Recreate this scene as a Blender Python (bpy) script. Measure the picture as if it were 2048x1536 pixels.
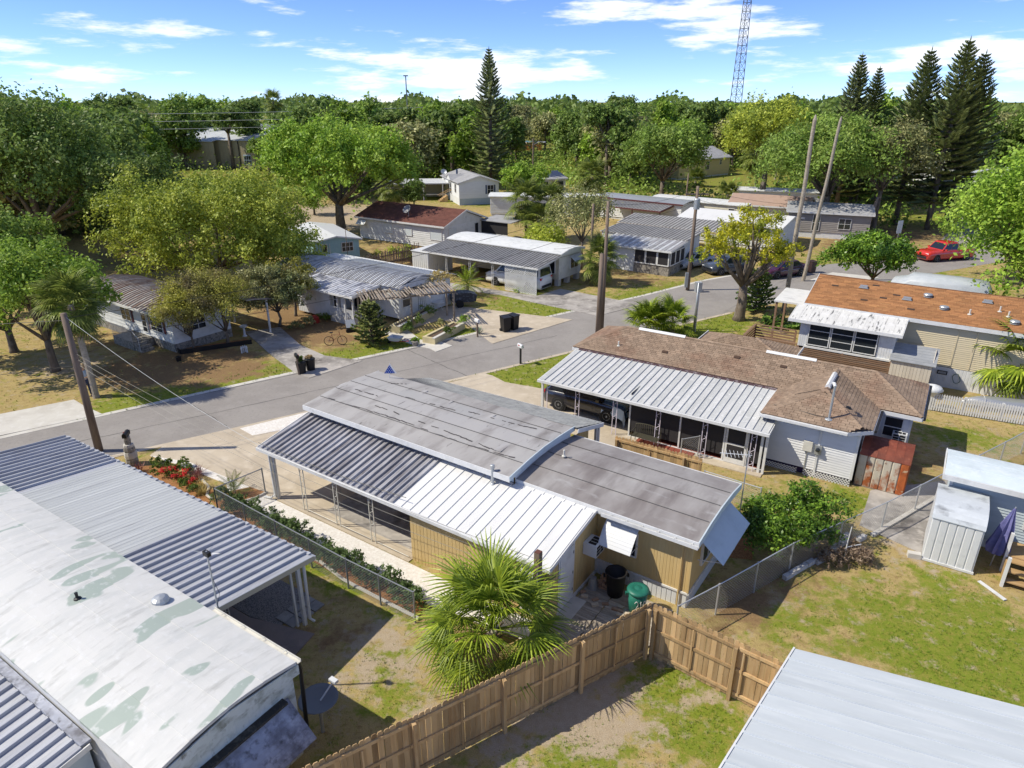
import bpy, math, random
import numpy as np
from mathutils import Vector, Matrix

# ------------------------------------------------------------------ camera, sky, sun, exposure
scene = bpy.context.scene
for o in list(bpy.data.objects): bpy.data.objects.remove(o, do_unlink=True)
CAM_H, FPX = 14.5, 1364.0
PITCH = math.atan((768-200)/FPX)
cam_d = bpy.data.cameras.new('camera'); cam = bpy.data.objects.new('camera', cam_d)
scene.collection.objects.link(cam); scene.camera = cam
cam.location = (0, 0, CAM_H); cam.rotation_euler = (math.radians(90)-PITCH, 0, 0)
cam_d.sensor_fit = 'HORIZONTAL'; cam_d.sensor_width = 36.0; cam_d.lens = 36.0*FPX/2048
cam_d.clip_start = 0.2; cam_d.clip_end = 9000
scene.render.engine = 'CYCLES'
scene.render.resolution_x, scene.render.resolution_y = 1024, 768
SUN_EL, SUN_AZ = 47.0, 183.0           # azimuth of the direction towards the sun, from +X
world = bpy.data.worlds.new('World'); scene.world = world; world.use_nodes = True
def make_world():
    nt = world.node_tree; N = nt.nodes; L = nt.links; N.clear()
    out = N.new('ShaderNodeOutputWorld'); bg = N.new('ShaderNodeBackground'); bg.inputs[1].default_value = 0.148
    sky = N.new('ShaderNodeTexSky'); sky.sky_type = 'NISHITA'; sky.sun_disc = False
    sky.sun_elevation = math.radians(SUN_EL); sky.sun_rotation = math.radians(90-SUN_AZ)
    sky.air_density = 0.5; sky.dust_density = 0.0; sky.ozone_density = 1.0; sky.altitude = 0
    tc = N.new('ShaderNodeTexCoord')
    # thin fair-weather clouds: stretched noise on the sky dome, thinner right at the horizon
    def noise(scale, det, rough, sx, sz, off):
        mp = N.new('ShaderNodeMapping'); mp.inputs['Scale'].default_value = (sx, sx, sz); mp.inputs['Location'].default_value = off
        L.new(tc.outputs['Generated'], mp.inputs['Vector'])
        t = N.new('ShaderNodeTexNoise'); t.inputs['Scale'].default_value = scale; t.inputs['Detail'].default_value = det
        t.inputs['Roughness'].default_value = rough; L.new(mp.outputs[0], t.inputs['Vector']); return t.outputs['Fac']
    big = noise(1.0, 3, .5, 3.1, 13.0, (4.3, 1.9, .25)); fine = noise(1.0, 9, .62, 6.5, 40.0, (7.7, 3.2, .4))
    mix = N.new('ShaderNodeMath'); mix.operation = 'MULTIPLY_ADD'; mix.inputs[1].default_value = .55
    L.new(fine, mix.inputs[0]); 
    sc = N.new('ShaderNodeMath'); sc.operation = 'MULTIPLY'; sc.inputs[1].default_value = .62; L.new(big, sc.inputs[0]); L.new(sc.outputs[0], mix.inputs[2])
    rp = N.new('ShaderNodeMapRange'); rp.interpolation_type = 'SMOOTHSTEP'
    rp.inputs[1].default_value = .615; rp.inputs[2].default_value = .70; L.new(mix.outputs[0], rp.inputs[0])
    cl = N.new('ShaderNodeMix'); cl.data_type = 'RGBA'
    hs = N.new('ShaderNodeMix'); hs.data_type = 'RGBA'; hs.blend_type = 'MULTIPLY'; hs.inputs[0].default_value = 1; hs.inputs[7].default_value = (.56, .68, .98, 1)
    L.new(sky.outputs[0], hs.inputs[6])
    fac = N.new('ShaderNodeMath'); fac.operation = 'MULTIPLY'; fac.inputs[1].default_value = .9; L.new(rp.outputs[0], fac.inputs[0])
    L.new(fac.outputs[0], cl.inputs[0]); L.new(hs.outputs[2], cl.inputs[6]); cl.inputs[7].default_value = (5.6, 5.8, 6.1, 1)
    L.new(cl.outputs[2], bg.inputs[0]); L.new(bg.outputs[0], out.inputs[0])
make_world()
sun_d = bpy.data.lights.new('sun', 'SUN'); sun = bpy.data.objects.new('sun', sun_d); scene.collection.objects.link(sun)
sun_d.energy = 3.7; sun_d.angle = math.radians(.5); sun_d.color = (1, .935, .80)
_a, _e = math.radians(SUN_AZ), math.radians(SUN_EL)
SUN_DIR = Vector((math.cos(_a)*math.cos(_e), math.sin(_a)*math.cos(_e), math.sin(_e)))
sun.rotation_euler = SUN_DIR.to_track_quat('Z', 'Y').to_euler(); sun.location = (-40, 0, 60)
vs = scene.view_settings; vs.view_transform = 'Standard'; vs.look = 'None'; vs.exposure = 0.5; vs.gamma = 1; vs.use_curve_mapping = False

# ------------------------------------------------------------------ helpers
C = scene.collection
rng = random.Random(11)
def at(px, py, z=0.0):
    """the point of the place, at height z, that was surveyed from photograph pixel (px, py)"""
    u = (px-1024)/FPX; v = (768-py)/FPX; c, s = math.cos(PITCH), math.sin(PITCH)
    t = (z-CAM_H)/(-s+v*c)
    return Vector((u*t, (c+v*s)*t, z))
def link(o, parent=None):
    C.objects.link(o)
    if parent is not None: o.parent = parent
    return o
def tag(o, label=None, cat=None, group=None, kind=None):
    if label: o['label'] = label
    if cat: o['category'] = cat
    if group: o['group'] = group
    if kind: o['kind'] = kind
    return o
def thing(name, label, cat, loc=(0, 0, 0), deg=0.0, group=None):
    o = bpy.data.objects.new(name, None); o.empty_display_size = .3
    o.location = loc; o.rotation_euler = (0, 0, math.radians(deg)); link(o)
    return tag(o, label, cat, group)
def piece(name, mesh, parent, loc=(0, 0, 0), rot=(0, 0, 0), scale=(1, 1, 1), mat=None):
    o = bpy.data.objects.new(name, mesh); o.location = loc; o.rotation_euler = rot; o.scale = scale
    link(o, parent)
    if mat is not None: slot_mat(o, mat)
    return o
def slot_mat(o, mat):
    o.material_slots[0].link = 'OBJECT'; o.material_slots[0].material = mat
def copy_tree(o, parent=None):
    c = o.copy(); C.objects.link(c)
    if parent is not None: c.parent = parent
    for ch in list(o.children): copy_tree(ch, c)
    return c
def V(*a): return Vector(a)
class MB:
    def __init__(s): s.v = []; s.f = []
    def add(s, vs_, fs):
        b = len(s.v); s.v += [tuple(p) for p in vs_]; s.f += [tuple(i+b for i in f) for f in fs]; return s
    def box(s, x0, x1, y0, y1, z0, z1):
        if x0 > x1: x0, x1 = x1, x0
        if y0 > y1: y0, y1 = y1, y0
        if z0 > z1: z0, z1 = z1, z0
        return s.add([(x0,y0,z0),(x1,y0,z0),(x1,y1,z0),(x0,y1,z0),(x0,y0,z1),(x1,y0,z1),(x1,y1,z1),(x0,y1,z1)],
              [(3,2,1,0),(4,5,6,7),(0,1,5,4),(1,2,6,5),(2,3,7,6),(3,0,4,7)])
    def beam(s, p0, p1, w, h, up=(0,0,1)):
        p0, p1, up = Vector(p0), Vector(p1), Vector(up); d = (p1-p0).normalized()
        x = d.cross(up)
        if x.length < 1e-5: x = d.cross(Vector((0,1,0)))
        x.normalize(); z = x.cross(d)
        q = []
        for p in (p0, p1):
            for a, b in ((-1,-1),(1,-1),(1,1),(-1,1)): q.append(p+x*(a*w/2)+z*(b*h/2))
        return s.add(q, [(0,1,2,3),(7,6,5,4),(0,4,5,1),(1,5,6,2),(2,6,7,3),(3,7,4,0)])
    def tube(s, pts, r, n=6, cap=True):
        pts = [Vector(p) for p in pts]
        rs = r if isinstance(r, (list, tuple)) else [r]*len(pts)
        b = len(s.v); ref = None
        for i, p in enumerate(pts):
            d = (pts[min(i+1, len(pts)-1)]-pts[max(i-1, 0)])
            d = d.normalized() if d.length > 1e-9 else Vector((0,0,1))
            if ref is None: ref = Vector((1,0,0)) if abs(d.x) < .8 else Vector((0,1,0))
            x = (ref-d*ref.dot(d))
            if x.length < 1e-4: x = d.orthogonal()
            x.normalize(); y = d.cross(x); ref = x
            for k in range(n):
                a = 2*math.pi*k/n; s.v.append(tuple(p+x*(math.cos(a)*rs[i])+y*(math.sin(a)*rs[i])))
        for i in range(len(pts)-1):
            for k in range(n):
                a0 = b+i*n+k; a1 = b+i*n+(k+1) % n; s.f.append((a0, a1, a1+n, a0+n))
        if cap:
            s.f.append(tuple(b+k for k in reversed(range(n)))); e = b+(len(pts)-1)*n; s.f.append(tuple(e+k for k in range(n)))
        return s
    def poly(s, pts): return s.add(pts, [tuple(range(len(pts)))])
    def slab(s, pts, vec):
        """polygon pts (ordered, seen from outside) extruded by vec"""
        n = len(pts); vec = Vector(vec); P = [Vector(p) for p in pts]
        return s.add(P+[p+vec for p in P], [tuple(range(n)), tuple(reversed(range(n, 2*n)))]+[((i+1) % n, i, i+n, (i+1) % n+n) for i in range(n)])
    def lathe(s, prof, n=12, c=(0,0,0), cap=True):
        b = len(s.v)
        for r, z in prof:
            for k in range(n):
                a = 2*math.pi*k/n; s.v.append((c[0]+r*math.cos(a), c[1]+r*math.sin(a), c[2]+z))
        for i in range(len(prof)-1):
            for k in range(n):
                a0 = b+i*n+k; a1 = b+i*n+(k+1) % n; s.f.append((a0, a1, a1+n, a0+n))
        if cap:
            s.f.append(tuple(b+k for k in reversed(range(n)))); e = b+(len(prof)-1)*n; s.f.append(tuple(e+k for k in range(n)))
        return s
    def sphere(s, c, r, sc=(1,1,1), n=8, m=6):
        prof = [(max(.001, r*math.sin(math.pi*i/m)), -r*math.cos(math.pi*i/m)) for i in range(m+1)]
        b = len(s.v); s.lathe(prof, n)
        for i in range(b, len(s.v)):
            x, y, z = s.v[i]; s.v[i] = (c[0]+x*sc[0], c[1]+y*sc[1], c[2]+z*sc[2])
        return s
    def xf(s, M):
        s.v = [tuple(M @ Vector(p)) for p in s.v]; return s
    def mesh(s, name, mat=None, smooth=False):
        me = bpy.data.meshes.new(name); me.from_pydata(s.v, [], s.f); me.update()
        if mat is not None: me.materials.append(mat)
        if smooth: me.shade_smooth()
        return me
    def build(s, name, mat, parent=None, smooth=False, loc=None):
        o = bpy.data.objects.new(name, s.mesh(name, mat, smooth))
        if loc is not None: o.location = loc
        return link(o, parent)
def B(name, mat, parent, *a, **k):           # one box part
    return MB().box(*a).build(name, mat, parent, **k)
def np_mesh(name, verts, faces, mat=None, smooth=False, attrs=None):
    me = bpy.data.meshes.new(name); nv = len(verts); nf, k = faces.shape
    me.vertices.add(nv); me.vertices.foreach_set('co', verts.astype(np.float32).ravel())
    me.loops.add(nf*k); me.loops.foreach_set('vertex_index', faces.astype(np.int32).ravel())
    me.polygons.add(nf); me.polygons.foreach_set('loop_start', np.arange(0, nf*k, k, dtype=np.int32))
    if attrs:
        for an, av in attrs.items():
            a = me.attributes.new(an, 'FLOAT', 'POINT'); a.data.foreach_set('value', av.astype(np.float32))
    me.update(calc_edges=True); me.validate()
    if mat is not None: me.materials.append(mat)
    if smooth: me.shade_smooth()
    return me

# ------------------------------------------------------------------ materials
MATS = {}
def mat(name, col, rough=.75, layers=(), bump=0, bscale=30, metal=0, spec=.35, coord='object', rnd=0, island=0, stretch=(1,1,1), alpha=None, coat=0):
    """procedural material: base colour + noise layers (colour, scale, lo, hi, stretch, detail), value jitter per object / per island"""
    if name in MATS: return MATS[name]
    m = bpy.data.materials.new(name); m.use_nodes = True; MATS[name] = m
    nt = m.node_tree; N = nt.nodes; L = nt.links; b = N['Principled BSDF']
    b.inputs['Roughness'].default_value = rough; b.inputs['Metallic'].default_value = metal; b.inputs['Specular IOR Level'].default_value = spec
    if coat: b.inputs['Coat Weight'].default_value = coat; b.inputs['Coat Roughness'].default_value = .06
    cur = None; src = None
    def coords():
        nonlocal src
        if src is None:
            if coord == 'world': src = N.new('ShaderNodeNewGeometry').outputs['Position']
            else:
                src = N.new('ShaderNodeTexCoord').outputs['Object']
                if rnd:
                    oi = N.new('ShaderNodeObjectInfo'); ad = N.new('ShaderNodeVectorMath'); ad.operation = 'MULTIPLY_ADD'
                    ad.inputs[1].default_value = (57, 31, 83); L.new(oi.outputs['Random'], ad.inputs[0]); L.new(src, ad.inputs[2]); src = ad.outputs[0]
        return src
    def noise(scale, st, det):
        mp = N.new('ShaderNodeMapping'); mp.inputs['Scale'].default_value = st; L.new(coords(), mp.inputs['Vector'])
        t = N.new('ShaderNodeTexNoise'); t.inputs['Scale'].default_value = scale; t.inputs['Detail'].default_value = det; t.inputs['Roughness'].default_value = .6
        L.new(mp.outputs[0], t.inputs['Vector']); return t.outputs['Fac']
    rgb = N.new('ShaderNodeRGB'); rgb.outputs[0].default_value = (*col, 1); cur = rgb.outputs[0]
    for ly in layers:
        c2, sc, lo, hi = ly[:4]; st = ly[4] if len(ly) > 4 else stretch; det = ly[5] if len(ly) > 5 else 4
        mr = N.new('ShaderNodeMapRange'); mr.inputs[1].default_value = lo; mr.inputs[2].default_value = hi; L.new(noise(sc, st, det), mr.inputs[0])
        mx = N.new('ShaderNodeMix'); mx.data_type = 'RGBA'; L.new(mr.outputs[0], mx.inputs[0]); L.new(cur, mx.inputs[6]); mx.inputs[7].default_value = (*c2, 1)
        cur = mx.outputs[2]
    def jitter(sock, amt):
        nonlocal cur
        mr = N.new('ShaderNodeMapRange'); mr.inputs[3].default_value = 1-amt; mr.inputs[4].default_value = 1+amt; L.new(sock, mr.inputs[0])
        mx = N.new('ShaderNodeVectorMath'); mx.operation = 'SCALE'; L.new(cur, mx.inputs[0]); L.new(mr.outputs[0], mx.inputs['Scale']); cur = mx.outputs[0]
    if rnd: jitter(N.new('ShaderNodeObjectInfo').outputs['Random'], rnd)
    if island: jitter(N.new('ShaderNodeNewGeometry').outputs['Random Per Island'], island)
    L.new(cur, b.inputs['Base Color'])
    if bump:
        bp = N.new('ShaderNodeBump'); bp.inputs['Strength'].default_value = bump; bp.inputs['Distance'].default_value = .02
        L.new(noise(bscale, stretch, 3), bp.inputs['Height']); L.new(bp.outputs[0], b.inputs['Normal'])
    if alpha is not None: b.inputs['Alpha'].default_value = alpha
    return m
def leafmat(name, c1, c2, c3=None, trans=.35, hue=.0, obj=.18, isl=.35, rough=.5):
    """foliage: colour differs from leaf to leaf and from plant to plant, some light passes through"""
    if name in MATS: return MATS[name]
    m = bpy.data.materials.new(name); m.use_nodes = True; MATS[name] = m
    nt = m.node_tree; N = nt.nodes; L = nt.links; N.clear()
    out = N.new('ShaderNodeOutputMaterial'); geo = N.new('ShaderNodeNewGeometry'); oi = N.new('ShaderNodeObjectInfo')
    mx = N.new('ShaderNodeMix'); mx.data_type = 'RGBA'; mx.inputs[6].default_value = (*c1, 1); mx.inputs[7].default_value = (*c2, 1)
    L.new(geo.outputs['Random Per Island'], mx.inputs[0]); cur = mx.outputs[2]
    if c3:   # patches of another tint through the crown
        t = N.new('ShaderNodeTexNoise'); t.inputs['Scale'].default_value = .55; t.inputs['Detail'].default_value = 3; L.new(geo.outputs['Position'], t.inputs['Vector'])
        mr = N.new('ShaderNodeMapRange'); mr.inputs[1].default_value = .45; mr.inputs[2].default_value = .68; L.new(t.outputs['Fac'], mr.inputs[0])
        m2 = N.new('ShaderNodeMix'); m2.data_type = 'RGBA'; L.new(mr.outputs[0], m2.inputs[0]); L.new(cur, m2.inputs[6]); m2.inputs[7].default_value = (*c3, 1); cur = m2.outputs[2]
    for sock, amt in ((oi.outputs['Random'], obj), (geo.outputs['Random Per Island'], isl)):
        mr = N.new('ShaderNodeMapRange'); mr.inputs[3].default_value = 1.12-amt; mr.inputs[4].default_value = 1.12+amt; L.new(sock, mr.inputs[0])
        sc = N.new('ShaderNodeVectorMath'); sc.operation = 'SCALE'; L.new(cur, sc.inputs[0]); L.new(mr.outputs[0], sc.inputs['Scale']); cur = sc.outputs[0]
    d = N.new('ShaderNodeBsdfPrincipled'); d.inputs['Roughness'].default_value = rough; d.inputs['Specular IOR Level'].default_value = .25; L.new(cur, d.inputs['Base Color'])
    tr = N.new('ShaderNodeBsdfTranslucent'); L.new(cur, tr.inputs['Color'])
    ms = N.new('ShaderNodeMixShader'); ms.inputs[0].default_value = trans; L.new(d.outputs[0], ms.inputs[1]); L.new(tr.outputs[0], ms.inputs[2]); L.new(ms.outputs[0], out.inputs[0])
    return m
K = lambda h: tuple(((int(h[i:i+2], 16)/255)/12.92 if int(h[i:i+2], 16)/255 <= .04045 else ((int(h[i:i+2], 16)/255+.055)/1.055)**2.4) for i in (0, 2, 4))
white = mat('white_paint', (.66, .66, .645), .55, [((.50,.50,.48), 2.2, .5, .8)])
white_metal = mat('white_metal', (.63, .64, .64), .4, [((.46,.47,.47), 3, .55, .85)])
offwhite = mat('cream_metal', (.62, .60, .53), .5, [((.42,.40,.35), 3, .5, .8)])
grey_metal = mat('galvanised_metal', (.42, .44, .45), .45, metal=.5)
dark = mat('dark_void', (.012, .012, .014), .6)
black = mat('black_plastic', (.014, .014, .015), .45)
glass = mat('window_glass', (.025, .03, .035), .06, spec=.6)
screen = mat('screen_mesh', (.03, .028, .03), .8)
wood_new = mat('fence_wood', (.47, .315, .155), .8, [((.30,.18,.08), 5, .45, .75, (1,1,.08)), ((.47,.35,.20), 9, .5, .8, (1,1,.15)), ((.13,.07,.03), 16, .68, .76, (1,1,.5))], rnd=.34, bump=.3, bscale=18)
wood_grey = mat('weathered_wood', (.30, .245, .19), .85, [((.16,.125,.095), 5, .45, .75, (.15,1,1)), ((.40,.35,.29), 3, .5, .8)], rnd=.2, bump=.3)
pole_wood = mat('pole_wood', (.21, .155, .115), .85, [((.11,.08,.06), 6, .4, .7, (1,1,.06)), ((.30,.24,.19), 4, .5, .8, (1,1,.1))], bump=.4)
concrete = mat('concrete', (.51, .435, .33), .85, [((.40,.335,.25), .5, .4, .75), ((.60,.525,.42), 1.7, .5, .8), ((.33,.27,.20), 5, .62, .8)], coord='world', bump=.15, bscale=60)
rust = mat('rust', (.20, .05, .018), .8, [((.09,.025,.012), 2.5, .4, .7), ((.30,.10,.03), 7, .5, .8)], bump=.3)
bark = mat('bark', (.17, .135, .10), .9, [((.08,.062,.046), 4, .4, .7, (1,1,.25)), ((.27,.235,.19), 2, .5, .8)], coord='world', bump=.6, bscale=14)
# ------------------------------------------------------------------ ground
GA = lambda px, py: tuple(at(px, py, 0)[:2])
LUSH = [(1100,612,3.6,1.0),(1160,628,2.6,1.0),(1020,600,3,.35),(760,705,2.0,1.0),(830,700,2.2,.9),(700,712,1.6,.8),(1060,745,2.6,1.2),(1010,745,2,1.2),(1120,720,2.5,1.1),(1090,760,2,.7),
 (1400,585,3.2,.9),(1440,645,2.2,.9),(1370,655,2.2,.9),(1330,590,3,.7),(1280,600,2,.8),(950,672,1.8,.8),(900,680,1.6,.7),(620,735,1.5,.5),(250,815,2.0,.75),(340,795,2.0,.6),(470,765,2.0,.5),(560,745,2.2,.8),
 (1800,560,6,.9),(1900,440,8,.7),(1690,520,4,.4),(930,393,6,.9),(900,390,5,.7),(980,405,4,.8),(1560,330,14,.5),
 (1890,1310,1.5,.55),(1980,1390,1.4,.8),(1800,1290,1.0,.45),(1600,1170,1.0,.3),(1740,1200,1.2,.4),(1950,1230,1.5,.35),(1560,1250,.8,.4),(1480,1200,.7,.3),(2040,1300,1.5,.5),(1650,1260,1.0,.4),(1870,1160,.8,.5),
 (1390,1480,.8,.8),(1330,1390,.8,.75),(1290,1370,.6,.6),(1200,1500,.8,.5),(1110,1520,.7,.6),(1440,1420,.7,.7),(1000,1540,.6,.4),(1340,1340,.5,.7),
 (700,1160,.7,.8),(760,1330,.8,.45),(790,1400,.7,.5),(640,1130,.6,.9),(780,1230,.5,.6),(1880,870,1.0,.5),(1960,880,1.5,.4),(1700,1000,1.0,.9),(1460,980,.9,.3),(1560,1000,1.2,.35)]
LITTER = [(330,740,3.2,1.0),(420,725,3.2,1.0),(240,680,3,.8),(480,740,2.4,.7),(250,740,2.6,.7),(640,660,2.6,1.0),(600,645,2.6,1.0),(690,690,2,.7),(560,620,4,1.0),(1000,600,3,.4),(920,590,3,.5),
 (1250,560,5,.55),(1310,560,3,.3),(1760,470,7,1.1),(1720,490,4,.8),(1850,470,4,.4),(820,500,7,.9),(880,520,5,.8),(640,660,3,.6),(1620,500,5,.6),(30,700,4,.3),
 (1500,1190,1.6,.9),(1600,1130,1.5,.9),(1690,1080,1.0,.9),(1440,1230,1.0,.7),(1840,900,1.8,.5),(1800,930,1.5,.8),(620,1260,1.6,.45),(700,1250,1.4,.4),(1700,1350,1.3,.35),(1820,1400,.8,.4)]
SAND = [(1200,1340,.9,.5),(1120,1400,.9,.55),(1260,1440,1.0,.5),(1170,1460,.8,.55),(1400,1400,.6,.4),(760,1270,.9,.55),(700,1350,.8,.45),(820,1330,.6,.5),(870,1420,.8,.5),(1010,1480,.9,.45),(1330,1310,.4,.6),(1050,1410,.5,.6),
 (640,430,9,1.2),(690,440,6,.9),(1560,1200,.7,.35),(1800,980,1.2,.5),(1900,900,1.0,.35),(100,720,2.5,.3),(560,760,1,.3),(150,735,2,.35),(1850,1100,1.2,.4)]
def _blobs(lst): return [(GA(a, b), r, w) for a, b, r, w in lst]
_LU, _LI, _SA = _blobs(LUSH), _blobs(LITTER), _blobs(SAND)
def ground_fields(x, y):
    def acc(bl, base):
        s = np.full_like(x, base)
        for (bx, by), r, w in bl: s = s+w*np.exp(-((x-bx)**2+(y-by)**2)/(r*r))
        return np.clip(s, 0, 1.15)
    far = np.clip((np.hypot(x, y)-105)/40, 0, 1)
    return np.maximum(acc(_LU, .14), far*.85), np.maximum(acc(_LI, .0)*.82, far*.45), acc(_SA, .20)*(1-far)
def ground_mat():
    m = bpy.data.materials.new('lawn_soil'); m.use_nodes = True; nt = m.node_tree; N = nt.nodes; L = nt.links; b = N['Principled BSDF']
    b.inputs['Roughness'].default_value = .95; b.inputs['Specular IOR Level'].default_value = .1
    pos = N.new('ShaderNodeNewGeometry').outputs['Position']
    def noise(sc, det=4, rough=.6):
        t = N.new('ShaderNodeTexNoise'); t.inputs['Scale'].default_value = sc; t.inputs['Detail'].default_value = det; t.inputs['Roughness'].default_value = rough
        L.new(pos, t.inputs['Vector']); return t.outputs['Fac']
    def attr(n): a = N.new('ShaderNodeAttribute'); a.attribute_name = n; return a.outputs['Fac']
    def cover(a, sc, lo, hi, k=2.6):      # attribute + noise -> ragged patches
        ad = N.new('ShaderNodeMath'); ad.operation = 'MULTIPLY_ADD'; ad.inputs[1].default_value = k; L.new(noise(sc, 6, .7), ad.inputs[0]); L.new(a, ad.inputs[2])
        mr = N.new('ShaderNodeMapRange'); mr.interpolation_type = 'SMOOTHSTEP'; mr.inputs[1].default_value = lo; mr.inputs[2].default_value = hi; L.new(ad.outputs[0], mr.inputs[0]); return mr.outputs[0]
    def mix(f, a, c):
        mx = N.new('ShaderNodeMix'); mx.data_type = 'RGBA'
        L.new(f, mx.inputs[0]) if not isinstance(f, float) else setattr(mx.inputs[0], 'default_value', f)
        for i, q in ((6, a), (7, c)):
            if isinstance(q, tuple): mx.inputs[i].default_value = (*q, 1)
            else: L.new(q, mx.inputs[i])
        return mx.outputs[2]
    dry = mix(noise(1.1, 5), (.37,.275,.105), (.49,.375,.17)); dry = mix(cover(noise(3.3), 9, .9, 1.3, .9), dry, (.24,.16,.07))
    green = mix(noise(1.6, 5), (.125,.18,.018), (.25,.29,.035)); green = mix(cover(noise(5), 14, .85, 1.25, .9), green, (.30,.26,.06))
    cur = mix(cover(attr('lush'), 1.5, 1.45, 1.95), dry, green)
    sand = mix(noise(6, 6), (.36,.27,.17), (.50,.42,.31)); cur = mix(cover(attr('sand'), 1.9, 1.6, 2.05), cur, sand)
    lit = mix(noise(9, 6, .75), (.13,.078,.038), (.38,.25,.125)); cur = mix(cover(attr('litter'), 1.0, 1.6, 2.2), cur, lit)
    gr = N.new('ShaderNodeMapRange'); gr.inputs[1].default_value = .3; gr.inputs[2].default_value = .7; gr.inputs[3].default_value = .62; gr.inputs[4].default_value = 1.25; L.new(noise(38, 5, .8), gr.inputs[0])
    sc = N.new('ShaderNodeVectorMath'); sc.operation = 'SCALE'; L.new(cur, sc.inputs[0]); L.new(gr.outputs[0], sc.inputs['Scale']); L.new(sc.outputs[0], b.inputs['Base Color'])
    bp = N.new('ShaderNodeBump'); bp.inputs['Strength'].default_value = .6; bp.inputs['Distance'].default_value = .05; L.new(noise(22, 6, .75), bp.inputs['Height']); L.new(bp.outputs[0], b.inputs['Normal'])
    return m
def build_ground():
    xs = np.concatenate([[-4000,-1500,-600,-300], np.linspace(-160, -46, 30), np.linspace(-45, 45, 225), np.linspace(46, 160, 30), [300,600,1500,4000]])
    ys = np.concatenate([[-600,-100,-20], np.linspace(2, 62, 180), np.linspace(63, 180, 90), [240,300,600,1500,5000]])
    X, Y = np.meshgrid(xs, ys); nx, ny = len(xs), len(ys)
    v = np.stack([X.ravel(), Y.ravel(), np.zeros(nx*ny)], 1)
    i = (np.arange(ny-1)[:, None]*nx+np.arange(nx-1)[None]).ravel(); f = np.stack([i, i+1, i+1+nx, i+nx], 1)
    lu, li, sa = ground_fields(v[:, 0], v[:, 1])
    me = np_mesh('ground', v, f, ground_mat(), True, {'lush': lu, 'litter': li, 'sand': sa})
    tag(link(bpy.data.objects.new('ground', me)), kind='structure')
build_ground()
EXCL = []                                # footprints where no grass grows (world polygons)
def sheet(name, pts, z, m, thick=0.0, kind='structure'):
    pts = [tuple(p)[:2] for p in pts]
    if sum(pts[i][0]*pts[(i+1) % len(pts)][1]-pts[(i+1) % len(pts)][0]*pts[i][1] for i in range(len(pts))) < 0: pts = pts[::-1]
    EXCL.append(pts); mb = MB()
    if thick: mb.slab([(x, y, z) for x, y in pts], (0, 0, -thick))
    else: mb.poly([(x, y, z) for x, y in pts])
    return tag(mb.build(name, m), kind=kind)
asphalt = mat('asphalt', (.29, .268, .245), .9, [((.235,.215,.197), .35, .4, .7), ((.31,.288,.265), 1.6, .5, .8), ((.18,.165,.152), 7, .55, .85), ((.34,.315,.29), 40, .55, .8)], coord='world', bump=.25, bscale=120)
tar = mat('tar_seal', (.05, .048, .046), .6)
shell = mat('white_shell', (.70, .66, .60), .9, [((.50,.46,.41), 26, .5, .75), ((.80,.78,.74), 9, .45, .7), ((.45,.40,.34), 1.1, .6, .85)], coord='world', bump=.7, bscale=45)
mulch = mat('bark_mulch', (.36, .17, .06), .95, [((.14,.06,.025), 26, .45, .7), ((.50,.28,.12), 17, .55, .8)], coord='world', bump=.8, bscale=40)
dirty_concrete = mat('stained_concrete', (.40, .37, .335), .85, [((.16,.145,.13), .45, .42, .66), ((.52,.48,.43), 2.6, .5, .8), ((.10,.09,.08), 1.7, .6, .8)], coord='world', bump=.2, bscale=60)
paleconc = mat('pale_concrete', (.56, .535, .48), .85, [((.44,.41,.36), .7, .45, .75), ((.62,.60,.56), 3, .5, .8), ((.42,.33,.22), 1.6, .66, .82)], coord='world', bump=.15, bscale=60)
NS = [(-60,1.6),(-23.9,28.1),(-12.5,36.45),(-5.0,41.7),(2.7,47.4),(10.5,53.1),(16.5,58.0),(22,61.4),(30,64.5),(38,67.5),(46,74),(58,90),(64,100),(72,112)]
SS = [(-55,1.0),(-17.9,26.4),(-14.2,28.7),(-10.2,31.3),(-1.8,36.4),(4.1,40.4),(10.6,44.9),(16.2,48.6),(21,51.4),(28,55.5),(37,60.3),(48,66),(60,84),(70,98),(79,110)]
sheet('street', NS+SS[::-1], .006, asphalt)
# pale gutter strip along both edges of the street, cut where the drives run out
def strip(name, pts, w, z, m, side):
    P = [Vector((x, y, 0)) for x, y in pts]; L_, R_ = [], []
    for i, p in enumerate(P):
        d = (P[min(i+1, len(P)-1)]-P[max(i-1, 0)]).normalized(); n = Vector((-d.y, d.x, 0))*side
        L_.append((p.x-n.x*.05, p.y-n.y*.05)); R_.append((p.x+n.x*w, p.y+n.y*w))
    mb = MB()
    for i in range(len(P)-1):
        q = [(*L_[i], z), (*L_[i+1], z), (*R_[i+1], z), (*R_[i], z)]
        if side < 0: q = q[::-1]
        mb.slab(q[::-1], (0, 0, -.02))
    return tag(mb.build(name, m), kind='structure')
strip('street_edge', NS[1:8], .28, .016, paleconc, 1)
strip('street_edge', SS[1:8], .22, .016, concrete, -1)
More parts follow.
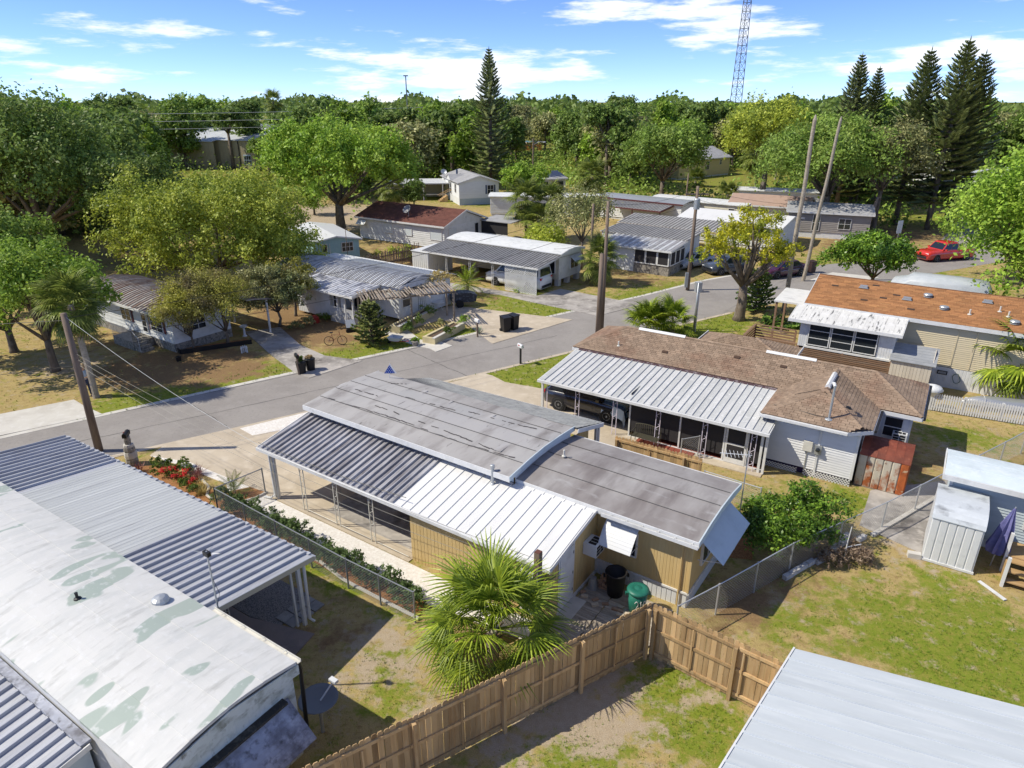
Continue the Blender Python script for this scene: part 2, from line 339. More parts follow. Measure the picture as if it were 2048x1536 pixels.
# tar lines and joints of the old paving
for pts, w in ((((-40,16.2),(-23.0,28.75),(-12,36.6),(-4.4,41.9)), .05), (((-21,27.2),(-11,33.6),(-4,38.4),(3,43.2)), .035), (((-6.6,40.4),(-2.6,36.0)), .05), (((8,50.6),(10.8,45.2)), .04), (((-16.4,32.0),(-13.4,29.2)), .03)):
    mb = MB()
    for i in range(len(pts)-1):
        a, b_ = Vector((*pts[i], .011)), Vector((*pts[i+1], .011)); n = 14; q = []
        nn = Vector((-(b_-a).y, (b_-a).x, 0)).normalized(); rr = [rng.uniform(-.05, .05) for _ in range(n+1)]
        for k in range(n):
            p, p2 = a.lerp(b_, k/n)+nn*rr[k], a.lerp(b_, (k+1)/n)+nn*rr[k+1]; ww = w*rng.uniform(.4, 1)
            mb.poly([p-nn*ww/2, p2-nn*ww/2, p2+nn*ww/2, p+nn*ww/2])
    tag(mb.build('tar_line', tar), kind='structure')
# drives and slabs
def drive(pix, m=concrete, z=.03, name='driveway'): return sheet(name, [GA(*p) for p in pix], z, m, .06)
drive([(-60,842),(0,829),(148,800),(168,812),(205,829),(0,872),(-60,885)], paleconc)
drive([(490,664),(560,655),(600,690),(650,712),(725,722),(618,757),(585,742),(545,713)], dirty_concrete)
drive([(808,662),(835,625),(905,612),(960,618),(1145,640),(985,688),(935,650),(880,640)], concrete, name='driveway')
drive([(845,690),(880,683),(905,692),(872,704)], paleconc, name='front_walk')
drive([(770,668),(800,650),(842,680),(878,684),(872,700),(830,692)], paleconc, .026, name='front_walk')
drive([(860,560),(1010,583),(1075,592),(1120,578),(1285,610),(1195,632),(1060,604),(1000,590),(850,572)], dirty_concrete)
drive([(965,752),(1020,738),(980,744),(1045,762),(1110,782),(1102,850),(1000,800),(880,765)][:0] or [(890,768),(970,748),(985,752),(1010,765),(1105,782),(1240,860),(1240,900),(1090,850)], concrete)
drive([(1620,560),(1665,545),(1760,555),(1690,572)], paleconc)
# ------------------------------------------------------------------ building helpers (all in the local frame of the house)
def ribbed(parent, a, b, c, n, m, h=.065, rw=.06, name='roof_panel', over=.0, skew=False):
    """n metal roof panels from eave a-b up to the line through c, each a sheet with a standing rib"""
    a, b, c = Vector(a), Vector(b), Vector(c); X = (b-a).normalized(); Y = (c-a); Y -= X*Y.dot(X); ln = Y.length+over; Y.normalize(); Z = X.cross(Y)
    wp = (b-a).length/n; mb = MB(); step = X*wp
    if skew:
        wp = (b-a).length/n; step = (b-a)/n; Z = (b-a).cross(c-a).normalized(); ln = (c-a).length
    prof = [(0,-.018),(wp,-.018),(wp,.0),(wp-.012,h),(wp-rw+.012,h),(wp-rw,0),(0,0)]
    if skew: mb.slab([X*x+Z*z for x, z in prof], c-a)
    else: mb.slab([(x, 0, z) for x, z in prof], (0, ln, 0))
    me = mb.mesh(name, m if not isinstance(m, (list, tuple)) else m[0]); R = (0, 0, 0) if skew else Matrix((X, Y, Z)).transposed().to_euler()
    for i in range(n):
        o = piece(name, me, parent, a+step*i, R)
        if isinstance(m, (list, tuple)): slot_mat(o, m[i % len(m)])
def bowroof(parent, x0, x1, y0, y1, ze, zm, m, strips=4, thick=.05, name='roofing_strip', along='x', zend=None, seg=4, seam=None):
    """low curved roof laid in overlapping strips along x; zend = height of the far edge when it differs"""
    zend = ze if zend is None else zend; n = strips*seg
    def zz(t): return ze+(zend-ze)*t+(zm-(ze+zend)/2)*math.sin(math.pi*t)
    for s in range(strips):
        mb = MB(); pts = []
        for k in range(seg+1):
            t = (s*seg+k)/n; pts.append((y0+(y1-y0)*t, zz(t)+.010*(1-k/seg)))
        poly = [(x0, y, z) for y, z in pts]+[(x0, y, z-thick) for y, z in reversed(pts)]
        mb.slab(poly, (x1-x0, 0, 0)); mb.build(name, m[s % len(m)] if isinstance(m, (list, tuple)) else m, parent)
        if seam and s: MB().beam((x0+.05, pts[0][0], pts[0][1]+.012), (x1-.05, pts[0][0], pts[0][1]+.012), .018, .012).build('lap_seam', seam, parent)
def corr(name, m, parent, p0, p1, z0, z1, pitch=.2, d=.015, z1b=None, th=.04):
    """wall sheet with vertical grooves from p0 to p1 (outside is right of p0->p1)"""
    p0, p1 = Vector((*p0, 0)), Vector((*p1, 0)); L_ = (p1-p0).length; e = (p1-p0)/L_; nrm = Vector((e.y, -e.x, 0)); n = max(1, round(L_/pitch)); w = L_/n
    xs = []
    for i in range(n): xs += [(i*w, 0), (i*w+w*.12, d), (i*w+w*.88, d)]
    xs.append((L_, 0)); mb = MB(); vs_, fs = [], []; z1b = z1 if z1b is None else z1b
    for x, o_ in xs:
        q = p0+e*x+nrm*o_; t = x/L_; vs_ += [(q.x, q.y, z0), (q.x, q.y, z1+(z1b-z1)*t)]
    k = len(xs)
    for x, o_ in ((0, 0), (L_, 0)):
        q = p0+e*x-nrm*th; t = x/L_; vs_ += [(q.x, q.y, z0), (q.x, q.y, z1+(z1b-z1)*t)]
    fs = [(2*i, 2*i+2, 2*i+3, 2*i+1) for i in range(k-1)]+[(2*k+2, 2*k, 2*k+1, 2*k+3), (2*k-2, 2*k+2, 2*k+3, 2*k-1), (2*k, 0, 1, 2*k+1)]
    return mb.add(vs_, fs).build(name, m, parent)
def boards(parent, p0, p1, z0, z1, pitch, m, name='siding_board', lip=.038, top=None):
    """clapboards one by one; outside is right of p0->p1"""
    p0, p1 = Vector((*p0, 0)), Vector((*p1, 0)); L_ = (p1-p0).length; a = math.atan2(p1.y-p0.y, p1.x-p0.x); n = max(1, round((z1-z0)/pitch)); h = (z1-z0)/n
    me = MB().slab([(0, -lip, 0), (0, -.004, h), (0, .03, h), (0, .03, 0)], (L_, 0, 0)).mesh(name, m)
    for i in range(n): piece(name, me, parent, (p0.x, p0.y, z0+h*i), (0, 0, a))
def window(parent, p0, p1, z0, z1, nx=1, ny=1, fm=None, gm=None, fr=.05, dep=.075, name='window', sill=False):
    fm = fm or white; gm = gm or glass; p0, p1 = Vector((*p0, 0)), Vector((*p1, 0)); L_ = (p1-p0).length; a = math.atan2(p1.y-p0.y, p1.x-p0.x)
    mb = MB(); mb.box(0, L_, -dep, .02, z0, z0+fr).box(0, L_, -dep, .02, z1-fr, z1).box(0, fr, -dep, .02, z0+fr, z1-fr).box(L_-fr, L_, -dep, .02, z0+fr, z1-fr)
    for i in range(1, nx): x = L_*i/nx; mb.box(x-fr*.4, x+fr*.4, -dep*.9, .02, z0+fr, z1-fr)
    for j in range(1, ny): z = z0+(z1-z0)*j/ny; mb.box(fr, L_-fr, -dep*.86, .018, z-fr*.35, z+fr*.35)
    w = mb.build(name, fm, parent); w.location = (p0.x, p0.y, 0); w.rotation_euler = (0, 0, a)
    for i in range(nx):
        for j in range(ny):
            B('pane', gm, w, L_*i/nx+fr*.3, L_*(i+1)/nx-fr*.3, -dep*.72, 0, z0+(z1-z0)*j/ny+fr*.2, z0+(z1-z0)*(j+1)/ny-fr*.2)
    if sill: B('sill', fm, w, -.04, L_+.04, -dep-.05, 0, z0-.04, z0)
    return w
def gable(parent, x0, x1, y0, y1, ze, zr, m, ym=None, th=.09, name='roof', trim=None):
    """two-slope roof, ridge along x"""
    ym = (y0+y1)/2 if ym is None else ym
    r = MB().slab([(x0, y0, ze), (x0, ym, zr), (x0, y1, ze), (x0, y1, ze-th), (x0, ym, zr-th), (x0, y0, ze-th)], (x1-x0, 0, 0)).build(name, m, parent)
    if trim:
        for x in (x0-.02, x1+.002):
            MB().slab([(x, y0, ze-.01), (x, ym, zr-.01), (x, y1, ze-.01), (x, y1, ze-th-.08), (x, ym, zr-th-.08), (x, y0, ze-th-.08)], (.018, 0, 0)).build('rake_trim', trim, parent)
        for y, s in ((y0, -1), (y1, 1)): B('fascia', trim, parent, x0-.02, x1+.02, y, y+s*.03, ze-th-.09, ze-.015)
    return r
def gable_ends(parent, x0, x1, y0, y1, z0, zr, m, ym=None):
    ym = (y0+y1)/2 if ym is None else ym
    for x in (x0, x1-.04): MB().slab([(x, y0, z0), (x, y1, z0), (x, ym, zr)], (.04, 0, 0)).build('gable', m, parent)
def shingles(parent, poly, eave, m, expo=.14, tab=.30, singles=300, name='shingle', lift=.014, gap=.014, seed=3):
    """shingle tabs over a flat convex roof face; eave = (p0, p1) its lower edge. The nearest are pieces, the rest one part"""
    r = random.Random(seed); p0, p1 = Vector(eave[0]), Vector(eave[1]); X = (p1-p0).normalized(); P = [Vector(q) for q in poly]
    n_ = Vector((0, 0, 0))
    for i in range(len(P)): n_ += (P[i]-p0).cross(P[(i+1) % len(P)]-p0)
    n_.normalize()
    if n_.z < 0: n_ = -n_
    Y = n_.cross(X); Q = [((q-p0).dot(X), (q-p0).dot(Y)) for q in P]
    ymin, ymax = min(q[1] for q in Q), max(q[1] for q in Q); rows = int((ymax-ymin)/expo); tabs = []
    for k in range(rows):
        y = ymin+(k+.5)*expo; xs = []
        for i in range(len(Q)):
            (xa, ya), (xb, yb) = Q[i], Q[(i+1) % len(Q)]
            if (ya-y)*(yb-y) < 0: xs.append(xa+(xb-xa)*(y-ya)/(yb-ya))
        if len(xs) < 2: continue
        xa, xb = min(xs), max(xs); x = xa-tab*((k*.5+.23*(k % 3)) % 1.0)
        while x < xb:
            a_, b_ = max(x, xa), min(x+tab-gap, xb)
            if b_-a_ > .03: tabs.append((a_, b_, ymin+k*expo, abs((b_-a_)-(tab-gap)) < 1e-4))
            x += tab
    M4 = Matrix((X, Y, n_)).transposed(); mw = parent.matrix_world if parent.parent else Matrix.Translation(parent.location) @ parent.rotation_euler.to_matrix().to_4x4()
    full = sorted([t for t in tabs if t[3]], key=lambda t: (mw @ (p0+M4 @ Vector((t[0], t[2], 0)))-cam.location).length)[:singles]; fs = set(full)
    def tabmesh(mb, a_, b_, y, j):
        e = y+expo*1.02
        mb.add([(a_, y, lift+j), (b_, y, lift+j), (b_, e, .004), (a_, e, .004), (a_, y, 0), (b_, y, 0)], [(0,1,2,3), (4,5,1,0), (5,2,1), (3,4,0)])
    if full:
        mb = MB(); tabmesh(mb, 0, tab-gap, 0, 0); me = mb.mesh(name, m); R = M4.to_euler()
        for t in full: piece(name, me, parent, p0+M4 @ Vector((t[0], t[2], r.uniform(0, .004))), R)
    mb = MB()
    for t in tabs:
        if t not in fs: tabmesh(mb, t[0], t[1], t[2], r.uniform(0, .004))
    if mb.f:
        T = Matrix.Translation(p0) @ M4.to_4x4(); mb.xf(T); tag(mb.build('shingles', m, parent), kind='stuff')
def scroll_post(parent, x, y, z0, z1, m, w=.2, ax='x', name='scroll_post'):
    """wrought-iron post: two bars with S scrolls between"""
    mb = MB(); dx, dy = (w/2, 0) if ax == 'x' else (0, w/2)
    for s in (-1, 1): mb.box(x+s*dx-.013, x+s*dx+.013, y+s*dy-.013, y+s*dy+.013, z0, z1)
    n = max(2, int((z1-z0)/.5))
    for i in range(n):
        zc = z0+(i+.5)*(z1-z0)/n; pts = []
        for k in range(13):
            t = k/12*2-1; a = t*math.pi*.95; pts.append((x+dx*.75*math.sin(a), y+dy*.75*math.sin(a), zc+t*.15))
        mb.tube(pts, .010, 4)
    return mb.build(name, m, parent)
def awning(parent, x0, x1, ya, za, yb, zb, m, n=6, name='awning', curve=0.0, bm=None):
    """window awning: horizontal overlapping slats from the wall line (ya, za) out to (yb, zb), side cheeks and two arms"""
    aw = MB(); fr = aw.beam((x0+.03, ya, zb-.05), (x0+.03, yb, zb), .02, .02).beam((x1-.03, ya, zb-.05), (x1-.03, yb, zb), .02, .02).build(name, bm or white_metal, parent)
    for i in range(n):
        t0, t1 = i/n, (i+1)/n+.02
        def q(t): return (ya+(yb-ya)*(t**(1-curve*.35)), za+(zb-za)*(t**(1+curve)))
        (a, b), (c, d) = q(t0), q(t1)
        MB().slab([(x0, a, b), (x1, a, b), (x1, c, d+.012), (x0, c, d+.012)], (0, 0, -.015)).build('slat', m, fr)
    return fr
def lattice(mb, p0, p1, z0, z1, step=.13, w=.035, th=.012):
    """diagonal slats both ways between p0 and p1"""
    p0, p1 = Vector((*p0, 0)), Vector((*p1, 0)); L_ = (p1-p0).length; e = (p1-p0)/L_; nn = Vector((e.y, -e.x, 0)); H = z1-z0
    k = -H
    while k < L_:
        a0, a1 = max(0, k), min(L_, k+H)
        if a1-a0 > .03:
            for d, off in ((1, 0), (-1, th)):
                za, zb = (z0+(a0-k), z0+(a1-k)) if d > 0 else (z1-(a0-k), z1-(a1-k))
                A, B_ = p0+e*a0+nn*off, p0+e*a1+nn*off; mb.beam((A.x, A.y, za), (B_.x, B_.y, zb), th, w, up=(0, 0, 1))
        k += step
    return mb
def footprint(parent, x0, x1, y0, y1):
    M_ = Matrix.Translation(parent.location) @ parent.rotation_euler.to_matrix().to_4x4()
    EXCL.append([tuple((M_ @ Vector((x, y, 0)))[:2]) for x, y in ((x0, y0), (x1, y0), (x1, y1), (x0, y1))])
def ac_unit(parent, c, dx, w=.62, h=.42, d=.42, name='air_conditioner'):
    """window air conditioner standing out of a wall towards local direction dx ('x+', 'y-', ...)"""
    a = bpy.data.objects.new(name, MB().box(-w/2, w/2, -d, 0, 0, h).mesh(name, white_metal)); a.location = c
    a.rotation_euler = (0, 0, {'y-': 0, 'x+': math.pi/2, 'x-': -math.pi/2, 'y+': math.pi}[dx]); link(a, parent)
    for r_ in range(3):
        for q in range(2): B('grille', dark, a, -w*.42+q*w*.44, -w*.42+q*w*.44+w*.38, -d-.006, -d, h*.1+r_*h*.29, h*.1+r_*h*.29+h*.22)
        B('grille', dark, a, -w*.38+r_*w*.27, -w*.38+r_*w*.27+w*.22, -d*.85, -d*.3, h, h+.006)
    return a
def vent_pipe(parent, x, y, z, h=.25, r=.04, m=None): return MB().lathe([(r*2.6, 0), (r*2.4, .03), (r, .05), (r, h), (r*1.15, h), (r*1.15, h+.03)], 10).build('vent_pipe', m or grey_metal, parent, loc=(x, y, z))
# ------------------------------------------------------------------ the tan mobile home in the middle
tan = mat('tan_siding', (.56, .405, .18), .65, [((.49,.35,.15), 1.2, .4, .8, (1,1,.2)), ((.61,.46,.225), 6, .5, .8, (1,1,.05))])
roof_grey = [mat('grey_roll_roof_%d' % i, c, .8, [((.40,.385,.37), .7, .4, .7, (1,.35,1)), ((.21,.193,.183), 1.3, .5, .72, (1,.3,1)), ((.08,.072,.07), 3.5, .63, .75, (1.6,.35,1)), ((.36,.355,.35), 9, .6, .8)], bump=.12) for i, c in enumerate(((.32,.305,.29), (.34,.33,.32), (.36,.35,.345), (.34,.335,.33)))]
roof_dark = [mat('brown_grey_roll_roof_%d' % i, c, .8, [((.36,.345,.33), .8, .42, .7, (.8,.4,1)), ((.155,.135,.128), 1.1, .5, .75, (1.5,.35,1)), ((.36,.35,.34), 2.2, .58, .8, (.5,1.2,1))], bump=.12) for i, c in enumerate(((.215,.193,.182), (.225,.203,.193), (.255,.236,.228), (.235,.216,.208)))]
soft_blue = mat('pale_blue_metal', (.50, .57, .60), .45, [((.40,.47,.50), 2, .5, .8)])
panel_dark = [mat('stained_panel_%d' % i, c, .5, [((.50,.50,.52), 1.1, .45, .7, (3,.35,1)), ((.13,.12,.125), 1.7, .48, .7, (4,.4,1)), ((.50,.47,.45), 5, .6, .8, (3,.4,1))], rnd=.12) for i, c in enumerate(((.30,.30,.32), (.36,.36,.375), (.26,.255,.27)))]
panel_white = mat('white_panel', (.68, .675, .655), .45, [((.58,.575,.56), 1.2, .55, .85, (2,.4,1)), ((.52,.50,.48), 4, .70, .85, (3,.5,1))], rnd=.03)
shingle_grey = mat('grey_shingle', (.33, .335, .325), .9, [((.25,.255,.25), 2.0, .4, .7), ((.38,.385,.375), 8, .5, .8)], rnd=.12, island=.16, bump=.2, bscale=90)
lapm = mat('lap_tar', (.11,.105,.10), .8)  # thin dark tar line along each lap of the roll roofing
T = thing('mobile_home', 'tan mobile home with grey flat roofs and long metal carport, centre of the scene', 'mobile home', (.10, 19.92, 0), -34.3)
footprint(T, -10.1, 6.3, -.1, 3.9); footprint(T, -2.6, 3, -2.7, 0)
# rear module
EX, NY, FY = 6.12, .36, 3.74
corr('wall', tan, T, (0, NY), (EX, NY), .55, 2.62, .105, .008)
corr('wall', tan, T, (EX, NY), (EX, FY), .55, 2.62, .105, .008)
corr('wall', tan, T, (EX, FY), (0, FY), .55, 2.62, .105, .008)
corr('skirting', white_metal, T, (2.9, NY+.02), (EX-.01, NY+.02), 0, .53, .16, .018)
corr('skirting', white_metal, T, (EX-.02, NY+.04), (EX-.02, FY), 0, .53, .16, .018)
B('skirting_cap', white, T, 2.95, EX+.03, NY-.045, NY-.01, .535, .60); B('skirting_cap', white, T, EX+.01, EX+.05, NY-.045, FY, .535, .60)
B('corner_trim', tan, T, EX-.03, EX+.03, NY-.035, NY+.02, .61, 2.6)
MB().tube([(EX-.28, NY-.06, .05), (EX-.28, NY-.06, 2.1), (EX-.28, NY-.12, 2.62)], .03, 6).build('downspout', tan, T)
bowroof(T, .02, 6.36, .02, 3.98, 2.74, 2.91, roof_dark, strips=4, thick=.06, seam=lapm)
for y in (-.015, 3.96): B('fascia', white, T, .02, 6.40, y, y+.035, 2.56, 2.755)
MB().slab([(6.36, 0, 2.56), (6.36, 0, 2.76), (6.36, 1, 2.89), (6.36, 2, 2.93), (6.36, 3, 2.89), (6.36, 3.99, 2.76), (6.36, 3.99, 2.56), (6.36, 2, 2.72)], (.04, 0, 0)).build('fascia', soft_blue, T)
# white gutter along the near eave of the rear module
g = MB(); g.slab([(3.3, -.13, 2.70), (3.3, -.13, 2.58), (3.3, -.02, 2.56), (3.3, -.02, 2.60), (3.3, -.105, 2.62), (3.3, -.105, 2.70)], (3.1, 0, 0)); g.build('gutter', white, T)
for k in range(6): B('gutter_bracket', white, T, 3.6+k*.52, 3.62+k*.52, -.125, -.02, 2.685, 2.70)
# front module, a step higher
bowroof(T, -10.1, .06, -.42, 3.86, 3.04, 3.24, roof_grey, strips=5, thick=.07, zend=3.14, seam=lapm)
B('fascia', white, T, -10.12, .08, -.455, -.42, 2.86, 3.055)
MB().slab([(.06, -.45, 2.90), (.06, -.45, 3.06), (.06, .7, 3.19), (.06, 1.7, 3.255), (.06, 2.9, 3.225), (.06, 3.9, 3.16), (.06, 3.9, 2.98), (.06, 1.7, 3.07)], (.035, 0, 0)).build('fascia', soft_blue, T)
MB().slab([(-10.12, -.45, 2.86), (-10.12, 3.9, 2.98), (-10.12, 3.9, 3.15), (-10.12, 1.7, 3.25), (-10.12, -.45, 3.05)], (.02, 0, 0)).build('fascia', white, T)
corr('wall', soft_blue, T, (-9.7, -.12), (0, -.12), 2.2, 2.86, .3, .01)
corr('wall', tan, T, (-9.7, -.10), (-2.5, -.10), .3, 2.2, .2, .01)
corr('wall', tan, T, (-9.7, 3.7), (-9.7, -.12), .3, 3.0, .2, .01)
corr('wall', tan, T, (0, 3.7), (-9.7, 3.7), .3, 2.95, .2, .01)
B('wall', white, T, .0, .02, .0, 3.7, 2.62, 3.05)
# old repairs on the grey roof: raised patches and lapped seams
for x, y, lx, ly in ((-1.3, 1.1, .28, 1.0), (-3.1, 2.6, .25, .6), (-6.8, 2.9, .2, .7), (-5.2, 2.7, .16, .6)):
    t = (y+.42)/4.28; z = 3.04+.10*t+.15*math.sin(math.pi*t)+.018
    MB().slab([(x, y-ly/2, z-.02), (x+lx, y-ly/2, z-.02), (x+lx, y+ly/2, z), (x, y+ly/2, z)], (0, 0, -.03)).build('roof_patch', roof_grey[2], T)
for pts in (((-9.6,.45),(-6,.55),(-2.5,.42),(-.4,.55)), ((-7.4,.95),(-4,.82),(-1.2,.62)), ((-3.9,2.55),(-2.2,2.6),(-.9,2.75)), ((-9.2,1.6),(-7.9,1.62)), ((-8.6,2.9),(-7.9,3.35)), ((-6.9,2.2),(-4.4,2.3))):
    mb = MB()
    for i in range(len(pts)-1):
        for k in range(10):
            if rng.random() < .25: continue
            q = []
            for kk in (k, k+1):
                x = pts[i][0]+(pts[i+1][0]-pts[i][0])*kk/10; y = pts[i][1]+(pts[i+1][1]-pts[i][1])*kk/10+rng.uniform(-.03, .03); t = (y+.42)/4.28
                q.append(Vector((x, y, 3.04+.10*t+.15*math.sin(math.pi*t)+.018)))
            mb.beam(q[0], q[1], rng.uniform(.02, .06), .008)
    mb.build('tar_seam', mat('roof_tar', (.07,.062,.06), .6), T)
# shingled side roof towards the brown house
S0, S1, S2, S3 = (-8.55, 5.55, 2.60), (.22, 5.98, 2.52), (.22, 3.84, 3.13), (-8.55, 3.84, 3.13)
MB().slab([S0, S1, S2, S3], (0, 0, -.05)).build('roof_deck', mat('felt', (.10,.10,.10), .9), T)
shingles(T, [S0, S1, S2, S3], (S0, S1), shingle_grey, .135, .29, 300)
MB().beam((S0[0], S0[1]+.02, 2.52), (S1[0], S1[1]+.02, 2.44), .03, .14).build('fascia', white, T)
MB().beam((.26, 5.98, 2.44), (.26, 3.84, 3.03), .03, .16).build('rake_trim', white, T)
corr('wall', tan, T, (.0, 3.75), (.0, 5.2), .0, 2.62, .2, .01)
for y in (5.72, 5.92): B('post', white, T, .02, .12, y-.05, y+.05, 0, 2.44)
# carport and tool room under the lean-to
CY, CT, CZ0, CZ1 = -2.72, -.14, 2.13, 2.62
ribbed(T, (-10.15, CY, CZ0), (-3.05, CY, CZ0), (-10.15, CT, CZ1), 26, panel_dark, .075, .07)
ribbed(T, (-3.05, CY, CZ0), (3.05, CY, CZ0), (-3.05, CT, CZ1), 16, panel_white, .03, .03)
ribbed(T, (.06, CT, CZ1), (3.12, CT, CZ1), (.06, CT+.42, CZ1+.07), 8, panel_white, .025, .03)
B('flashing', panel_dark[2], T, -9.7, .05, -.19, -.135, 2.62, 2.70)
B('gutter', white, T, -10.18, 3.10, CY-.09, CY-.005, CZ0-.12, CZ0-.005)
B('rake_trim', white, T, 3.055, 3.085, CY-.08, CY+.10, CZ0-.12, CZ0+.03)
MB().beam((3.075, CY+.1, CZ0-.03), (3.075, CT+.38, CZ1+.02), .03, .13).build('rake_trim', white, T)
MB().beam((-10.17, CY, CZ0-.04), (-10.17, CT, CZ1-.04), .03, .12).build('rake_trim', white, T)
corr('wall', tan, T, (-2.5, -2.55), (2.95, -2.55), .0, 2.13, .15, .01)
corr('wall', tan, T, (2.95, -2.55), (2.95, NY), .0, 2.14, .15, .01, 2.66)
corr('wall', tan, T, (-2.5, -.1), (-2.5, -2.55), .0, 2.6, .15, .01, 2.14)
d = B('door', white, T, 2.955, 2.995, -2.02, -1.22, .06, 2.06)
MB().sphere((3.035, -1.95, .92), .035).sphere((3.035, -1.95, 1.06), .03).build('handle', grey_metal, d)
for z in (.35, 1.0, 1.75): B('hinge', dark, d, 2.996, 3.003, -1.25, -1.225, z, z+.10)
B('door_frame', white, T, 2.953, 2.985, -2.09, -2.03, .0, 2.13); B('door_frame', white, T, 2.953, 2.985, -1.21, -1.15, .0, 2.3); B('base_trim', white, T, 2.955, 3.02, -1.15, .33, 0, .09)
B('step', paleconc, T, 2.97, 3.45, -2.2, -1.1, .0, .045)
sd = B('door', white, T, 1.95, 2.65, -2.60, -2.565, .05, 2.0); B('handle', grey_metal, sd, 2.02, 2.07, -2.64, -2.60, .98, 1.03)
ac_unit(T, (2.97, -.30, 1.32), 'x+', .56, .42, .46)
window(T, (3.45, NY-.01), (4.4, NY-.01), 1.2, 2.1, 2, 1)
awning(T, 3.35, 4.45, NY-.03, 2.36, -.33, 1.70, white_metal, 9, curve=.35)
# awning over the rear end window
eaw = bpy.data.objects.new('awning', MB().beam((6.16, .85, 1.55), (6.92, .85, 1.74), .02, .02).beam((6.16, 3.25, 1.55), (6.92, 3.25, 1.74), .02, .02).mesh('awning', white_metal)); link(eaw, T)
for i in range(9):
    t0, t1 = i/9, (i+1)/9+.015
    MB().slab([(6.17+.78*t0, .75, 2.36-.62*t0), (6.17+.78*t1, .75, 2.37-.62*t1), (6.17+.78*t1, 3.4, 2.37-.62*t1), (6.17+.78*t0, 3.4, 2.36-.62*t0)], (0, 0, -.015)).build('slat', soft_blue, eaw)
window(T, (EX+.01, 1.2), (EX+.01, 3.0), 1.1, 2.1, 3, 1)
# pipes
MB().lathe([(.10,0),(.085,.02),(.055,.05),(.055,.62),(.075,.62),(.075,.72),(.05,.74)], 12).build('flue_pipe', grey_metal, T, loc=(-.62, -.42, 2.56))
vent_pipe(T, .75, 1.95, 2.96, .22, .03, offwhite)
# posts of the carport
for dx in (0, .22): B('post', white, T, -9.66+dx, -9.57+dx, -2.68, -2.59, .03, 2.05)
MB().tube([(-9.48, -2.76, 2.0), (-9.46, -2.74, .25), (-9.62, -2.86, .10), (-9.95, -2.92, .06)], .04, 6).build('downspout', white, T)
for x in (-7.84, -6.04, -4.25): scroll_post(T, x, -2.62, .03, 2.05, offwhite, .2)
for x0, x1 in ((-7.7, -6.15), (-5.9, -4.4), (-4.1, -2.6)): MB().tube([(x0, -2.62, .12), (x1, -2.62, .12)], .012, 4).build('tie_bar', offwhite, T)
MAIN = T
def M_main(x, y, z=0): return Matrix.Translation(MAIN.location) @ (MAIN.rotation_euler.to_matrix() @ Vector((x, y, z)))
MAIN = T
# slab under the carport, drive to the street, shell beds
sheet('carport_slab', [M_main(*p)[:2] for p in ((-10.3,-2.75),(-2.5,-2.75),(-2.5,-.1),(-9.7,-.1),(-9.9,.2))], .034, concrete, .05)
sheet('driveway', [M_main(-10.3,-2.75)[:2], M_main(-9.9,.2)[:2], GA(560,862), GA(505,872), GA(480,858), GA(330,890), GA(300,912), GA(380,925), GA(440,950), GA(500,975)], .03, concrete, .06)
sheet('shell_bed', [GA(480,858), GA(620,824), GA(700,815), GA(690,860), M_main(-9.9,.25)[:2], GA(560,862), GA(505,872)], .036, shell, .05)
sheet('shell_path', [GA(535,990), M_main(-9.6,-2.78)[:2], M_main(2.9,-2.78)[:2], M_main(2.9,-3.55)[:2], GA(830,1200), GA(700,1135), GA(560,1065), GA(470,1020)], .02, shell, .04)
sheet('shell_path', [GA(300,912), GA(380,925), GA(440,950), GA(535,990), GA(470,1020), GA(452,968), GA(350,928)], .024, shell, .04)
# oil stain patch of darker slab under the roof
sheet('worn_slab', [M_main(*p)[:2] for p in ((-7.2,-2.2),(-2.6,-2.2),(-2.6,-.2),(-7.2,-.2))], .038, dirty_concrete)
# ------------------------------------------------------------------ white-roofed mobile home, lower left
wr_white = [mat('coated_roof_%d' % i, (.60,.595,.565), .55, [((.50,.51,.49), 1.3, .45, .75, (2.2,.5,1)), ((.40,.40,.375), 1.6, .54, .80, (3,.6,1)), (c, .62, lo, lo+.015, (1.6,.55,1), 2), ((.65,.65,.64), 5, .55, .8)], coord='object', bump=.1) for i, (c, lo) in enumerate((((.34,.395,.345), .555), ((.35,.40,.35), .565), ((.34,.395,.35), .555), ((.36,.41,.36), .575)))]
wr_plain = mat('coated_roof_plain', (.64,.645,.63), .55, [((.52,.53,.51), 1.3, .45, .75, (2.2,.5,1)), ((.50,.50,.47), 1.6, .54, .80, (3,.6,1)), ((.78,.78,.77), 5, .55, .8)], bump=.1)
lp_grey = [mat('grey_carport_panel_%d' % i, c, .42, [((.46,.47,.49), 1.4, .45, .75, (3,.3,1)), ((.28,.28,.30), 2.2, .5, .8, (4,.4,1))], rnd=.08) for i, c in enumerate(((.40,.41,.44), (.44,.45,.47), (.37,.38,.41)))]
lp_flat = mat('fibreglass_sheet', (.46, .475, .465), .5, [((.38,.39,.39), 1.6, .4, .7, (7,.25,1)), ((.55,.565,.55), 1.1, .5, .75, (5,.2,1)), ((.25,.25,.25), 3, .66, .8, (6,.25,1))], rnd=.05)
wall_lichen = mat('lichened_wall', (.55, .60, .57), .7, [((.22,.24,.20), 2.2, .48, .72, (1,1,1.8)), ((.62,.66,.64), 4, .5, .8), ((.12,.12,.10), 5, .6, .78, (1,1,.5))])
mossy = mat('mossy_metal', (.36, .38, .44), .6, [((.15,.15,.17), 1.6, .42, .66), ((.48,.50,.56), 4, .5, .75), ((.07,.065,.06), 5, .55, .75)])
T = thing('mobile_home', 'white-coated curved roof mobile home with greenish patches and ribbed carport at lower left', 'mobile home', (-17.58, 23.98, 0), -33.0)
footprint(T, -3, 17.2, -9.5, -3.3)
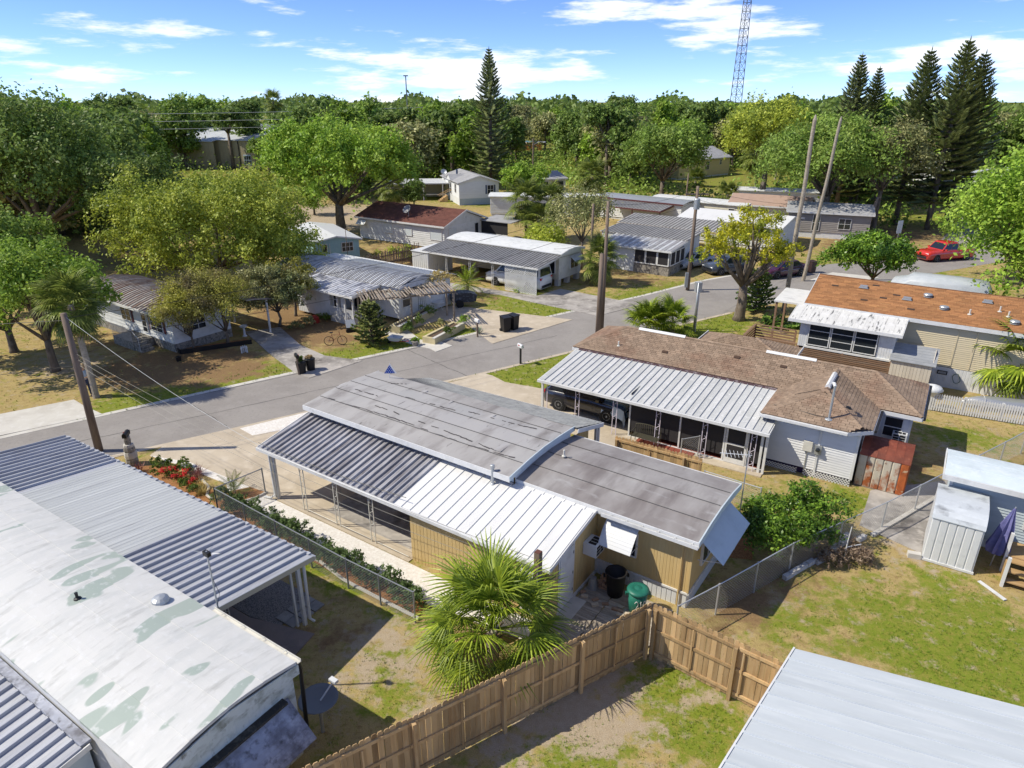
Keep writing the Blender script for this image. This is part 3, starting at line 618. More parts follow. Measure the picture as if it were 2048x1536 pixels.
def LR(x0, x1, n, m, h, rw): ribbed(T, (x1, 0, 2.28), (x0, 0, 2.28), (x1, -3.34, 2.66), n, m, h, rw)
LR(0, 3.9, 13, lp_grey, .075, .06); LR(3.9, 10.05, 34, lp_flat, .007, .05); LR(10.05, 14.05, 13, lp_grey, .075, .06)
B('gutter', grey_metal, T, -.05, 14.1, .005, .10, 2.15, 2.27)
MB().beam((14.08, .02, 2.22), (14.08, -3.34, 2.60), .03, .16).build('rake_trim', grey_metal, T)
for k in range(40): B('panel_end', lp_grey[k % 3], T, .12+k*.35, .26+k*.35, -.02, .09, 2.272, 2.31)
bowroof(T, -3, 17.3, -6.78, -3.30, 2.80, 3.02, wr_white, strips=4, thick=.08)
MB().slab([(17.3, -6.8, 2.72), (17.3, -5.04, 2.93), (17.3, -3.28, 2.72), (17.3, -3.28, 2.45), (17.3, -5.04, 2.66), (17.3, -6.8, 2.45)], (.03, 0, 0)).build('fascia', wall_lichen, T)
corr('wall', wall_lichen, T, (17.22, -6.7), (17.22, -3.4), .5, 2.7, .3, .01); corr('wall', wall_lichen, T, (17.22, -3.4), (-2.9, -3.4), .5, 2.78, .3, .01)
corr('skirting', wall_lichen, T, (17.2, -6.7), (17.2, -3.42), 0, .5, .2, .015)
B('wall', white, T, -2.9, 17.15, -6.7, -3.5, .4, 2.72)
mb = MB(); mb.slab([(14.2, -3.30, 2.76), (14.2, -3.20, 2.76), (14.2, -3.20, 2.84), (14.2, -3.215, 2.84), (14.2, -3.215, 2.78), (14.2, -3.30, 2.78)], (3.15, 0, 0)); mb.build('gutter', offwhite, T)
for k in range(4): B('gutter_strap', offwhite, T, 14.6+k*.75, 14.62+k*.75, -3.30, -3.2, 2.84, 2.85)
MB().tube([(17.25, -3.24, 2.75), (17.28, -3.2, 2.5), (17.26, -3.28, .3)], .05, 6).build('downspout', black, T)
# vents on the white roof
MB().lathe([(.02,0),(.22,0),(.20,.07),(.13,.12),(.02,.14)], 12).build('roof_vent', grey_metal, T, loc=(12.97, -3.86, 2.93))
vent_pipe(T, 11.3, -5.0, 3.02, .16, .035, black); vent_pipe(T, 2.9, -5.6, 3.0, .2, .03, black)
# low ribbed roof on the far side
ribbed(T, (-3, -9.6, 2.02), (15.05, -9.6, 2.02), (-3, -6.95, 2.28), 54, lp_grey, .075, .10)
B('flashing', mossy, T, -3, 15.0, -6.95, -6.74, 2.30, 2.36)
B('wall', soft_blue, T, 8, 14.9, -9.3, -6.8, .2, 2.0)
MB().beam((15.07, -9.6, 1.98), (15.07, -6.8, 2.26), .03, .14).build('rake_trim', white, T)
# awning on the end wall
aw = bpy.data.objects.new('awning', MB().beam((17.25, -6.4, 1.35), (18.05, -6.4, 1.25), .02, .02).beam((17.25, -3.75, 1.35), (18.05, -3.75, 1.25), .02, .02).mesh('awning', white_metal)); link(aw, T)
for i in range(10):
    t0, t1 = i/10, (i+1)/10+.012
    MB().slab([(17.25+.82*t0, -6.6, 1.98-.72*t0), (17.25+.82*t1, -6.6, 1.99-.72*t1), (17.25+.82*t1, -3.62, 1.99-.72*t1), (17.25+.82*t0, -3.62, 1.98-.72*t0)][::-1], (0, 0, -.015)).build('slat', mossy, aw)
B('ledge', mat('dark_moss', (.045,.042,.036), .95, [((.13,.12,.10), 6, .5, .75)], bump=.8), T, 17.23, 17.42, -6.6, -3.75, 2.0, 2.07)
window(T, (17.24, -6.2), (17.24, -4.0), .9, 1.9, 3, 1)
# posts
for x in (13.86, 8.9, 3.6): B('post', white, T, x-.05, x+.05, -.47, -.37, 0, 2.2)
B('post', white, T, 13.70, 13.76, -.62, -.56, 0, 2.2)
MB().tube([(13.98, -.28, 2.15), (13.96, -.30, .2), (14.05, -.22, .08)], .045, 6).build('downspout', white, T)
scroll_post(T, 12.4, -1.9, 0, 2.35, offwhite, .18)
LEFT = T
def M_left(x, y, z=0): return Matrix.Translation(LEFT.location) @ (LEFT.rotation_euler.to_matrix() @ Vector((x, y, z)))
LEFT = T
sheet('patio_slab', [M_left(*p)[:2] for p in ((8,-3.35),(15.0,-3.35),(14.4,-.55),(12.2,-1.15),(8,-1.15))], .035, mat('stained_patio', (.25,.20,.17), .7, [((.16,.13,.12), 1.5, .45, .7), ((.33,.27,.22), 3, .5, .8)], coord='world'), .06)
sheet('gravel_bed', [M_left(*p)[:2] for p in ((9,-1.12),(12.2,-1.12),(13.3,-.85),(13.0,.55),(9,.5))], .022, mat('pebbles', (.26,.235,.21), .9, [((.10,.09,.08), 30, .42, .6), ((.52,.50,.47), 42, .55, .7)], coord='world', bump=1, bscale=40), .04)
pv = mat('paver', (.30,.285,.26), .9, [((.22,.21,.19), 5, .45, .75)], rnd=.15, bump=.2)
pt = thing('paving_stones', 'group of square grey pavers beside the gravel under the left carport', 'pavers', M_left(13.1, -.55), -33)
me = MB().box(-.19, .19, -.19, .19, 0, .05).mesh('paver', pv)
for i in range(2):
    for j in range(3): piece('paver', me, pt, (i*.42+rng.uniform(-.02,.02), j*.42, .005), (0, 0, rng.uniform(-.05, .05)))
# ---------------- antenna and dish by this home
t = thing('tv_antenna', 'thin roof antenna mast with small head standing at the edge of the left white roof', 'antenna', M_left(14.16, -3.10, 2.68), -33)
MB().tube([(0,0,0),(0,0,1.75)], .022, 6).build('mast', grey_metal, t)
hd = MB().box(-.1, .1, -.05, .05, 1.62, 1.74).build('antenna_head', black, t)
for a in range(4): MB().tube([(0,0,1.68),(.35*math.cos(a*1.57+.4),.35*math.sin(a*1.57+.4),1.72)], .008, 4).build('rod', grey_metal, t)
MB().tube([(0,0,1.0),(.12,.05,.5),(0,0,.1)], .006, 4).build('cable', black, t)
t = thing('satellite_dish', 'dark satellite dish lying face up on a post in the shade by the left home', 'satellite dish', M_left(17.15, -2.75), -33)
MB().tube([(0,0,0),(0,0,.95)], .045, 8).build('post', grey_metal, t)
MB().lathe([(.02,.98),(.2,1.0),(.38,1.06),(.47,1.12),(.48,1.11),(.38,1.03),(.2,.97),(.02,.95)], 20).build('dish', mat('dish_grey', (.16,.165,.17), .6), t, True)
MB().tube([(0,.05,1.0),(.1,.42,1.35)], .022, 6).build('feed_arm', white_metal, t); MB().box(.0, .22, .36, .48, 1.34, 1.42).build('receiver', white_metal, t)

# ------------------------------------------------------------------ metal roof, bottom right
zinc = mat('zinc_panel', (.50, .535, .55), .38, [((.43,.465,.48), .9, .4, .75, (.3,2,1)), ((.57,.60,.61), 2, .5, .8, (.3,3,1)), ((.40,.36,.31), 6, .74, .86)], rnd=.03)
T = thing('metal_outbuilding', 'plain pale zinc ribbed roof of an outbuilding in the lower right corner', 'outbuilding', (6.71, 12.51, 0), -22.8)
footprint(T, 0, 7, -7, 0)
A0 = math.radians(-17.2)
ribbed(T, (0, 0, 2.5), (-1.95, -6.2, 2.44), (7.2, 0, 2.62), 15, zinc, .022, .08, skew=True)
B('wall', white, T, .3, 6.5, -5.8, -.25, 0, 2.36)
MB().beam((-.02, .02, 2.44), (-1.97, -6.2, 2.38), .04, .16).build('gutter', white, T)
# ------------------------------------------------------------------ board fence, two runs meeting in the corner
FA, FB, FC = Vector((3.80, 14.90, 0)), Vector((-5.1, 9.38, 0)), Vector((6.75, 12.60, 0))
def board_fence(label, a, b, H, side, posts, cat='fence', pw=.14, posth=0):
    d = (b-a); L_ = d.length; ang = math.degrees(math.atan2(d.y, d.x)); t = thing('board_fence', label, cat, a, ang)
    n = int(L_/pw); me = MB().slab([(0,0,0),(pw-.008,0,0),(pw-.008,0,H-.05),(pw-.035,0,H),(.027,0,H),(0,0,H-.05)][::-1], (0, .02, 0)).mesh('picket', wood_new)
    for i in range(n): piece('picket', me, t, (i*L_/n, rng.uniform(-.004, .004), rng.uniform(.01, .05)), (rng.uniform(-.008, .008), rng.uniform(-.006, .006), 0))
    y0 = -.045 if side < 0 else .022
    for z in (.22, H*.55, H-.14):
        k = 0; x = 0
        while x < L_-.1:
            e = min(x+2.4, L_); o = B('rail', wood_new, t, x+.01, e-.01, y0, y0+.04, z-.045, z+.045); x = e
    for i, x in enumerate(posts):
        w_ = .045 if i % 2 == 0 else .02; dp = .09 if i % 2 == 0 else .03
        if x <= L_: B('post' if i % 2 == 0 else 'stile', wood_new, t, x-w_, x+w_, y0-dp if side < 0 else y0+.042, y0 if side < 0 else y0+.042+dp, 0 if i % 2 == 0 else .25, H-.10 if i % 2 == 0 else H-.2)
    return t
board_fence('long run of the wooden board fence along the lower left, behind the palm', FA, FB, 1.83, 1, [.15, 1.25, 2.4, 3.6, 4.75, 5.9, 7.1, 8.3, 9.5, 10.4])
board_fence('short run of the wooden board fence from the corner to the zinc roof', FA+Vector((.06,-.06,0)), FC, 1.83, -1, [.12, 1.2, 2.35, 2.55, 3.4])
# ------------------------------------------------------------------ white house with the brown shingle roof
shingle_brown = mat('brown_shingle', (.285, .205, .142), .92, [((.225,.158,.108), 1.4, .4, .7), ((.345,.255,.182), 6, .5, .8), ((.21,.12,.078), .5, .5, .75)], rnd=.14, island=.18, bump=.25, bscale=90, coord='world')
felt_b = mat('brown_felt', (.075, .045, .03), .95)
lilac = mat('white_iron', (.66, .60, .68), .5)
wsiding = mat('white_vinyl', (.68, .68, .67), .5, [((.60,.60,.60), 1.5, .5, .8)], rnd=.02)
carpan = [mat('aged_white_panel_%d' % i, c, .5, [((.44,.445,.43), 1.2, .45, .75, (3,.35,1)), ((.40,.41,.39), 1.8, .55, .8, (3,.5,1)), ((.68,.68,.67), 4, .55, .8)], rnd=.06) for i, c in enumerate(((.51,.515,.50), (.55,.55,.535)))]
redfloor = mat('red_tile', (.28, .075, .045), .7, [((.20,.05,.035), 3, .45, .75)], coord='world')
T = thing('house', 'white sided house with brown shingle hip roofs and scroll-post carport, right of centre', 'house', (10.62, 24.77, 0), -32.8)
BROWN = T
def M_br(x, y, z=0): return Matrix.Translation(BROWN.location) @ (BROWN.rotation_euler.to_matrix() @ Vector((x, y, z)))
footprint(T, -11.2, 3.2, .1, 8); footprint(T, 2.9, 4.8, 3.8, 8)
X0, X1, Y0, Y1, ZE, ZR, YR = -11.2, 4.95, 3.70, 7.90, 2.52, 3.40, 5.80
XA, XB = -9.1, 2.85
faces = [([(X0,Y0,ZE),(X1,Y0,ZE),(XB,YR,ZR),(XA,YR,ZR)], ((X0,Y0,ZE),(X1,Y0,ZE)), 90), ([(X0,Y1,ZE),(X0,Y0,ZE),(XA,YR,ZR)], ((X0,Y1,ZE),(X0,Y0,ZE)), 0),
         ([(X1,Y0,ZE),(X1,Y1,ZE),(XB,YR,ZR)], ((X1,Y0,ZE),(X1,Y1,ZE)), 40), ([(X1,Y1,ZE),(X0,Y1,ZE),(XA,YR,ZR),(XB,YR,ZR)], ((X1,Y1,ZE),(X0,Y1,ZE)), 0)]
# cross wing with a clipped corner
WX0, WX1, WY, WP = -.76, 3.40, .66, (1.32, 2.74, 3.29); sl = .378; PC = (3.027, 1.033, 2.64); WE = 2.5
yv = Y0+(3.29-ZE)/((ZR-ZE)/(YR-Y0))
faces += [([(WX0,WY,WE),(2.6,WY,WE),PC,WP], ((WX0,WY,WE),(2.6,WY,WE)), 90), ([(WX1,1.36,WE),(WX1,Y0-.05,WE),(1.32,yv,3.29),WP,PC], ((WX1,1.36,WE),(WX1,Y0-.05,WE)), 80),
          ([(WX0,Y0-.05,WE),(WX0,WY,WE),WP,(1.32,yv,3.29)], ((WX0,Y0-.05,WE),(WX0,WY,WE)), 0)]
# rear porch roof
faces += [([(-6.1,7.3,2.38),(-1.0,7.3,2.38),(-3.1,8.9,3.0),(-4.3,8.9,3.0)], ((-6.1,7.3,2.38),(-1.0,7.3,2.38)), 0), ([(-1.0,7.3,2.38),(-1.0,10.4,2.38),(-3.1,8.9,3.0)], ((-1.0,7.3,2.38),(-1.0,10.4,2.38)), 0),
          ([(-6.1,10.4,2.38),(-6.1,7.3,2.38),(-4.3,8.9,3.0)], ((-6.1,10.4,2.38),(-6.1,7.3,2.38)), 0), ([(-1.0,10.4,2.38),(-6.1,10.4,2.38),(-4.3,8.9,3.0),(-3.1,8.9,3.0)], ((-1.0,10.4,2.38),(-6.1,10.4,2.38)), 0)]
for i, (poly, ev, ns) in enumerate(faces):
    MB().slab(poly, (0, 0, -.06)).build('roof_deck', felt_b, T)
    shingles(T, poly, ev, shingle_brown, .14, .30, ns, seed=20+i)
def caps(a, b):         # ridge and hip cap shingles
    a, b = Vector(a), Vector(b); n = int((b-a).length/.24); me = MB(); d = (b-a).normalized(); side = d.cross(Vector((0,0,1))).normalized()
    m_ = MB().add([tuple(side*.11-Vector((0,0,.035))), tuple(Vector((0,0,.012))), tuple(-side*.11-Vector((0,0,.035))), tuple(d*.26+side*.11-Vector((0,0,.045))), tuple(d*.26), tuple(d*.26-side*.11-Vector((0,0,.045)))], [(0,1,4,3),(1,2,5,4)]).mesh('ridge_cap', shingle_brown)
    for k in range(n): piece('ridge_cap', m_, T, a+(b-a)*(k/n)+Vector((0,0,.03)))
for a, b in (((XA,YR,ZR),(XB,YR,ZR)), ((X0,Y0,ZE),(XA,YR,ZR)), ((X1,Y0,ZE),(XB,YR,ZR)), ((WX0,WY,WE),WP), (PC,WP), (WP,(1.32,yv,3.29)), ((-1,7.3,2.38),(-3.1,8.9,3.0))): caps(a, b)
# fascias and gutters
for a, b in (((X0,Y0-.02),(WX0,Y0-.02)), ((X0-.02,Y0),(X0-.02,Y1)), ((WX1,Y0-.02),(X1,Y0-.02)), ((X1+.02,Y0),(X1+.02,Y1)), ((WX0,WY-.02),(2.6,WY-.02)), ((2.6,WY-.02),(WX1+.02,1.36)), ((WX1+.02,1.36),(WX1+.02,Y0)), ((WX0-.02,WY),(WX0-.02,Y0)), ((-6.1,7.28),(-6.1,10.4)), ((-.98,7.3),(-.98,10.4))):
    MB().beam((*a, ZE-.12), (*b, ZE-.12), .035, .16).build('fascia', white, T)
B('gutter', white, T, WX0, 2.6, WY-.13, WY-.04, ZE-.14, ZE-.04); MB().beam((WX1+.09,1.4,ZE-.09), (WX1+.09,Y0-.05,ZE-.09), .09, .10).build('gutter', black, T); MB().beam((X1+.08,Y0,ZE-.09), (X1+.08,Y1,ZE-.09), .09, .10).build('gutter', black, T)
MB().slab([(2.58,WY+.02,2.40),(3.38,1.38,2.40),(2.6,1.5,2.40)], (0,0,-.02)).build('soffit', soft_blue, T)
# white ridge vents
for x0, x1 in ((-8.4,-5.9), (-1.9,.35)): MB().slab([(x0,YR-.12,ZR-.01),(x0,YR,ZR+.09),(x0,YR+.12,ZR-.01),(x0,YR,ZR+.03)], (x1-x0,0,0)).build('ridge_vent', white, T)
MB().slab([(1.2,2.95,3.27),(1.23,2.95,3.38),(1.32,2.95,3.43),(1.41,2.95,3.38),(1.44,2.95,3.27),(1.32,2.95,3.32)][::-1], (0,1.75,0)).build('ridge_vent', white, T)
for x, y in ((-6.6,4.5), (-3.2,5.05), (-1.05,5.0)): 
    z = ZE+(ZR-ZE)*(y-Y0)/(YR-Y0)
    MB().slab([(x,y-.07,z+.0),(x+.28,y-.07,z+.0),(x+.28,y+.07,z+.06),(x,y+.07,z+.06)], (0,0,.03)).build('slot_vent', felt_b, T)
vent_pipe(T, -8.9, 4.35, 2.78, .22, .035, offwhite); vent_pipe(T, 2.3, 2.1, 2.92, .03, .05, black)
# walls
def wallb(p0, p1, z0=.32, z1=2.42): boards(T, p0, p1, z0, z1, .112, wsiding)
wallb((-.36,1.05),(3.0,1.05)); wallb((3.0,1.05),(3.0,4.15)); wallb((3.0,4.15),(4.6,4.15)); wallb((4.6,4.15),(4.6,7.5)); wallb((-.36,4.2),(-.36,1.05)); wallb((-10.8,4.15),(-.36,4.15), .1, 2.45); wallb((-10.8,7.5),(-10.8,4.15), .1, 2.45)
for x, y in ((-.37,1.04),(3.0,1.04),(4.6,4.14)): B('corner_trim', white, T, x-.05, x+.05, y-.035, y+.05, .3, 2.44)
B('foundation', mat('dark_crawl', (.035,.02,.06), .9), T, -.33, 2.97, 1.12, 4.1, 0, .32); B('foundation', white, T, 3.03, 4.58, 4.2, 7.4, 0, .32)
lt = tag(lattice(lattice(MB(), (-.5,.98), (.95,.98), .0, .26, .12, .028), (1.2,.98), (3.0,.98), .0, .30, .12, .028).build('lattice_skirt', white, T), kind='stuff')
# meter, box, conduits, riser
B('conduit', white_metal, T, 1.58, 1.66, .98, 1.03, .1, 2.36); B('meter_box', offwhite, T, 1.05, 1.40, .90, 1.02, 1.15, 1.58); m_ = B('meter_socket', grey_metal, T, 1.5, 1.76, .90, 1.02, 1.10, 1.50)
MB().lathe([(.09,0),(.09,.08),(.05,.11)], 12).xf(Matrix.Translation((1.63,.89,1.34)) @ Matrix.Rotation(math.pi/2, 4, 'X')).build('meter', glass, m_, True)
B('conduit', grey_metal, T, 1.20, 1.24, .985, 1.02, .2, 1.15)
MB().lathe([(.16,0),(.13,.03),(.045,.06),(.045,1.45)], 10).build('service_riser', grey_metal, T, loc=(1.78,1.12,2.66))
MB().tube([(1.78,1.12,4.08),(1.72,1.25,4.16),(1.66,1.4,4.10)], .06, 8).build('weather_head', white_metal, T)
for pts in ([(1.7,1.35,4.08),(1.62,1.3,3.75),(1.74,1.18,3.7)], [(.2,2.2,2.98),(.7,2.5,3.12),(1.1,2.75,3.22),(1.4,2.4,3.24)], [(-.4,1.3,2.70),(.5,1.25,2.72),(1.3,1.1,2.72),(1.75,1.1,2.74)]): MB().tube(pts, .012, 4).build('service_wire', black, T)
window(T, (3.6,4.14), (4.35,4.14), 1.2, 2.15, 1, 2); ac_unit(T, (4.3,4.12,1.15), 'y-', .55, .4, .35)
# ---- carport roof and posts
EY, ET, EZ0, EZ1 = -.20, 3.62, 2.05, 2.42
ribbed(T, (-10.95,EY,EZ0), (-.15,EY,EZ0), (-10.95,ET,EZ1), 34, carpan, .045, .04)
B('flashing', mat('dark_flashing', (.09,.05,.055), .7, [((.3,.25,.25), 5, .5, .7)]), T, -10.8, -.8, ET-.02, ET+.06, EZ1-.05, EZ1+.08)
B('gutter', white, T, -11.0, -.1, EY-.10, EY-.005, EZ0-.13, EZ0-.01); MB().beam((-10.97,EY,EZ0-.05),(-10.97,ET,EZ1-.05), .03, .1).build('rake_trim', white, T); MB().beam((-.12,EY,EZ0-.05),(-.12,.6,EZ0+.03), .03, .12).build('rake_trim', white, T)
for x in (-8.95,-7.0,-4.9,-2.78,-.72): scroll_post(T, x, .02, .04, 1.94, lilac, .2)
B('post', white, T, -10.90, -10.80, -.05, .05, .02, 1.94); B('post', lilac, T, -10.62, -10.59, -.0, .03, .02, 1.94)
for x in (-.40,-.22): B('post', white, T, x-.05, x+.05, .05, .15, .02, 1.96)
# screened porch
SX = [-6.35, -3.95, -1.95, -.85, -.3]
pr = [(-6.35,-3.95),(-3.95,-1.98),(-1.0,-.35)]
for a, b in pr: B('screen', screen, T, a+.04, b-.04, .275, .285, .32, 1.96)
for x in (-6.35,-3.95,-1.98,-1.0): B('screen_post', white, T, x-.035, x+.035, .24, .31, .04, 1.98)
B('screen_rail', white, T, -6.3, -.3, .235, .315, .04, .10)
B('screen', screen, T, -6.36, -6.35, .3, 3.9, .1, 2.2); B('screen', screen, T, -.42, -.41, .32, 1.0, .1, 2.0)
sd = MB().box(-1.92,-1.84,.22,.26,.08,1.92).box(-1.10,-1.02,.22,.26,.08,1.92).box(-1.84,-1.10,.22,.26,1.82,1.92).box(-1.84,-1.10,.22,.26,.08,.30).box(-1.84,-1.10,.22,.26,.92,1.0).build('screen_door', white, T)
B('screen', screen, sd, -1.84, -1.10, .238, .245, .30, .92); B('screen', screen, sd, -1.84, -1.10, .238, .245, 1.0, 1.82); B('handle', grey_metal, sd, -1.12, -1.08, .18, .22, .95, 1.05)
fl = B('porch_floor', redfloor, T, -6.3, -.4, .32, 4.1, .02, .09)
sheet('porch_slab', [M_br(*p)[:2] for p in ((-6.4,-.35),(-.2,-.25),(-.2,.3),(-6.4,.3))], .045, concrete, .06)
sheet('carport_slab', [M_br(*p)[:2] for p in ((-11.3,-.5),(-6.4,-.4),(-6.4,4.1),(-11.3,4.1))], .034, concrete, .06)
# red steps / tiles in front of the porch
me = MB().box(-.14,.14,-.14,.14,0,.03).mesh('floor_tile', redfloor)
tt = thing('tile_strip', 'short strip of red floor tiles outside the screened porch', 'tiles', M_br(-3.5,-.05,.045), -32.8)
for i in range(9):
    for j in range(2): piece('floor_tile', me, tt, (-2.2+i*.30, -.15+j*.30, .005))
# ---- bench by the porch
bronze = mat('bench_iron', (.10,.095,.07), .5, metal=.4)
t = thing('garden_bench', 'curved-back metal bench in front of the screened porch', 'bench', M_br(-5.35,-.15,.045), -32.8)
mb = MB()
for i in range(12): B('seat_slat', bronze, t, -.62, .62, -.24+i*.04-.012, -.24+i*.04+.012, .40, .415)
for i in range(13):
    x = -.6+i*.1; B('back_slat', bronze, t, x-.012, x+.012, .25, .27, .45, .80+.09*(1-(x/.6)**2))
MB().tube([(-.62+.1*k, .26, .80+.09*(1-((-.62+.1*k)/.62)**2)) for k in range(13)], .02, 5).build('back_rail', bronze, t)
for s in (-1, 1):
    for y in (-.25, .26): MB().tube([(s*.6,y,0),(s*.6,y,.42 if y < 0 else .8)], .018, 5).build('leg', bronze, t)
    MB().tube([(s*.6,-.25,.42),(s*.6,-.26,.62),(s*.6,.1,.64),(s*.6,.26,.62)], .018, 5).build('armrest', bronze, t)
# ---- small board fence and chain-link gate between the homes
board_fence('short board fence between the tan home and the screened porch', Vector((4.35,25.62,0)), Vector((7.50,23.62,0)), 1.45, -1, [.1,1.5,3.0,3.68])
# ---- rusty shed
rsh = mat('rusty_shed_panel', (.50,.45,.36), .7, [((.30,.085,.025), 1.5, .50, .62, (1,1,.8)), ((.42,.38,.31), 4, .5, .8), ((.16,.05,.02), 6, .62, .72)], rnd=.06)
rust_side = mat('rusty_orange_panel', (.42,.11,.03), .75, [((.22,.06,.02), 2.5, .45, .7), ((.52,.40,.26), 3, .6, .7)], rnd=.06)
rtop = mat('rust_red_roof', (.21,.055,.03), .6, [((.13,.035,.02), 1.6, .42, .7), ((.30,.10,.055), 6, .55, .8)], rnd=.08)
t = thing('tool_shed', 'rusted beige and orange metal shed with round red-brown roof beside the brown-roofed house', 'shed', M_br(3.12,1.28), -32.8)
EXCL.append([tuple(M_br(x,y)[:2]) for x, y in ((3.1,1.2),(4.9,1.2),(4.9,3.2),(3.1,3.2))])
prof = [(0,1.42),(.12,1.62),(.38,1.78),(.8,1.86),(1.2,1.80),(1.6,1.6),(1.75,1.42)]
for i in range(6):
    x = i*.30; MB().slab([(x,y,z) for y, z in prof]+[(x,y,z-.03) for y, z in reversed(prof)], (.292,0,0)).build('roof_panel', rtop, t)
    MB().slab([(x+.29,y,z+.012) for y, z in prof]+[(x+.29,y,z-.01) for y, z in reversed(prof)], (.02,0,0)).build('roof_seam', rtop, t)
    corr('wall_panel', rsh if i < 5 else rust_side, t, (x+.005,.03), (x+.295,.03), .04, 1.42, .29, .025)
for i in range(4): corr('wall_panel', rust_side, t, (1.79,.04+i*.42), (1.79,.45+i*.42), .04, 1.45+.2*math.sin(math.pi*(i+.5)/4), .42, .02)
B('back_wall', rsh, t, 0, 1.78, 1.70, 1.73, 0, 1.5); B('side_wall', rsh, t, 0, .02, .05, 1.7, 0, 1.6); B('base', wood_grey, t, -.02, 1.82, .0, 1.76, 0, .05)
MB().lathe([(.16,0),(.17,.02),(.05,.04),(.02,.05)], 14).xf(Matrix.Translation((-.18,-.1,.18)) @ Matrix.Rotation(math.pi/2,4,'X')).build('wheel', dark, thing('garden_cart', 'small wheel of a cart leaning at the foot of the rusty shed', 'cart', M_br(3.0,1.2), -32.8))
# ------------------------------------------------------------------ beige house with the orange roof
orange = mat('orange_shingle', (.36, .168, .068), .9, [((.27,.125,.05), .9, .42, .72), ((.44,.22,.085), 2.4, .5, .75, (.35,3,1)), ((.46,.27,.12), 3.2, .60, .72, (.25,5,1))], rnd=.1, island=.2, bump=.2, bscale=90, coord='object')
beige = mat('beige_vinyl', (.60, .515, .345), .6, [((.54,.465,.30), 1.2, .45, .8)], rnd=.03)
stained_white = mat('stained_white_roof', (.64, .63, .59), .6, [((.50,.49,.46), 1.8, .50, .75, (3,.4,1)), ((.10,.10,.095), 1.5, .56, .66, (5,.7,1)), ((.74,.73,.70), 3, .5, .8)], rnd=.02)
T = thing('house', 'beige sided house with rust-orange shingle roof and white-roofed sun porch', 'house', (18.33, 40.88, 0), -33.4)
def M_or(x, y, z=0, T=T): return Matrix.Translation(T.location) @ (T.rotation_euler.to_matrix() @ Vector((x, y, z)))
footprint(T, .2, 14.5, -3, 4.2)
x0, x1, y0, y1, ze, zr, yr = .25, 14.6, -2.75, 4.4, 3.62, 4.62, .85
for poly, ev, ns in (([(x0,y0,ze),(x1,y0,ze),(x1,yr,zr),(x0,yr,zr)], ((x0,y0,ze),(x1,y0,ze)), 0), ([(x1,y1,ze),(x0,y1,ze),(x0,yr,zr),(x1,yr,zr)], ((x1,y1,ze),(x0,y1,ze)), 0)):
    MB().slab(poly, (0,0,-.06)).build('roof_deck', mat('orange_felt', (.16,.07,.03), .9), T); shingles(T, poly, ev, orange, .15, .42, 0, seed=5, lift=.012, gap=.008)
B('fascia', white, T, x0-.02, x1, y0-.035, y0-.003, ze-.22, ze-.01)
MB().slab([(x0-.04,y0,ze+.01),(x0-.04,yr,zr+.01),(x0-.04,y1,ze+.01),(x0-.04,y1,ze-.16),(x0-.04,yr,zr-.16),(x0-.04,y0,ze-.16)], (.03,0,0)).build('rake_trim', white, T)
boards(T, (.5,-2.5), (14,-2.5), 1.15, 3.5, .105, beige); boards(T, (.5,4.1), (.5,-2.5), 1.15, 3.5, .105, beige); gable_ends(T, .5, .6, -2.5, 4.1, 3.5, 4.45, beige)
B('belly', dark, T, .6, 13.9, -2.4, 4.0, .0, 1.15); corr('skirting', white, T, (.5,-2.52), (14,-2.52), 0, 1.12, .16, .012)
dtrim = MB().box(8.0,8.05,-2.555,-2.528,1.2,3.3).box(8.85,8.90,-2.555,-2.528,1.2,3.3).box(8.05,8.85,-2.555,-2.528,3.25,3.3).build('blocked_door_trim', beige, T)
# vents and flues
for x, y, kind in ((2.9,-.2,'box'),(6.2,-.3,'cap'),(5.25,-.9,'box'),(7.1,-1.4,'cap'),(9.0,-.1,'box'),(8.3,-1.6,'pipe'),(9.6,-.9,'pipe'),(10.0,-1.3,'pipe'),(10.3,-1.9,'cap'),(11.6,-.6,'pipe')):
    z = ze+(zr-ze)*(y-y0)/(yr-y0)
    if kind == 'box': MB().box(-.2,.2,-.13,.13,0,.14).box(-.25,.25,-.17,.17,.0,.03).build('roof_vent', grey_metal, T, loc=(x,y,z))
    elif kind == 'cap': MB().lathe([(.22,0),(.22,.03),(.12,.05),(.12,.12),(.24,.12),(.2,.18),(.03,.21)], 14).build('roof_vent', grey_metal, T, loc=(x,y,z))
    else: vent_pipe(T, x, y, z, .26, .04, offwhite)
for x, y in ((1.2,-.4),(3.3,.2),(4.5,-.6),(3.9,-1.1),(3.0,-1.6),(5.4,-1.9)):
    z = ze+(zr-ze)*(y-y0)/(yr-y0); MB().slab([(x,y-.06,z),(x+.36,y-.06,z),(x+.36,y+.06,z+.035),(x,y+.06,z+.035)], (0,0,.02)).build('missing_shingle', mat('bare_felt', (.06,.04,.03), .9), T)
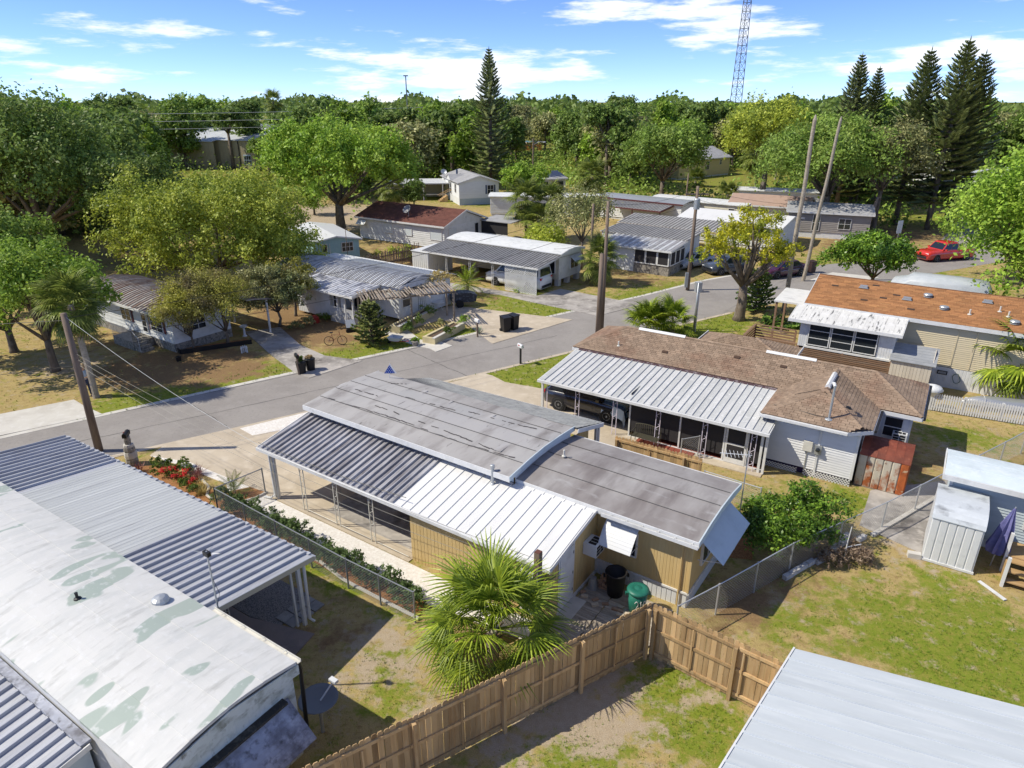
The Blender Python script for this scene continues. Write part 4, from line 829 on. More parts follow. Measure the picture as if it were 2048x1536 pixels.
# sun porch
ribbed(T, (-.05,-4.95,3.20), (5.6,-4.95,3.20), (-.05,-2.72,3.52), 12, stained_white, .012, .02)
B('fascia', white, T, -.08, 5.63, -5.0, -4.955, 3.05, 3.21); MB().beam((5.62,-4.95,3.12), (5.62,-2.75,3.46), .03, .14).build('rake_trim', white, T); MB().beam((-.08,-4.95,3.12), (-.08,-2.75,3.46), .03, .14).build('rake_trim', white, T)
corr('wall', white_metal, T, (.55,-4.55), (1.0,-4.55), 1.6, 3.12, .12, .012); corr('wall', white_metal, T, (4.55,-4.55), (5.3,-4.55), 1.6, 3.12, .12, .012); corr('wall', white_metal, T, (5.3,-4.55), (5.3,-2.5), 1.4, 3.2, .2, .012, 3.45); boards(T, (.55,-2.6), (.55,-4.55), 1.4, 3.2, .105, beige)
for i in range(3): window(T, (1.02+i*1.18,-4.56), (2.16+i*1.18,-4.56), 1.75, 3.05, 1, 3, fm=white, gm=glass, fr=.05)
B('sill', white, T, .9, 5.3, -4.66, -4.55, 1.58, 1.68); ac_unit(T, (5.32,-3.6,1.7), 'x+', .6, .45, .4)
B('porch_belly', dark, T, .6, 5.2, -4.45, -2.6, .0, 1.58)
# horizontal slat screen below the porch, then the deck rail beyond
slat = mat('brown_deck_slat', (.235,.145,.09), .8, [((.16,.095,.06), 3, .45, .75, (.2,1,1)), ((.38,.30,.23), 3, .55, .8, (.2,1,1))], rnd=.16)
for k in range(9): B('slat', slat, T, .55, 5.35, -4.70, -4.675, .62+k*.105, .69+k*.105)
for x in (.6,2.95,5.3): B('slat_post', slat, T, x-.05, x+.05, -4.672, -4.60, .0, 1.6)
B('rim', white, T, .5, 5.4, -4.74, -4.70, .48, .56)
dk = thing('wooden_deck', 'brown slatted wooden deck with railing in front of the orange-roofed house', 'deck', M_or(-2.5,-4.4), -33.4)
for i in range(18): B('deck_board', slat, dk, 0, 3.0, i*.14+.005, i*.14+.135, .62, .66)
for a, b in (((0,0),(0,2.5)), ((0,2.5),(2.4,2.5)), ((.9,0),(3.0,0))):
    for k in range(5): MB().beam((*a,.74+k*.17), (*b,.74+k*.17), .03, .11).build('rail_slat', slat, dk)
    for q in (a, b): B('rail_post', slat, dk, q[0]-.05, q[0]+.05, q[1]-.05, q[1]+.05, 0, 1.6)
    MB().beam((*a,1.62), (*b,1.62), .14, .035).build('cap_rail', slat, dk)
# small white canopy roof on the street side
t = thing('carport_canopy', 'small flat white canopy on posts at the street end of the orange-roofed house', 'canopy', M_or(-1.9,-.6), -33.4)
MB().slab([(0,0,2.95),(2.3,0,2.95),(2.3,3.0,3.1),(0,3.0,3.1)], (0,0,-.1)).build('roof', white, t)
for x, y in ((.15,.15),(.15,2.8),(1.9,.15)): B('post', slat, t, x-.06, x+.06, y-.06, y+.06, 0, 2.88)
# garden shed behind the brown roof
shed_sh = mat('grey_shed_roof', (.30,.31,.32), .85, [((.24,.25,.26), 2, .4, .7)], rnd=.08)
t = thing('garden_shed', 'cream plank shed with grey roof between the brown and orange roofs', 'shed', M_or(5.35,-4.95), -33.4)
EXCL.append([tuple(M_or(x,y)[:2]) for x, y in ((5.3,-5),(7.4,-5),(7.4,-3),(5.3,-3))])
for i in range(12): B('plank', mat('cream_plank', (.58,.52,.42), .7, [((.5,.44,.36), 3, .5, .8, (1,1,.2))], rnd=.05), t, i*.158+.004, i*.158+.152, 0, .03, .05, 1.86)
for i in range(7): B('plank', MATS['cream_plank'], t, 1.87, 1.90, .03+i*.25, .03+i*.25+.244, .05, 1.86)
MB().slab([(1.88,0,1.86),(1.88,1.75,1.86),(1.88,1.75,2.35),(1.88,.9,2.38)], (.03,0,0)).build('gable', MATS['cream_plank'], t); B('wall', MATS['cream_plank'], t, 0, .03, .03, 1.75, 0, 1.9); B('wall', MATS['cream_plank'], t, 0, 1.9, 1.75, 1.78, 0, 2.3)
for k in range(7):
    t0, t1 = k/7, (k+1)/7; MB().slab([(-.1,-.12+1.5*t0,1.85+.55*t0+.012),(2.05,-.12+1.5*t0,1.85+.55*t0+.012),(2.05,-.12+1.5*t1,1.85+.55*t1),(-.1,-.12+1.5*t1,1.85+.55*t1)], (0,0,-.03)).build('roof_course', shed_sh, t)
MB().slab([(-.1,1.38,2.40),(2.05,1.38,2.40),(2.05,1.95,2.1),(-.1,1.95,2.1)], (0,0,-.04)).build('roof_course', shed_sh, t)
# framed things on the white skirting: house sign, hose, pot
t = thing('wall_plaque', 'small black framed plaque hung on the white skirting of the orange-roofed house', 'plaque', M_or(7.75,-2.57,.72), -33.4)
MB().box(-.24,.24,-.02,0,0,.22).build('frame', black, t); B('panel', mat('plaque_grey', (.22,.22,.22), .6, [((.5,.5,.5), 30, .55, .6)]), t, -.19, .19, -.026, -.021, .04, .18)
t = thing('garden_hose', 'coiled green garden hose hanging on the white skirting', 'hose', M_or(8.45,-2.58,.35), -33.4)
MB().tube([(.22*math.sin(a*.5)*(.8+.2*math.sin(a)), -.03-.012*(a % 2), .28-.26*math.cos(a*.5)) for a in np.linspace(0, 37, 80)], .014, 4).build('hose', mat('hose_green', (.02,.10,.06), .5), t)
# ------------------------------------------------------------------ right-hand pale blue home with the barrel shed
T = thing('mobile_home', 'pale grey-blue sided home with white roof edge at the right border', 'mobile home', (15.04, 20.61, 0), -33.2)
def M_rb(x, y, z=0, T=T): return Matrix.Translation(T.location) @ (T.rotation_euler.to_matrix() @ Vector((x, y, z)))
footprint(T, 0, 8, -.1, 4)
gb = mat('grey_blue_vinyl', (.42,.48,.50), .55, [((.36,.42,.44), 1.3, .45, .8)], rnd=.03)
boards(T, (.25,.25), (7,.25), .35, 2.46, .105, gb); B('corner_trim', white, T, .18, .27, .2, .3, .3, 2.46)
boards(T, (.25,2.0), (.25,.25), .35, 2.46, .105, gb)
bowroof(T, -.05, 8, -.12, 2.1, 2.58, 2.70, mat('pale_blue_roof', (.60,.67,.69), .5, [((.50,.56,.58), 1.2, .45, .75), ((.70,.74,.75), 3, .5, .8)]), strips=3, thick=.05)
B('fascia', white, T, -.08, 8, -.17, -.125, 2.40, 2.585); B('fascia', white, T, -.09, -.055, -.15, 2.12, 2.42, 2.6); boards(T, (7,2.0), (.25,2.0), .35, 2.46, .105, gb); corr('skirting', white_metal, T, (.25,.27), (7,.27), 0, .33, .2, .01)
window(T, (2.5,.24), (3.6,.24), 1.1, 2.1, 2, 1)
sheet('patio_slab', [M_rb(*p)[:2] for p in ((-2.2,-.7),(-.1,-1.4),(.2,.2),(.2,4),(2,6.5),(-2.2,2.2))], .03, dirty_concrete, .05)
barrel = mat('barrel_roof_metal', (.50,.53,.55), .45, [((.20,.21,.22), 1.2, .55, .72), ((.58,.61,.63), 3, .5, .8)], rnd=.05)
t = thing('metal_shed', 'white ribbed metal shed with rounded grey top against the grey-blue home', 'shed', M_rb(-.12,-1.72), -33.2)
EXCL.append([tuple(M_rb(x,y)[:2]) for x, y in ((-.1,-1.7),(1.35,-1.7),(1.35,.2),(-.1,.2))])
prof = [(-.06,1.72),(.0,1.85),(.14,1.98),(.36,2.08),(.7,2.14),(1.1,2.14),(1.85,2.08)]
for i in range(6):
    (a, za), (b, zb) = prof[i], prof[i+1]; MB().slab([(-.03,a,za),(1.48,a,za),(1.48,b,zb),(-.03,b,zb)], (0,0,-.025)).build('roof_panel', barrel, t)
for i in range(6): corr('wall_panel', white_metal, t, (i*.242,.0), (i*.242+.24,.0), .10, 1.74, .24, .03)
MB().slab([(1.45,0,.1),(1.45,1.8,.1),(1.45,1.8,2.05),(1.45,.7,2.1),(1.45,.14,1.95),(1.45,0,1.72)], (.02,0,0)).build('side_wall', white_metal, t); MB().slab([(0,0,.1),(0,0,1.72),(0,.14,1.95),(0,.7,2.1),(0,1.8,2.05),(0,1.8,.1)], (-.02,0,0)).build('side_wall', white_metal, t)
B('base_rail', white, t, -.05, 1.5, -.06, .0, .02, .10)
B('block', paleconc, thing('concrete_block', 'grey hollow concrete block lying by the foot of the white metal shed', 'block', M_rb(-.35,-1.75), -20), -.2, .2, -.1, .1, 0, .19)
t = thing('fallen_board', 'long white trim board lying on the grass by the wooden steps', 'board', M_rb(1.55,-2.05,.02), -75); B('board', white, t, 0, .95, -.06, .06, 0, .03)
t = thing('patio_umbrella', 'closed blue-violet patio umbrella leaning beside the grey-blue home', 'umbrella', M_rb(1.85,-.85), -33)
MB().tube([(0,0,0),(.18,.05,2.35)], .022, 6).build('pole', grey_metal, t)
mb = MB(); prev = None; n = 16
for k, (zz, rr) in enumerate(((2.3,.03),(2.0,.09),(1.6,.15),(1.15,.20),(.75,.26),(.5,.22))):
    for i in range(n):
        a = 2*math.pi*i/n; r_ = rr*(1+(.45 if i % 2 else -.35)*min(1, k/2)); mb.v.append((.18*zz/2.35+r_*math.cos(a), .05+r_*math.sin(a)*.8, zz+(.06 if i % 2 and k == 5 else 0)))
for k in range(5):
    for i in range(n): mb.f.append((k*n+i, (k+1)*n+i, (k+1)*n+(i+1) % n, k*n+(i+1) % n))
mb.build('canopy', mat('violet_cloth', (.16,.16,.34), .8, [((.10,.10,.24), 4, .4, .7)]), t); MB().lathe([(.15,.0),(.15,.05),(.1,.09),(.1,.12)], 10).build('strap', mat('violet_strap', (.12,.12,.26), .8), t, loc=(.1,.05,1.25))
t = thing('wooden_steps', 'new wooden porch steps with rails at the right border', 'steps', M_rb(2.2,-1.9), -33)
lum = mat('new_lumber', (.46,.30,.14), .8, [((.36,.22,.09), 4, .45, .75, (.2,1,1))], rnd=.1)
for k in range(3): B('tread', lum, t, 0, 1.5, k*.3, k*.3+.28, .18+k*.2, .22+k*.2)
B('stringer', lum, t, -.04, 0, 0, .9, 0, .6)
for x in (0, .0): pass
for y in (0, .9): B('post', white, t, -.09, 0, y-.05, y+.05, 0, 1.1+(.4 if y else 0))
B('landing', lum, t, -.1, 1.6, .9, 1.9, .58, .66)
# ------------------------------------------------------------------ homes across the street
def arc_panels(parent, x0, x1, n, y0, y1, ze, zm, m, h=.05, rw=.06, zend=None, seg=8, name='roof_panel'):
    """ribbed metal panels bent over a low arch (ribs run along y)"""
    zend = ze if zend is None else zend; wp = (x1-x0)/n; mb = MB()
    def zz(t): return ze+(zend-ze)*t+(zm-(ze+zend)/2)*math.sin(math.pi*t)
    prof = [(0,-.02),(wp,-.02),(wp,0),(wp-.01,h),(wp-rw+.01,h),(wp-rw,0),(0,0)]; k = len(prof)
    for s in range(seg+1):
        t = s/seg
        for x, z in prof: mb.v.append((x, y0+(y1-y0)*t, zz(t)+z))
    for s in range(seg):
        for i in range(k): a = s*k+i; b = s*k+(i+1) % k; mb.f.append((a, b, b+k, a+k))
    mb.f.append(tuple(reversed(range(k)))); mb.f.append(tuple(seg*k+i for i in range(k)))
    me = mb.mesh(name, m[0] if isinstance(m, (list, tuple)) else m)
    for i in range(n):
        o = piece(name, me, parent, (x0+wp*i, 0, 0))
        if isinstance(m, (list, tuple)): slot_mat(o, m[i % len(m)])
rusty_tin = [mat('rusty_tin_%d' % i, c, .6, [((.16,.085,.05), 1.2, .42, .66, (2,.5,1)), ((.42,.40,.38), 2, .5, .75, (3,.4,1)), ((.10,.06,.04), 4, .58, .75)], rnd=.1) for i, c in enumerate(((.30,.28,.26), (.25,.22,.20)))]
old_tin = [mat('old_tin_%d' % i, c, .5, [((.25,.245,.24), 1.1, .45, .72, (2,.5,1)), ((.62,.63,.64), 2, .5, .75, (3,.4,1))], rnd=.1) for i, c in enumerate(((.54,.55,.55), (.30,.29,.285)))]  # light and dark panels alternate, rib shade and dirt put into their colour
blotchy = [mat('blotchy_tin_%d' % i, c, .5, [((.12,.12,.14), 1.0, .46, .62), ((.60,.60,.62), 2.6, .5, .7)], rnd=.1) for i, c in enumerate(((.40,.41,.44), (.46,.47,.49)))]
stripe_tin = [mat('striped_tin_%d' % i, c, .5, [((.36,.34,.31), 1.5, .5, .8, (3,.4,1))], rnd=.08) for i, c in enumerate(((.62,.61,.57), (.20,.185,.17)))]  # every other panel darker: rib shadow and pan dirt painted as stripes
stone = mat('fieldstone', (.30,.275,.235), .9, [((.15,.135,.115), 5, .42, .62), ((.42,.39,.34), 9, .52, .7)], coord='world', bump=.6, bscale=14)
white_old = mat('weathered_white', (.66,.67,.66), .65, [((.50,.52,.50), 1.6, .48, .8), ((.36,.37,.33), 4, .62, .8)], rnd=.03)
cream_wall = mat('cream_wall', (.58,.54,.42), .7, [((.48,.44,.34), 2, .5, .8)])
grey_roof = mat('grey_composition_roof', (.34,.34,.345), .9, [((.26,.26,.265), 1.2, .42, .7), ((.42,.42,.42), 5, .55, .8)], bump=.2, bscale=40)
def frame_fn(T):
    return lambda x, y, z=0: Matrix.Translation(T.location) @ (T.rotation_euler.to_matrix() @ Vector((x, y, z)))
# ---- A: left, behind the rounded shrubs
T = thing('mobile_home', 'white mobile home with rusty ribbed roof and stone stoop behind rounded shrubs', 'mobile home', (-23.53, 41.32, 0), -35)
fA = frame_fn(T); footprint(T, -8, 3.1, .3, 6)
boards(T, (-8,.4), (3.0,.4), .55, 2.42, .22, white_old); boards(T, (3.0,.4), (3.0,4.3), .55, 2.42, .22, white_old); B('wall', white_old, T, -8, 2.9, .5, 4.3, .4, 2.4)
MB().box(-8,3.02,.36,.5,0,.55).build('stone_base', stone, T); B('stone_base', stone, T, 2.95, 3.06, .5, 4.3, 0, .55)
arc_panels(T, -8.2, 3.25, 34, -.15, 4.6, 2.45, 2.95, rusty_tin, .05, .07); B('fascia', white_old, T, -8.2, 3.3, -.19, -.155, 2.30, 2.46)
MB().slab([(3.26,-.15,2.36),(3.26,4.6,2.36),(3.26,2.2,2.9)], (.03,0,0)).build('gable', white_old, T)
arc_panels(T, -4, 4.7, 24, 4.62, 6.5, 2.62, 2.5, rusty_tin, .05, .07, zend=2.3)
for x in (4.5,.5,-3.5): B('post', white, T, x-.05, x+.05, 6.15, 6.25, 0, 2.3)
window(T, (-2.9,.37), (-1.7,.37), 1.15, 2.2, 2, 3, fm=white, gm=glass); window(T, (-.4,.37), (.2,.37), .75, 2.3, 1, 4, fm=white, gm=glass, name='jalousie_door')
maroon = mat('maroon_shutter', (.10,.03,.03), .7)
window(T, (.62,.37), (2.05,.37), 1.05, 2.25, 2, 4); B('shutter', maroon, T, .40, .60, .33, .37, 1.05, 2.25); B('shutter', maroon, T, 2.08, 2.28, .33, .37, 1.05, 2.25); B('shutter', maroon, T, -1.66, -1.5, .33, .37, 1.15, 2.2)
window(T, (3.02,1.0), (3.02,2.6), 1.1, 2.2, 3, 3); B('awning_box', white_old, T, -1.5, -1.3, .1, .36, 2.1, 2.35)
st = MB().box(-1.9,.55,-.95,.34,0,.55).build('stoop', stone, T)
for k in range(3): B('step', stone, T, .57, 1.35-.25*k, -.9, -.1, k*.17, k*.17+.168)
mb = MB()
for x in [i*.13-1.9 for i in range(19)]: MB().tube([(x,-.93,.55),(x,-.93,1.35)], .01, 4).build('baluster', white, T)
MB().tube([(-1.9,-.93,1.36),(.55,-.93,1.36),(1.3,-.93,.9)], .018, 5).build('hand_rail', white, T); MB().tube([(1.25,-.93,.1),(1.25,-.93,.92)], .015, 5).build('rail_post', white, T)
# black edged planting bed along its front
t = thing('planting_bed', 'long mulch bed edged with black plastic in front of the white left home', 'planting bed', fA(3.5,.35), 28)
MB().beam((0,0,.14),(4.2,0,.14), .05, .30).build('edging', black, t); MB().beam((0,0,.14),(-.15,.7,.14), .05, .3).build('edging', black, t); MB().slab([(0,.03,.10),(4.2,.03,.10),(4.0,.9,.10),(-.1,.8,.10)], (0,0,-.08)).build('mulch', mulch, t)
# ---- B: lattice porch, curved tin roof, pergola
T = thing('mobile_home', 'white home with arched ribbed tin roof and lattice porch behind the pergola', 'mobile home', (-11.53, 45.76, 0), -35)
fB = frame_fn(T); footprint(T, -10, 3, -.1, 8)
arc_panels(T, -10.2, 3.1, 64, 2.15, 6.2, 2.55, 2.98, old_tin, .05, .07); ribbed(T, (-5.2,-.45,2.22), (1.2,-.45,2.22), (-5.2,2.2,2.5), 20, blotchy, .03, .04)
arc_panels(T, -6.5, 3.2, 30, 6.2, 8.3, 2.62, 2.55, [grey_metal], .02, .05, zend=2.35)
B('fascia', white, T, -5.2, 1.24, -.49, -.455, 2.08, 2.22); MB().beam((1.22,-.45,2.14),(1.22,2.2,2.42), .03, .14).build('rake_trim', white, T)
MB().slab([(3.12,2.1,2.4),(3.12,6.2,2.4),(3.12,6.2,2.56),(3.12,4.2,3.0),(3.12,2.1,2.56)], (.03,0,0)).build('fascia', old_tin[0], T)
corr('wall', white_old, T, (-5,-.1), (-1.6,-.1), .2, 2.25, .2, .015); B('wall', white_old, T, -9.8, 2.8, 2.3, 7.9, .3, 2.5); B('wall', white_old, T, -5, -1.6, .0, 2.3, .2, 2.2)
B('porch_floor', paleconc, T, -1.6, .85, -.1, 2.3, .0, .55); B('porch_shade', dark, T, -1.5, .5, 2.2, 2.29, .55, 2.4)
for x in (-1.55,-.75,.0,.8): B('porch_post', white, T, x-.05, x+.05, -.13, -.03, .3, 2.2)
for y in (.7,1.5): B('porch_post', white, T, .77, .85, y-.04, y+.04, .5, 2.3)
tag(lattice(lattice(MB(), (-1.6,-.08), (.8,-.08), .42, 1.12, .11, .025), (.8,-.08), (.8,2.2), .42, 1.12, .11, .025).build('lattice_rail', white, T), kind='stuff')
window(T, (-1.35,.15), (-.85,.15), 1.0, 2.15, 1, 2, gm=glass); B('shutter', white, T, -.6, -.35, .1, .15, .9, 2.15)
window(T, (2.82,2.6), (2.82,3.6), 1.0, 2.2, 1, 2); B('door', dark, T, 2.8, 2.83, 4.2, 5.1, .2, 2.1); MB().tube([(.9,-.4,2.1),(.9,-.35,1.9),(.9,-.2,1.8),(.9,-.16,.1)], .035, 6).build('downspout', white, T)
corr('wall', white_old, T, (2.82,2.3), (2.82,7.9), .1, 2.5, .2, .012)
# pergola
T = thing('pergola', 'weathered wooden pergola with grey slats over the planters across the street', 'pergola', (-10.04, 43.74, 0), 20.7)
for i in range(34):
    x = .05+i*.196; sag = .08*math.sin(i*.5)+(.10 if i > 15 else 0); o = B('slat', wood_grey, T, x-.045, x+.045, -.35+rng.uniform(-.1,.1), 2.2+rng.uniform(-.1,.1), 2.28+sag, 2.31+sag)
    o.rotation_euler = (.02+rng.uniform(-.02,.02), rng.uniform(-.03,.03), rng.uniform(-.03,.03))
for y in (.0, 1.9): MB().beam((0,y,2.22),(6.6,y,2.24), .05, .13).build('beam', wood_grey, T)
for x, y in ((.1,0),(3.4,0),(6.4,0),(.1,1.9),(3.4,1.9),(6.4,1.9)): B('post', wood_grey, T, x-.06, x+.06, y-.06, y+.06, 0, 2.17)
# block planters
yellow_block = mat('cream_block', (.56,.48,.28), .8, [((.46,.40,.25), 2, .5, .8)], rnd=.05); soil = mat('potting_soil', (.10,.065,.04), .95, [((.2,.14,.09), 8, .5, .7)])
def planter(label, a, b, w, h):
    a, b = Vector(a), Vector(b); d = b-a; t = thing('block_planter', label, 'planter', (a.x,a.y,0), math.degrees(math.atan2(d.y, d.x))); L_ = d.length
    B('wall', yellow_block, t, 0, L_, 0, .18, 0, h); B('wall', yellow_block, t, 0, L_, w-.18, w, 0, h); B('wall', yellow_block, t, 0, .18, .18, w-.18, 0, h); B('wall', yellow_block, t, L_-.18, L_, .18, w-.18, 0, h)
    B('cap', paleconc, t, -.02, L_+.02, -.02, .20, h, h+.04); B('soil', soil, t, .18, L_-.18, .18, w-.18, 0, h-.08); return t
planter('cream block planter of bushy plants nearest the street, in front of the pergola', at(870,690), at(930,658), .95, .42)
planter('cream block planter deeper under the pergola', at(800,668), at(868,632), .8, .5)
# ---- C: striped carport with the van
T = thing('mobile_home', 'white curved-roof mobile home with grey striped carport sheltering the van', 'mobile home', (2.05, 53.47, 0), -35)
fC = frame_fn(T); footprint(T, -13, .2, 2.8, 7.2)
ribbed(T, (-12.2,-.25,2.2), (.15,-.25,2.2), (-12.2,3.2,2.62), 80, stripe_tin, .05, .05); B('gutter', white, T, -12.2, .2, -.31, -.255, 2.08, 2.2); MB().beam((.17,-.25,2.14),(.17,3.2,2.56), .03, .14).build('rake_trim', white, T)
bowroof(T, -12.1, .25, 3.2, 7.1, 2.78, 3.02, [white_old], strips=4, thick=.08); MB().slab([(.26,3.2,2.62),(.26,7.1,2.62),(.26,7.1,2.8),(.26,5.1,3.03),(.26,3.2,2.8)], (.03,0,0)).build('fascia', white, T)
corr('wall', white_old, T, (-.05,3.35), (-.05,6.95), .55, 2.72, .12, .012); corr('wall', cream_wall, T, (-12,3.35), (-.05,3.35), .55, 2.7, .2, .01); B('wall', white_old, T, -12, -.2, 3.45, 6.9, .5, 2.7)
for x, y in ((-.25,3.5),(-.25,5.0),(-.25,6.6),(-3,3.5),(-6,3.5),(-9,3.5)): B('pier', paleconc, T, x-.2, x+.2, y-.2, y+.2, 0, .54)
window(T, (-.04,5.1), (-.04,6.4), 1.15, 2.2, 2, 1)
for i in range(6): t0, t1 = i/6, (i+1)/6+.02; MB().slab([(.0+.7*t0,4.9,2.35-.5*t0),(.0+.7*t1,4.9,2.36-.5*t1),(.0+.7*t1,6.6,2.36-.5*t1),(.0+.7*t0,6.6,2.35-.5*t0)], (0,0,-.015)).build('awning_slat', white_metal, T)
window(T, (-2.0,3.33), (-.4,3.33), 1.0, 2.2, 3, 1, gm=glass)
lf = MB().box(-3.1,.0,-.17,-.13,.0,.05).box(-3.1,.0,-.17,-.13,2.05,2.1).box(-3.1,-3.05,-.17,-.13,.05,2.05).box(-.05,0,-.17,-.13,.05,2.05).build('lattice_frame', white, T); tag(lattice(MB(), (-3.05,-.15), (-.05,-.15), .05, 2.05, .15, .035).build('lattice', white, T), kind='stuff')
for x in (-4.4,-6.8,-9.4,-12.0): scroll_post(T, x, -.12, 0, 2.1, white, .16)
corr('shed_wall', white_metal, T, (-13.2,-.3), (-11.3,-.3), .0, 2.1, .25, .03); corr('shed_wall', white_metal, T, (-11.3,-.3), (-11.3,3), .0, 2.1, .25, .03); MB().slab([(-13.3,-.4,2.12),(-11.2,-.4,2.12),(-11.2,3.1,2.2),(-13.3,3.1,2.2)], (0,0,-.04)).build('shed_roof', white_metal, T)
# ---- D: red-brown roof
T = thing('house', 'white lap-sided house with dark red-brown shingle roof under the big oak', 'house', (-7.02, 71.32, 0), -33.5)
fD = frame_fn(T); footprint(T, -12.5, .2, -.2, 7.5)
redbrown = mat('red_brown_shingle', (.155,.062,.045), .92, [((.11,.042,.032), 1.3, .42, .72), ((.20,.09,.065), 5, .55, .8)], island=.15, coord='world', bump=.2, bscale=60)
for poly, ev in (([(-12.6,-.35,2.45),(.3,-.35,2.45),(.3,3.5,3.75),(-12.6,3.5,3.75)], ((-12.6,-.35,2.45),(.3,-.35,2.45))), ([(.3,7.4,2.45),(-12.6,7.4,2.45),(-12.6,3.5,3.75),(.3,3.5,3.75)], ((.3,7.4,2.45),(-12.6,7.4,2.45)))):
    MB().slab(poly, (0,0,-.08)).build('roof_deck', felt_b, T); shingles(T, poly, ev, redbrown, .16, .4, 0, seed=9)
B('fascia', white, T, -12.6, .3, -.39, -.355, 2.28, 2.46); MB().slab([(.31,-.35,2.28),(.31,-.35,2.46),(.31,3.5,3.77),(.31,7.4,2.46),(.31,7.4,2.28),(.31,3.5,3.58)], (.03,0,0)).build('rake_trim', white, T)
boards(T, (-12.2,0), (0,0), .1, 2.32, .2, white_old); boards(T, (0,0), (0,7.1), .1, 2.32, .2, white_old); MB().slab([(0,0,2.32),(0,7.1,2.32),(0,3.5,3.58)], (.04,0,0)).build('gable', white_old, T); B('wall', white_old, T, -12.1, -.05, .1, 7, 0, 2.3)
blind = mat('window_blind', (.55,.60,.62), .5)
for x in (-8.6,-5.4): window(T, (x,-.02), (x+1.5-(.5 if x > -6 else 0),-.02), 1.0, 2.1, 1, 1, gm=blind)
window(T, (-1.9,-.02), (-.3,-.02), .9, 2.2, 1, 1, gm=blind); window(T, (.02,.6), (.02,2.0), .8, 2.1, 1, 1, gm=blind); window(T, (.02,5.2), (.02,5.9), .2, 2.1, 1, 1, name='door')
for i in range(5): t0, t1 = i/5, (i+1)/5+.02; MB().slab([(-12.2,-.04-.6*t0,2.3-.6*t0),(-10.9,-.04-.6*t0,2.3-.6*t0),(-10.9,-.04-.6*t1,2.31-.6*t1),(-12.2,-.04-.6*t1,2.31-.6*t1)][::-1], (0,0,-.02)).build('awning_slat', white_old, T)
B('porch_wall', white, T, .1, 3.6, 6.4, 6.45, 0, .9); B('porch_screen', screen, T, .1, 3.6, 6.42, 6.44, .9, 2.2); MB().slab([(.05,6.2,2.3),(4.2,6.2,2.3),(4.2,9.4,2.45),(.05,9.4,2.45)], (0,0,-.08)).build('porch_roof', grey_roof, T)
t = thing('satellite_dish', 'round grey dish antenna on the red-brown roof', 'satellite dish', fD(-5.6,.9,2.86), -33)
MB().tube([(0,0,0),(0,0,.7)], .03, 6).build('mast', grey_metal, t); MB().lathe([(.02,0),(.25,.03),(.42,.12),(.5,.2),(.49,.21),(.4,.14),(.25,.05),(.02,.02)], 16).xf(Matrix.Translation((0,-.1,.7)) @ Matrix.Rotation(.9,4,'X')).build('dish', mat('mesh_grey', (.25,.25,.25), .6), t, True)
# ---- E: turquoise trailer
T = thing('mobile_home', 'turquoise panelled trailer end with white roof behind the arched tin roof', 'mobile home', (-14.75, 65.9, 0), -60)
turq = mat('turquoise_panel', (.29,.45,.48), .55, [((.24,.38,.42), 2, .45, .8)], rnd=.03)
corr('wall', turq, T, (0,-4.4), (0,0), .3, 2.25, .35, .015); B('wall', turq, T, -9, -.05, -4.35, -.05, .3, 2.25); MB().slab([(.0,-4.4,2.25),(.0,0,2.25),(.0,-2.2,2.62)], (.03,0,0)).build('gable', turq, T)
gable(T, -9.2, .3, -4.65, .25, 2.27, 2.7, white_metal, th=.06, trim=white); window(T, (.03,-1.75), (.03,-.6), 1.1, 2.0, 3, 2, gm=glass); window(T, (.03,-3.6), (.03,-3.1), 1.2, 2.0, 1, 1); B('ladder', white, T, .03, .08, -2.9, -2.85, .6, 2.0); footprint(T, -9, .2, -4.5, .1)
# reed fence with ivy beside it
A_, B_ = at(722,548), at(842,520); t = thing('reed_fence', 'brown uneven picket fence overgrown with ivy behind the arched tin roof', 'fence', A_, math.degrees(math.atan2((B_-A_).y, (B_-A_).x))); n = 58
for i in range(n): x = i*(B_-A_).length/n; o = B('picket', pole_wood, t, x, x+.07, 0, .03, 0, 1.5+rng.uniform(-.12,.15)); o.rotation_euler = (rng.uniform(-.04,.04), rng.uniform(-.05,.05), 0)
B('rail', pole_wood, t, 0, (B_-A_).length, .03, .07, .4, .5); B('rail', pole_wood, t, 0, (B_-A_).length, .03, .07, 1.1, 1.2)
# ---- F: raised white double-wide
T = thing('mobile_home', 'raised white double-wide home with grey roof and wooden front stairs beyond the lawn', 'mobile home', (-7.8, 104.0, 0), 18)
fF = frame_fn(T); footprint(T, 0, 6.2, 0, 12)
vin = mat('bright_vinyl', (.74,.76,.78), .5, [((.66,.68,.70), 1, .5, .8)], rnd=.02); skirt_blue = mat('blue_skirt', (.42,.50,.58), .6)
boards(T, (0,0), (6.1,0), .95, 3.25, .16, vin); boards(T, (0,11.5), (0,0), .95, 3.25, .16, vin); B('wall', vin, T, .05, 6.05, .1, 11.4, .9, 3.2); MB().slab([(0,0,3.25),(6.1,0,3.25),(3.05,0,4.15)], (0,.04,0)).build('gable', vin, T)
corr('skirting', skirt_blue, T, (0,.02), (6.1,.02), 0, .94, .25, .02); corr('skirting', vin, T, (.02,11.5), (.02,0), 0, .94, .25, .02)
for s, (xa, xb) in ((0, (-.3, 3.05)), (1, (6.4, 3.05))):
    p = [(xa,-.3,3.2),(xb,-.3,4.2),(xb,11.8,4.2),(xa,11.8,3.2)]
    for k in range(8): t0, t1 = k/8, (k+1)/8; MB().slab([(xa+(xb-xa)*t0,-.3,3.2+t0+.015),(xa+(xb-xa)*t1,-.3,3.2+t1),(xa+(xb-xa)*t1,11.8,3.2+t1),(xa+(xb-xa)*t0,11.8,3.2+t0+.015)], (0,0,-.05)).build('roof_course', grey_roof, T)
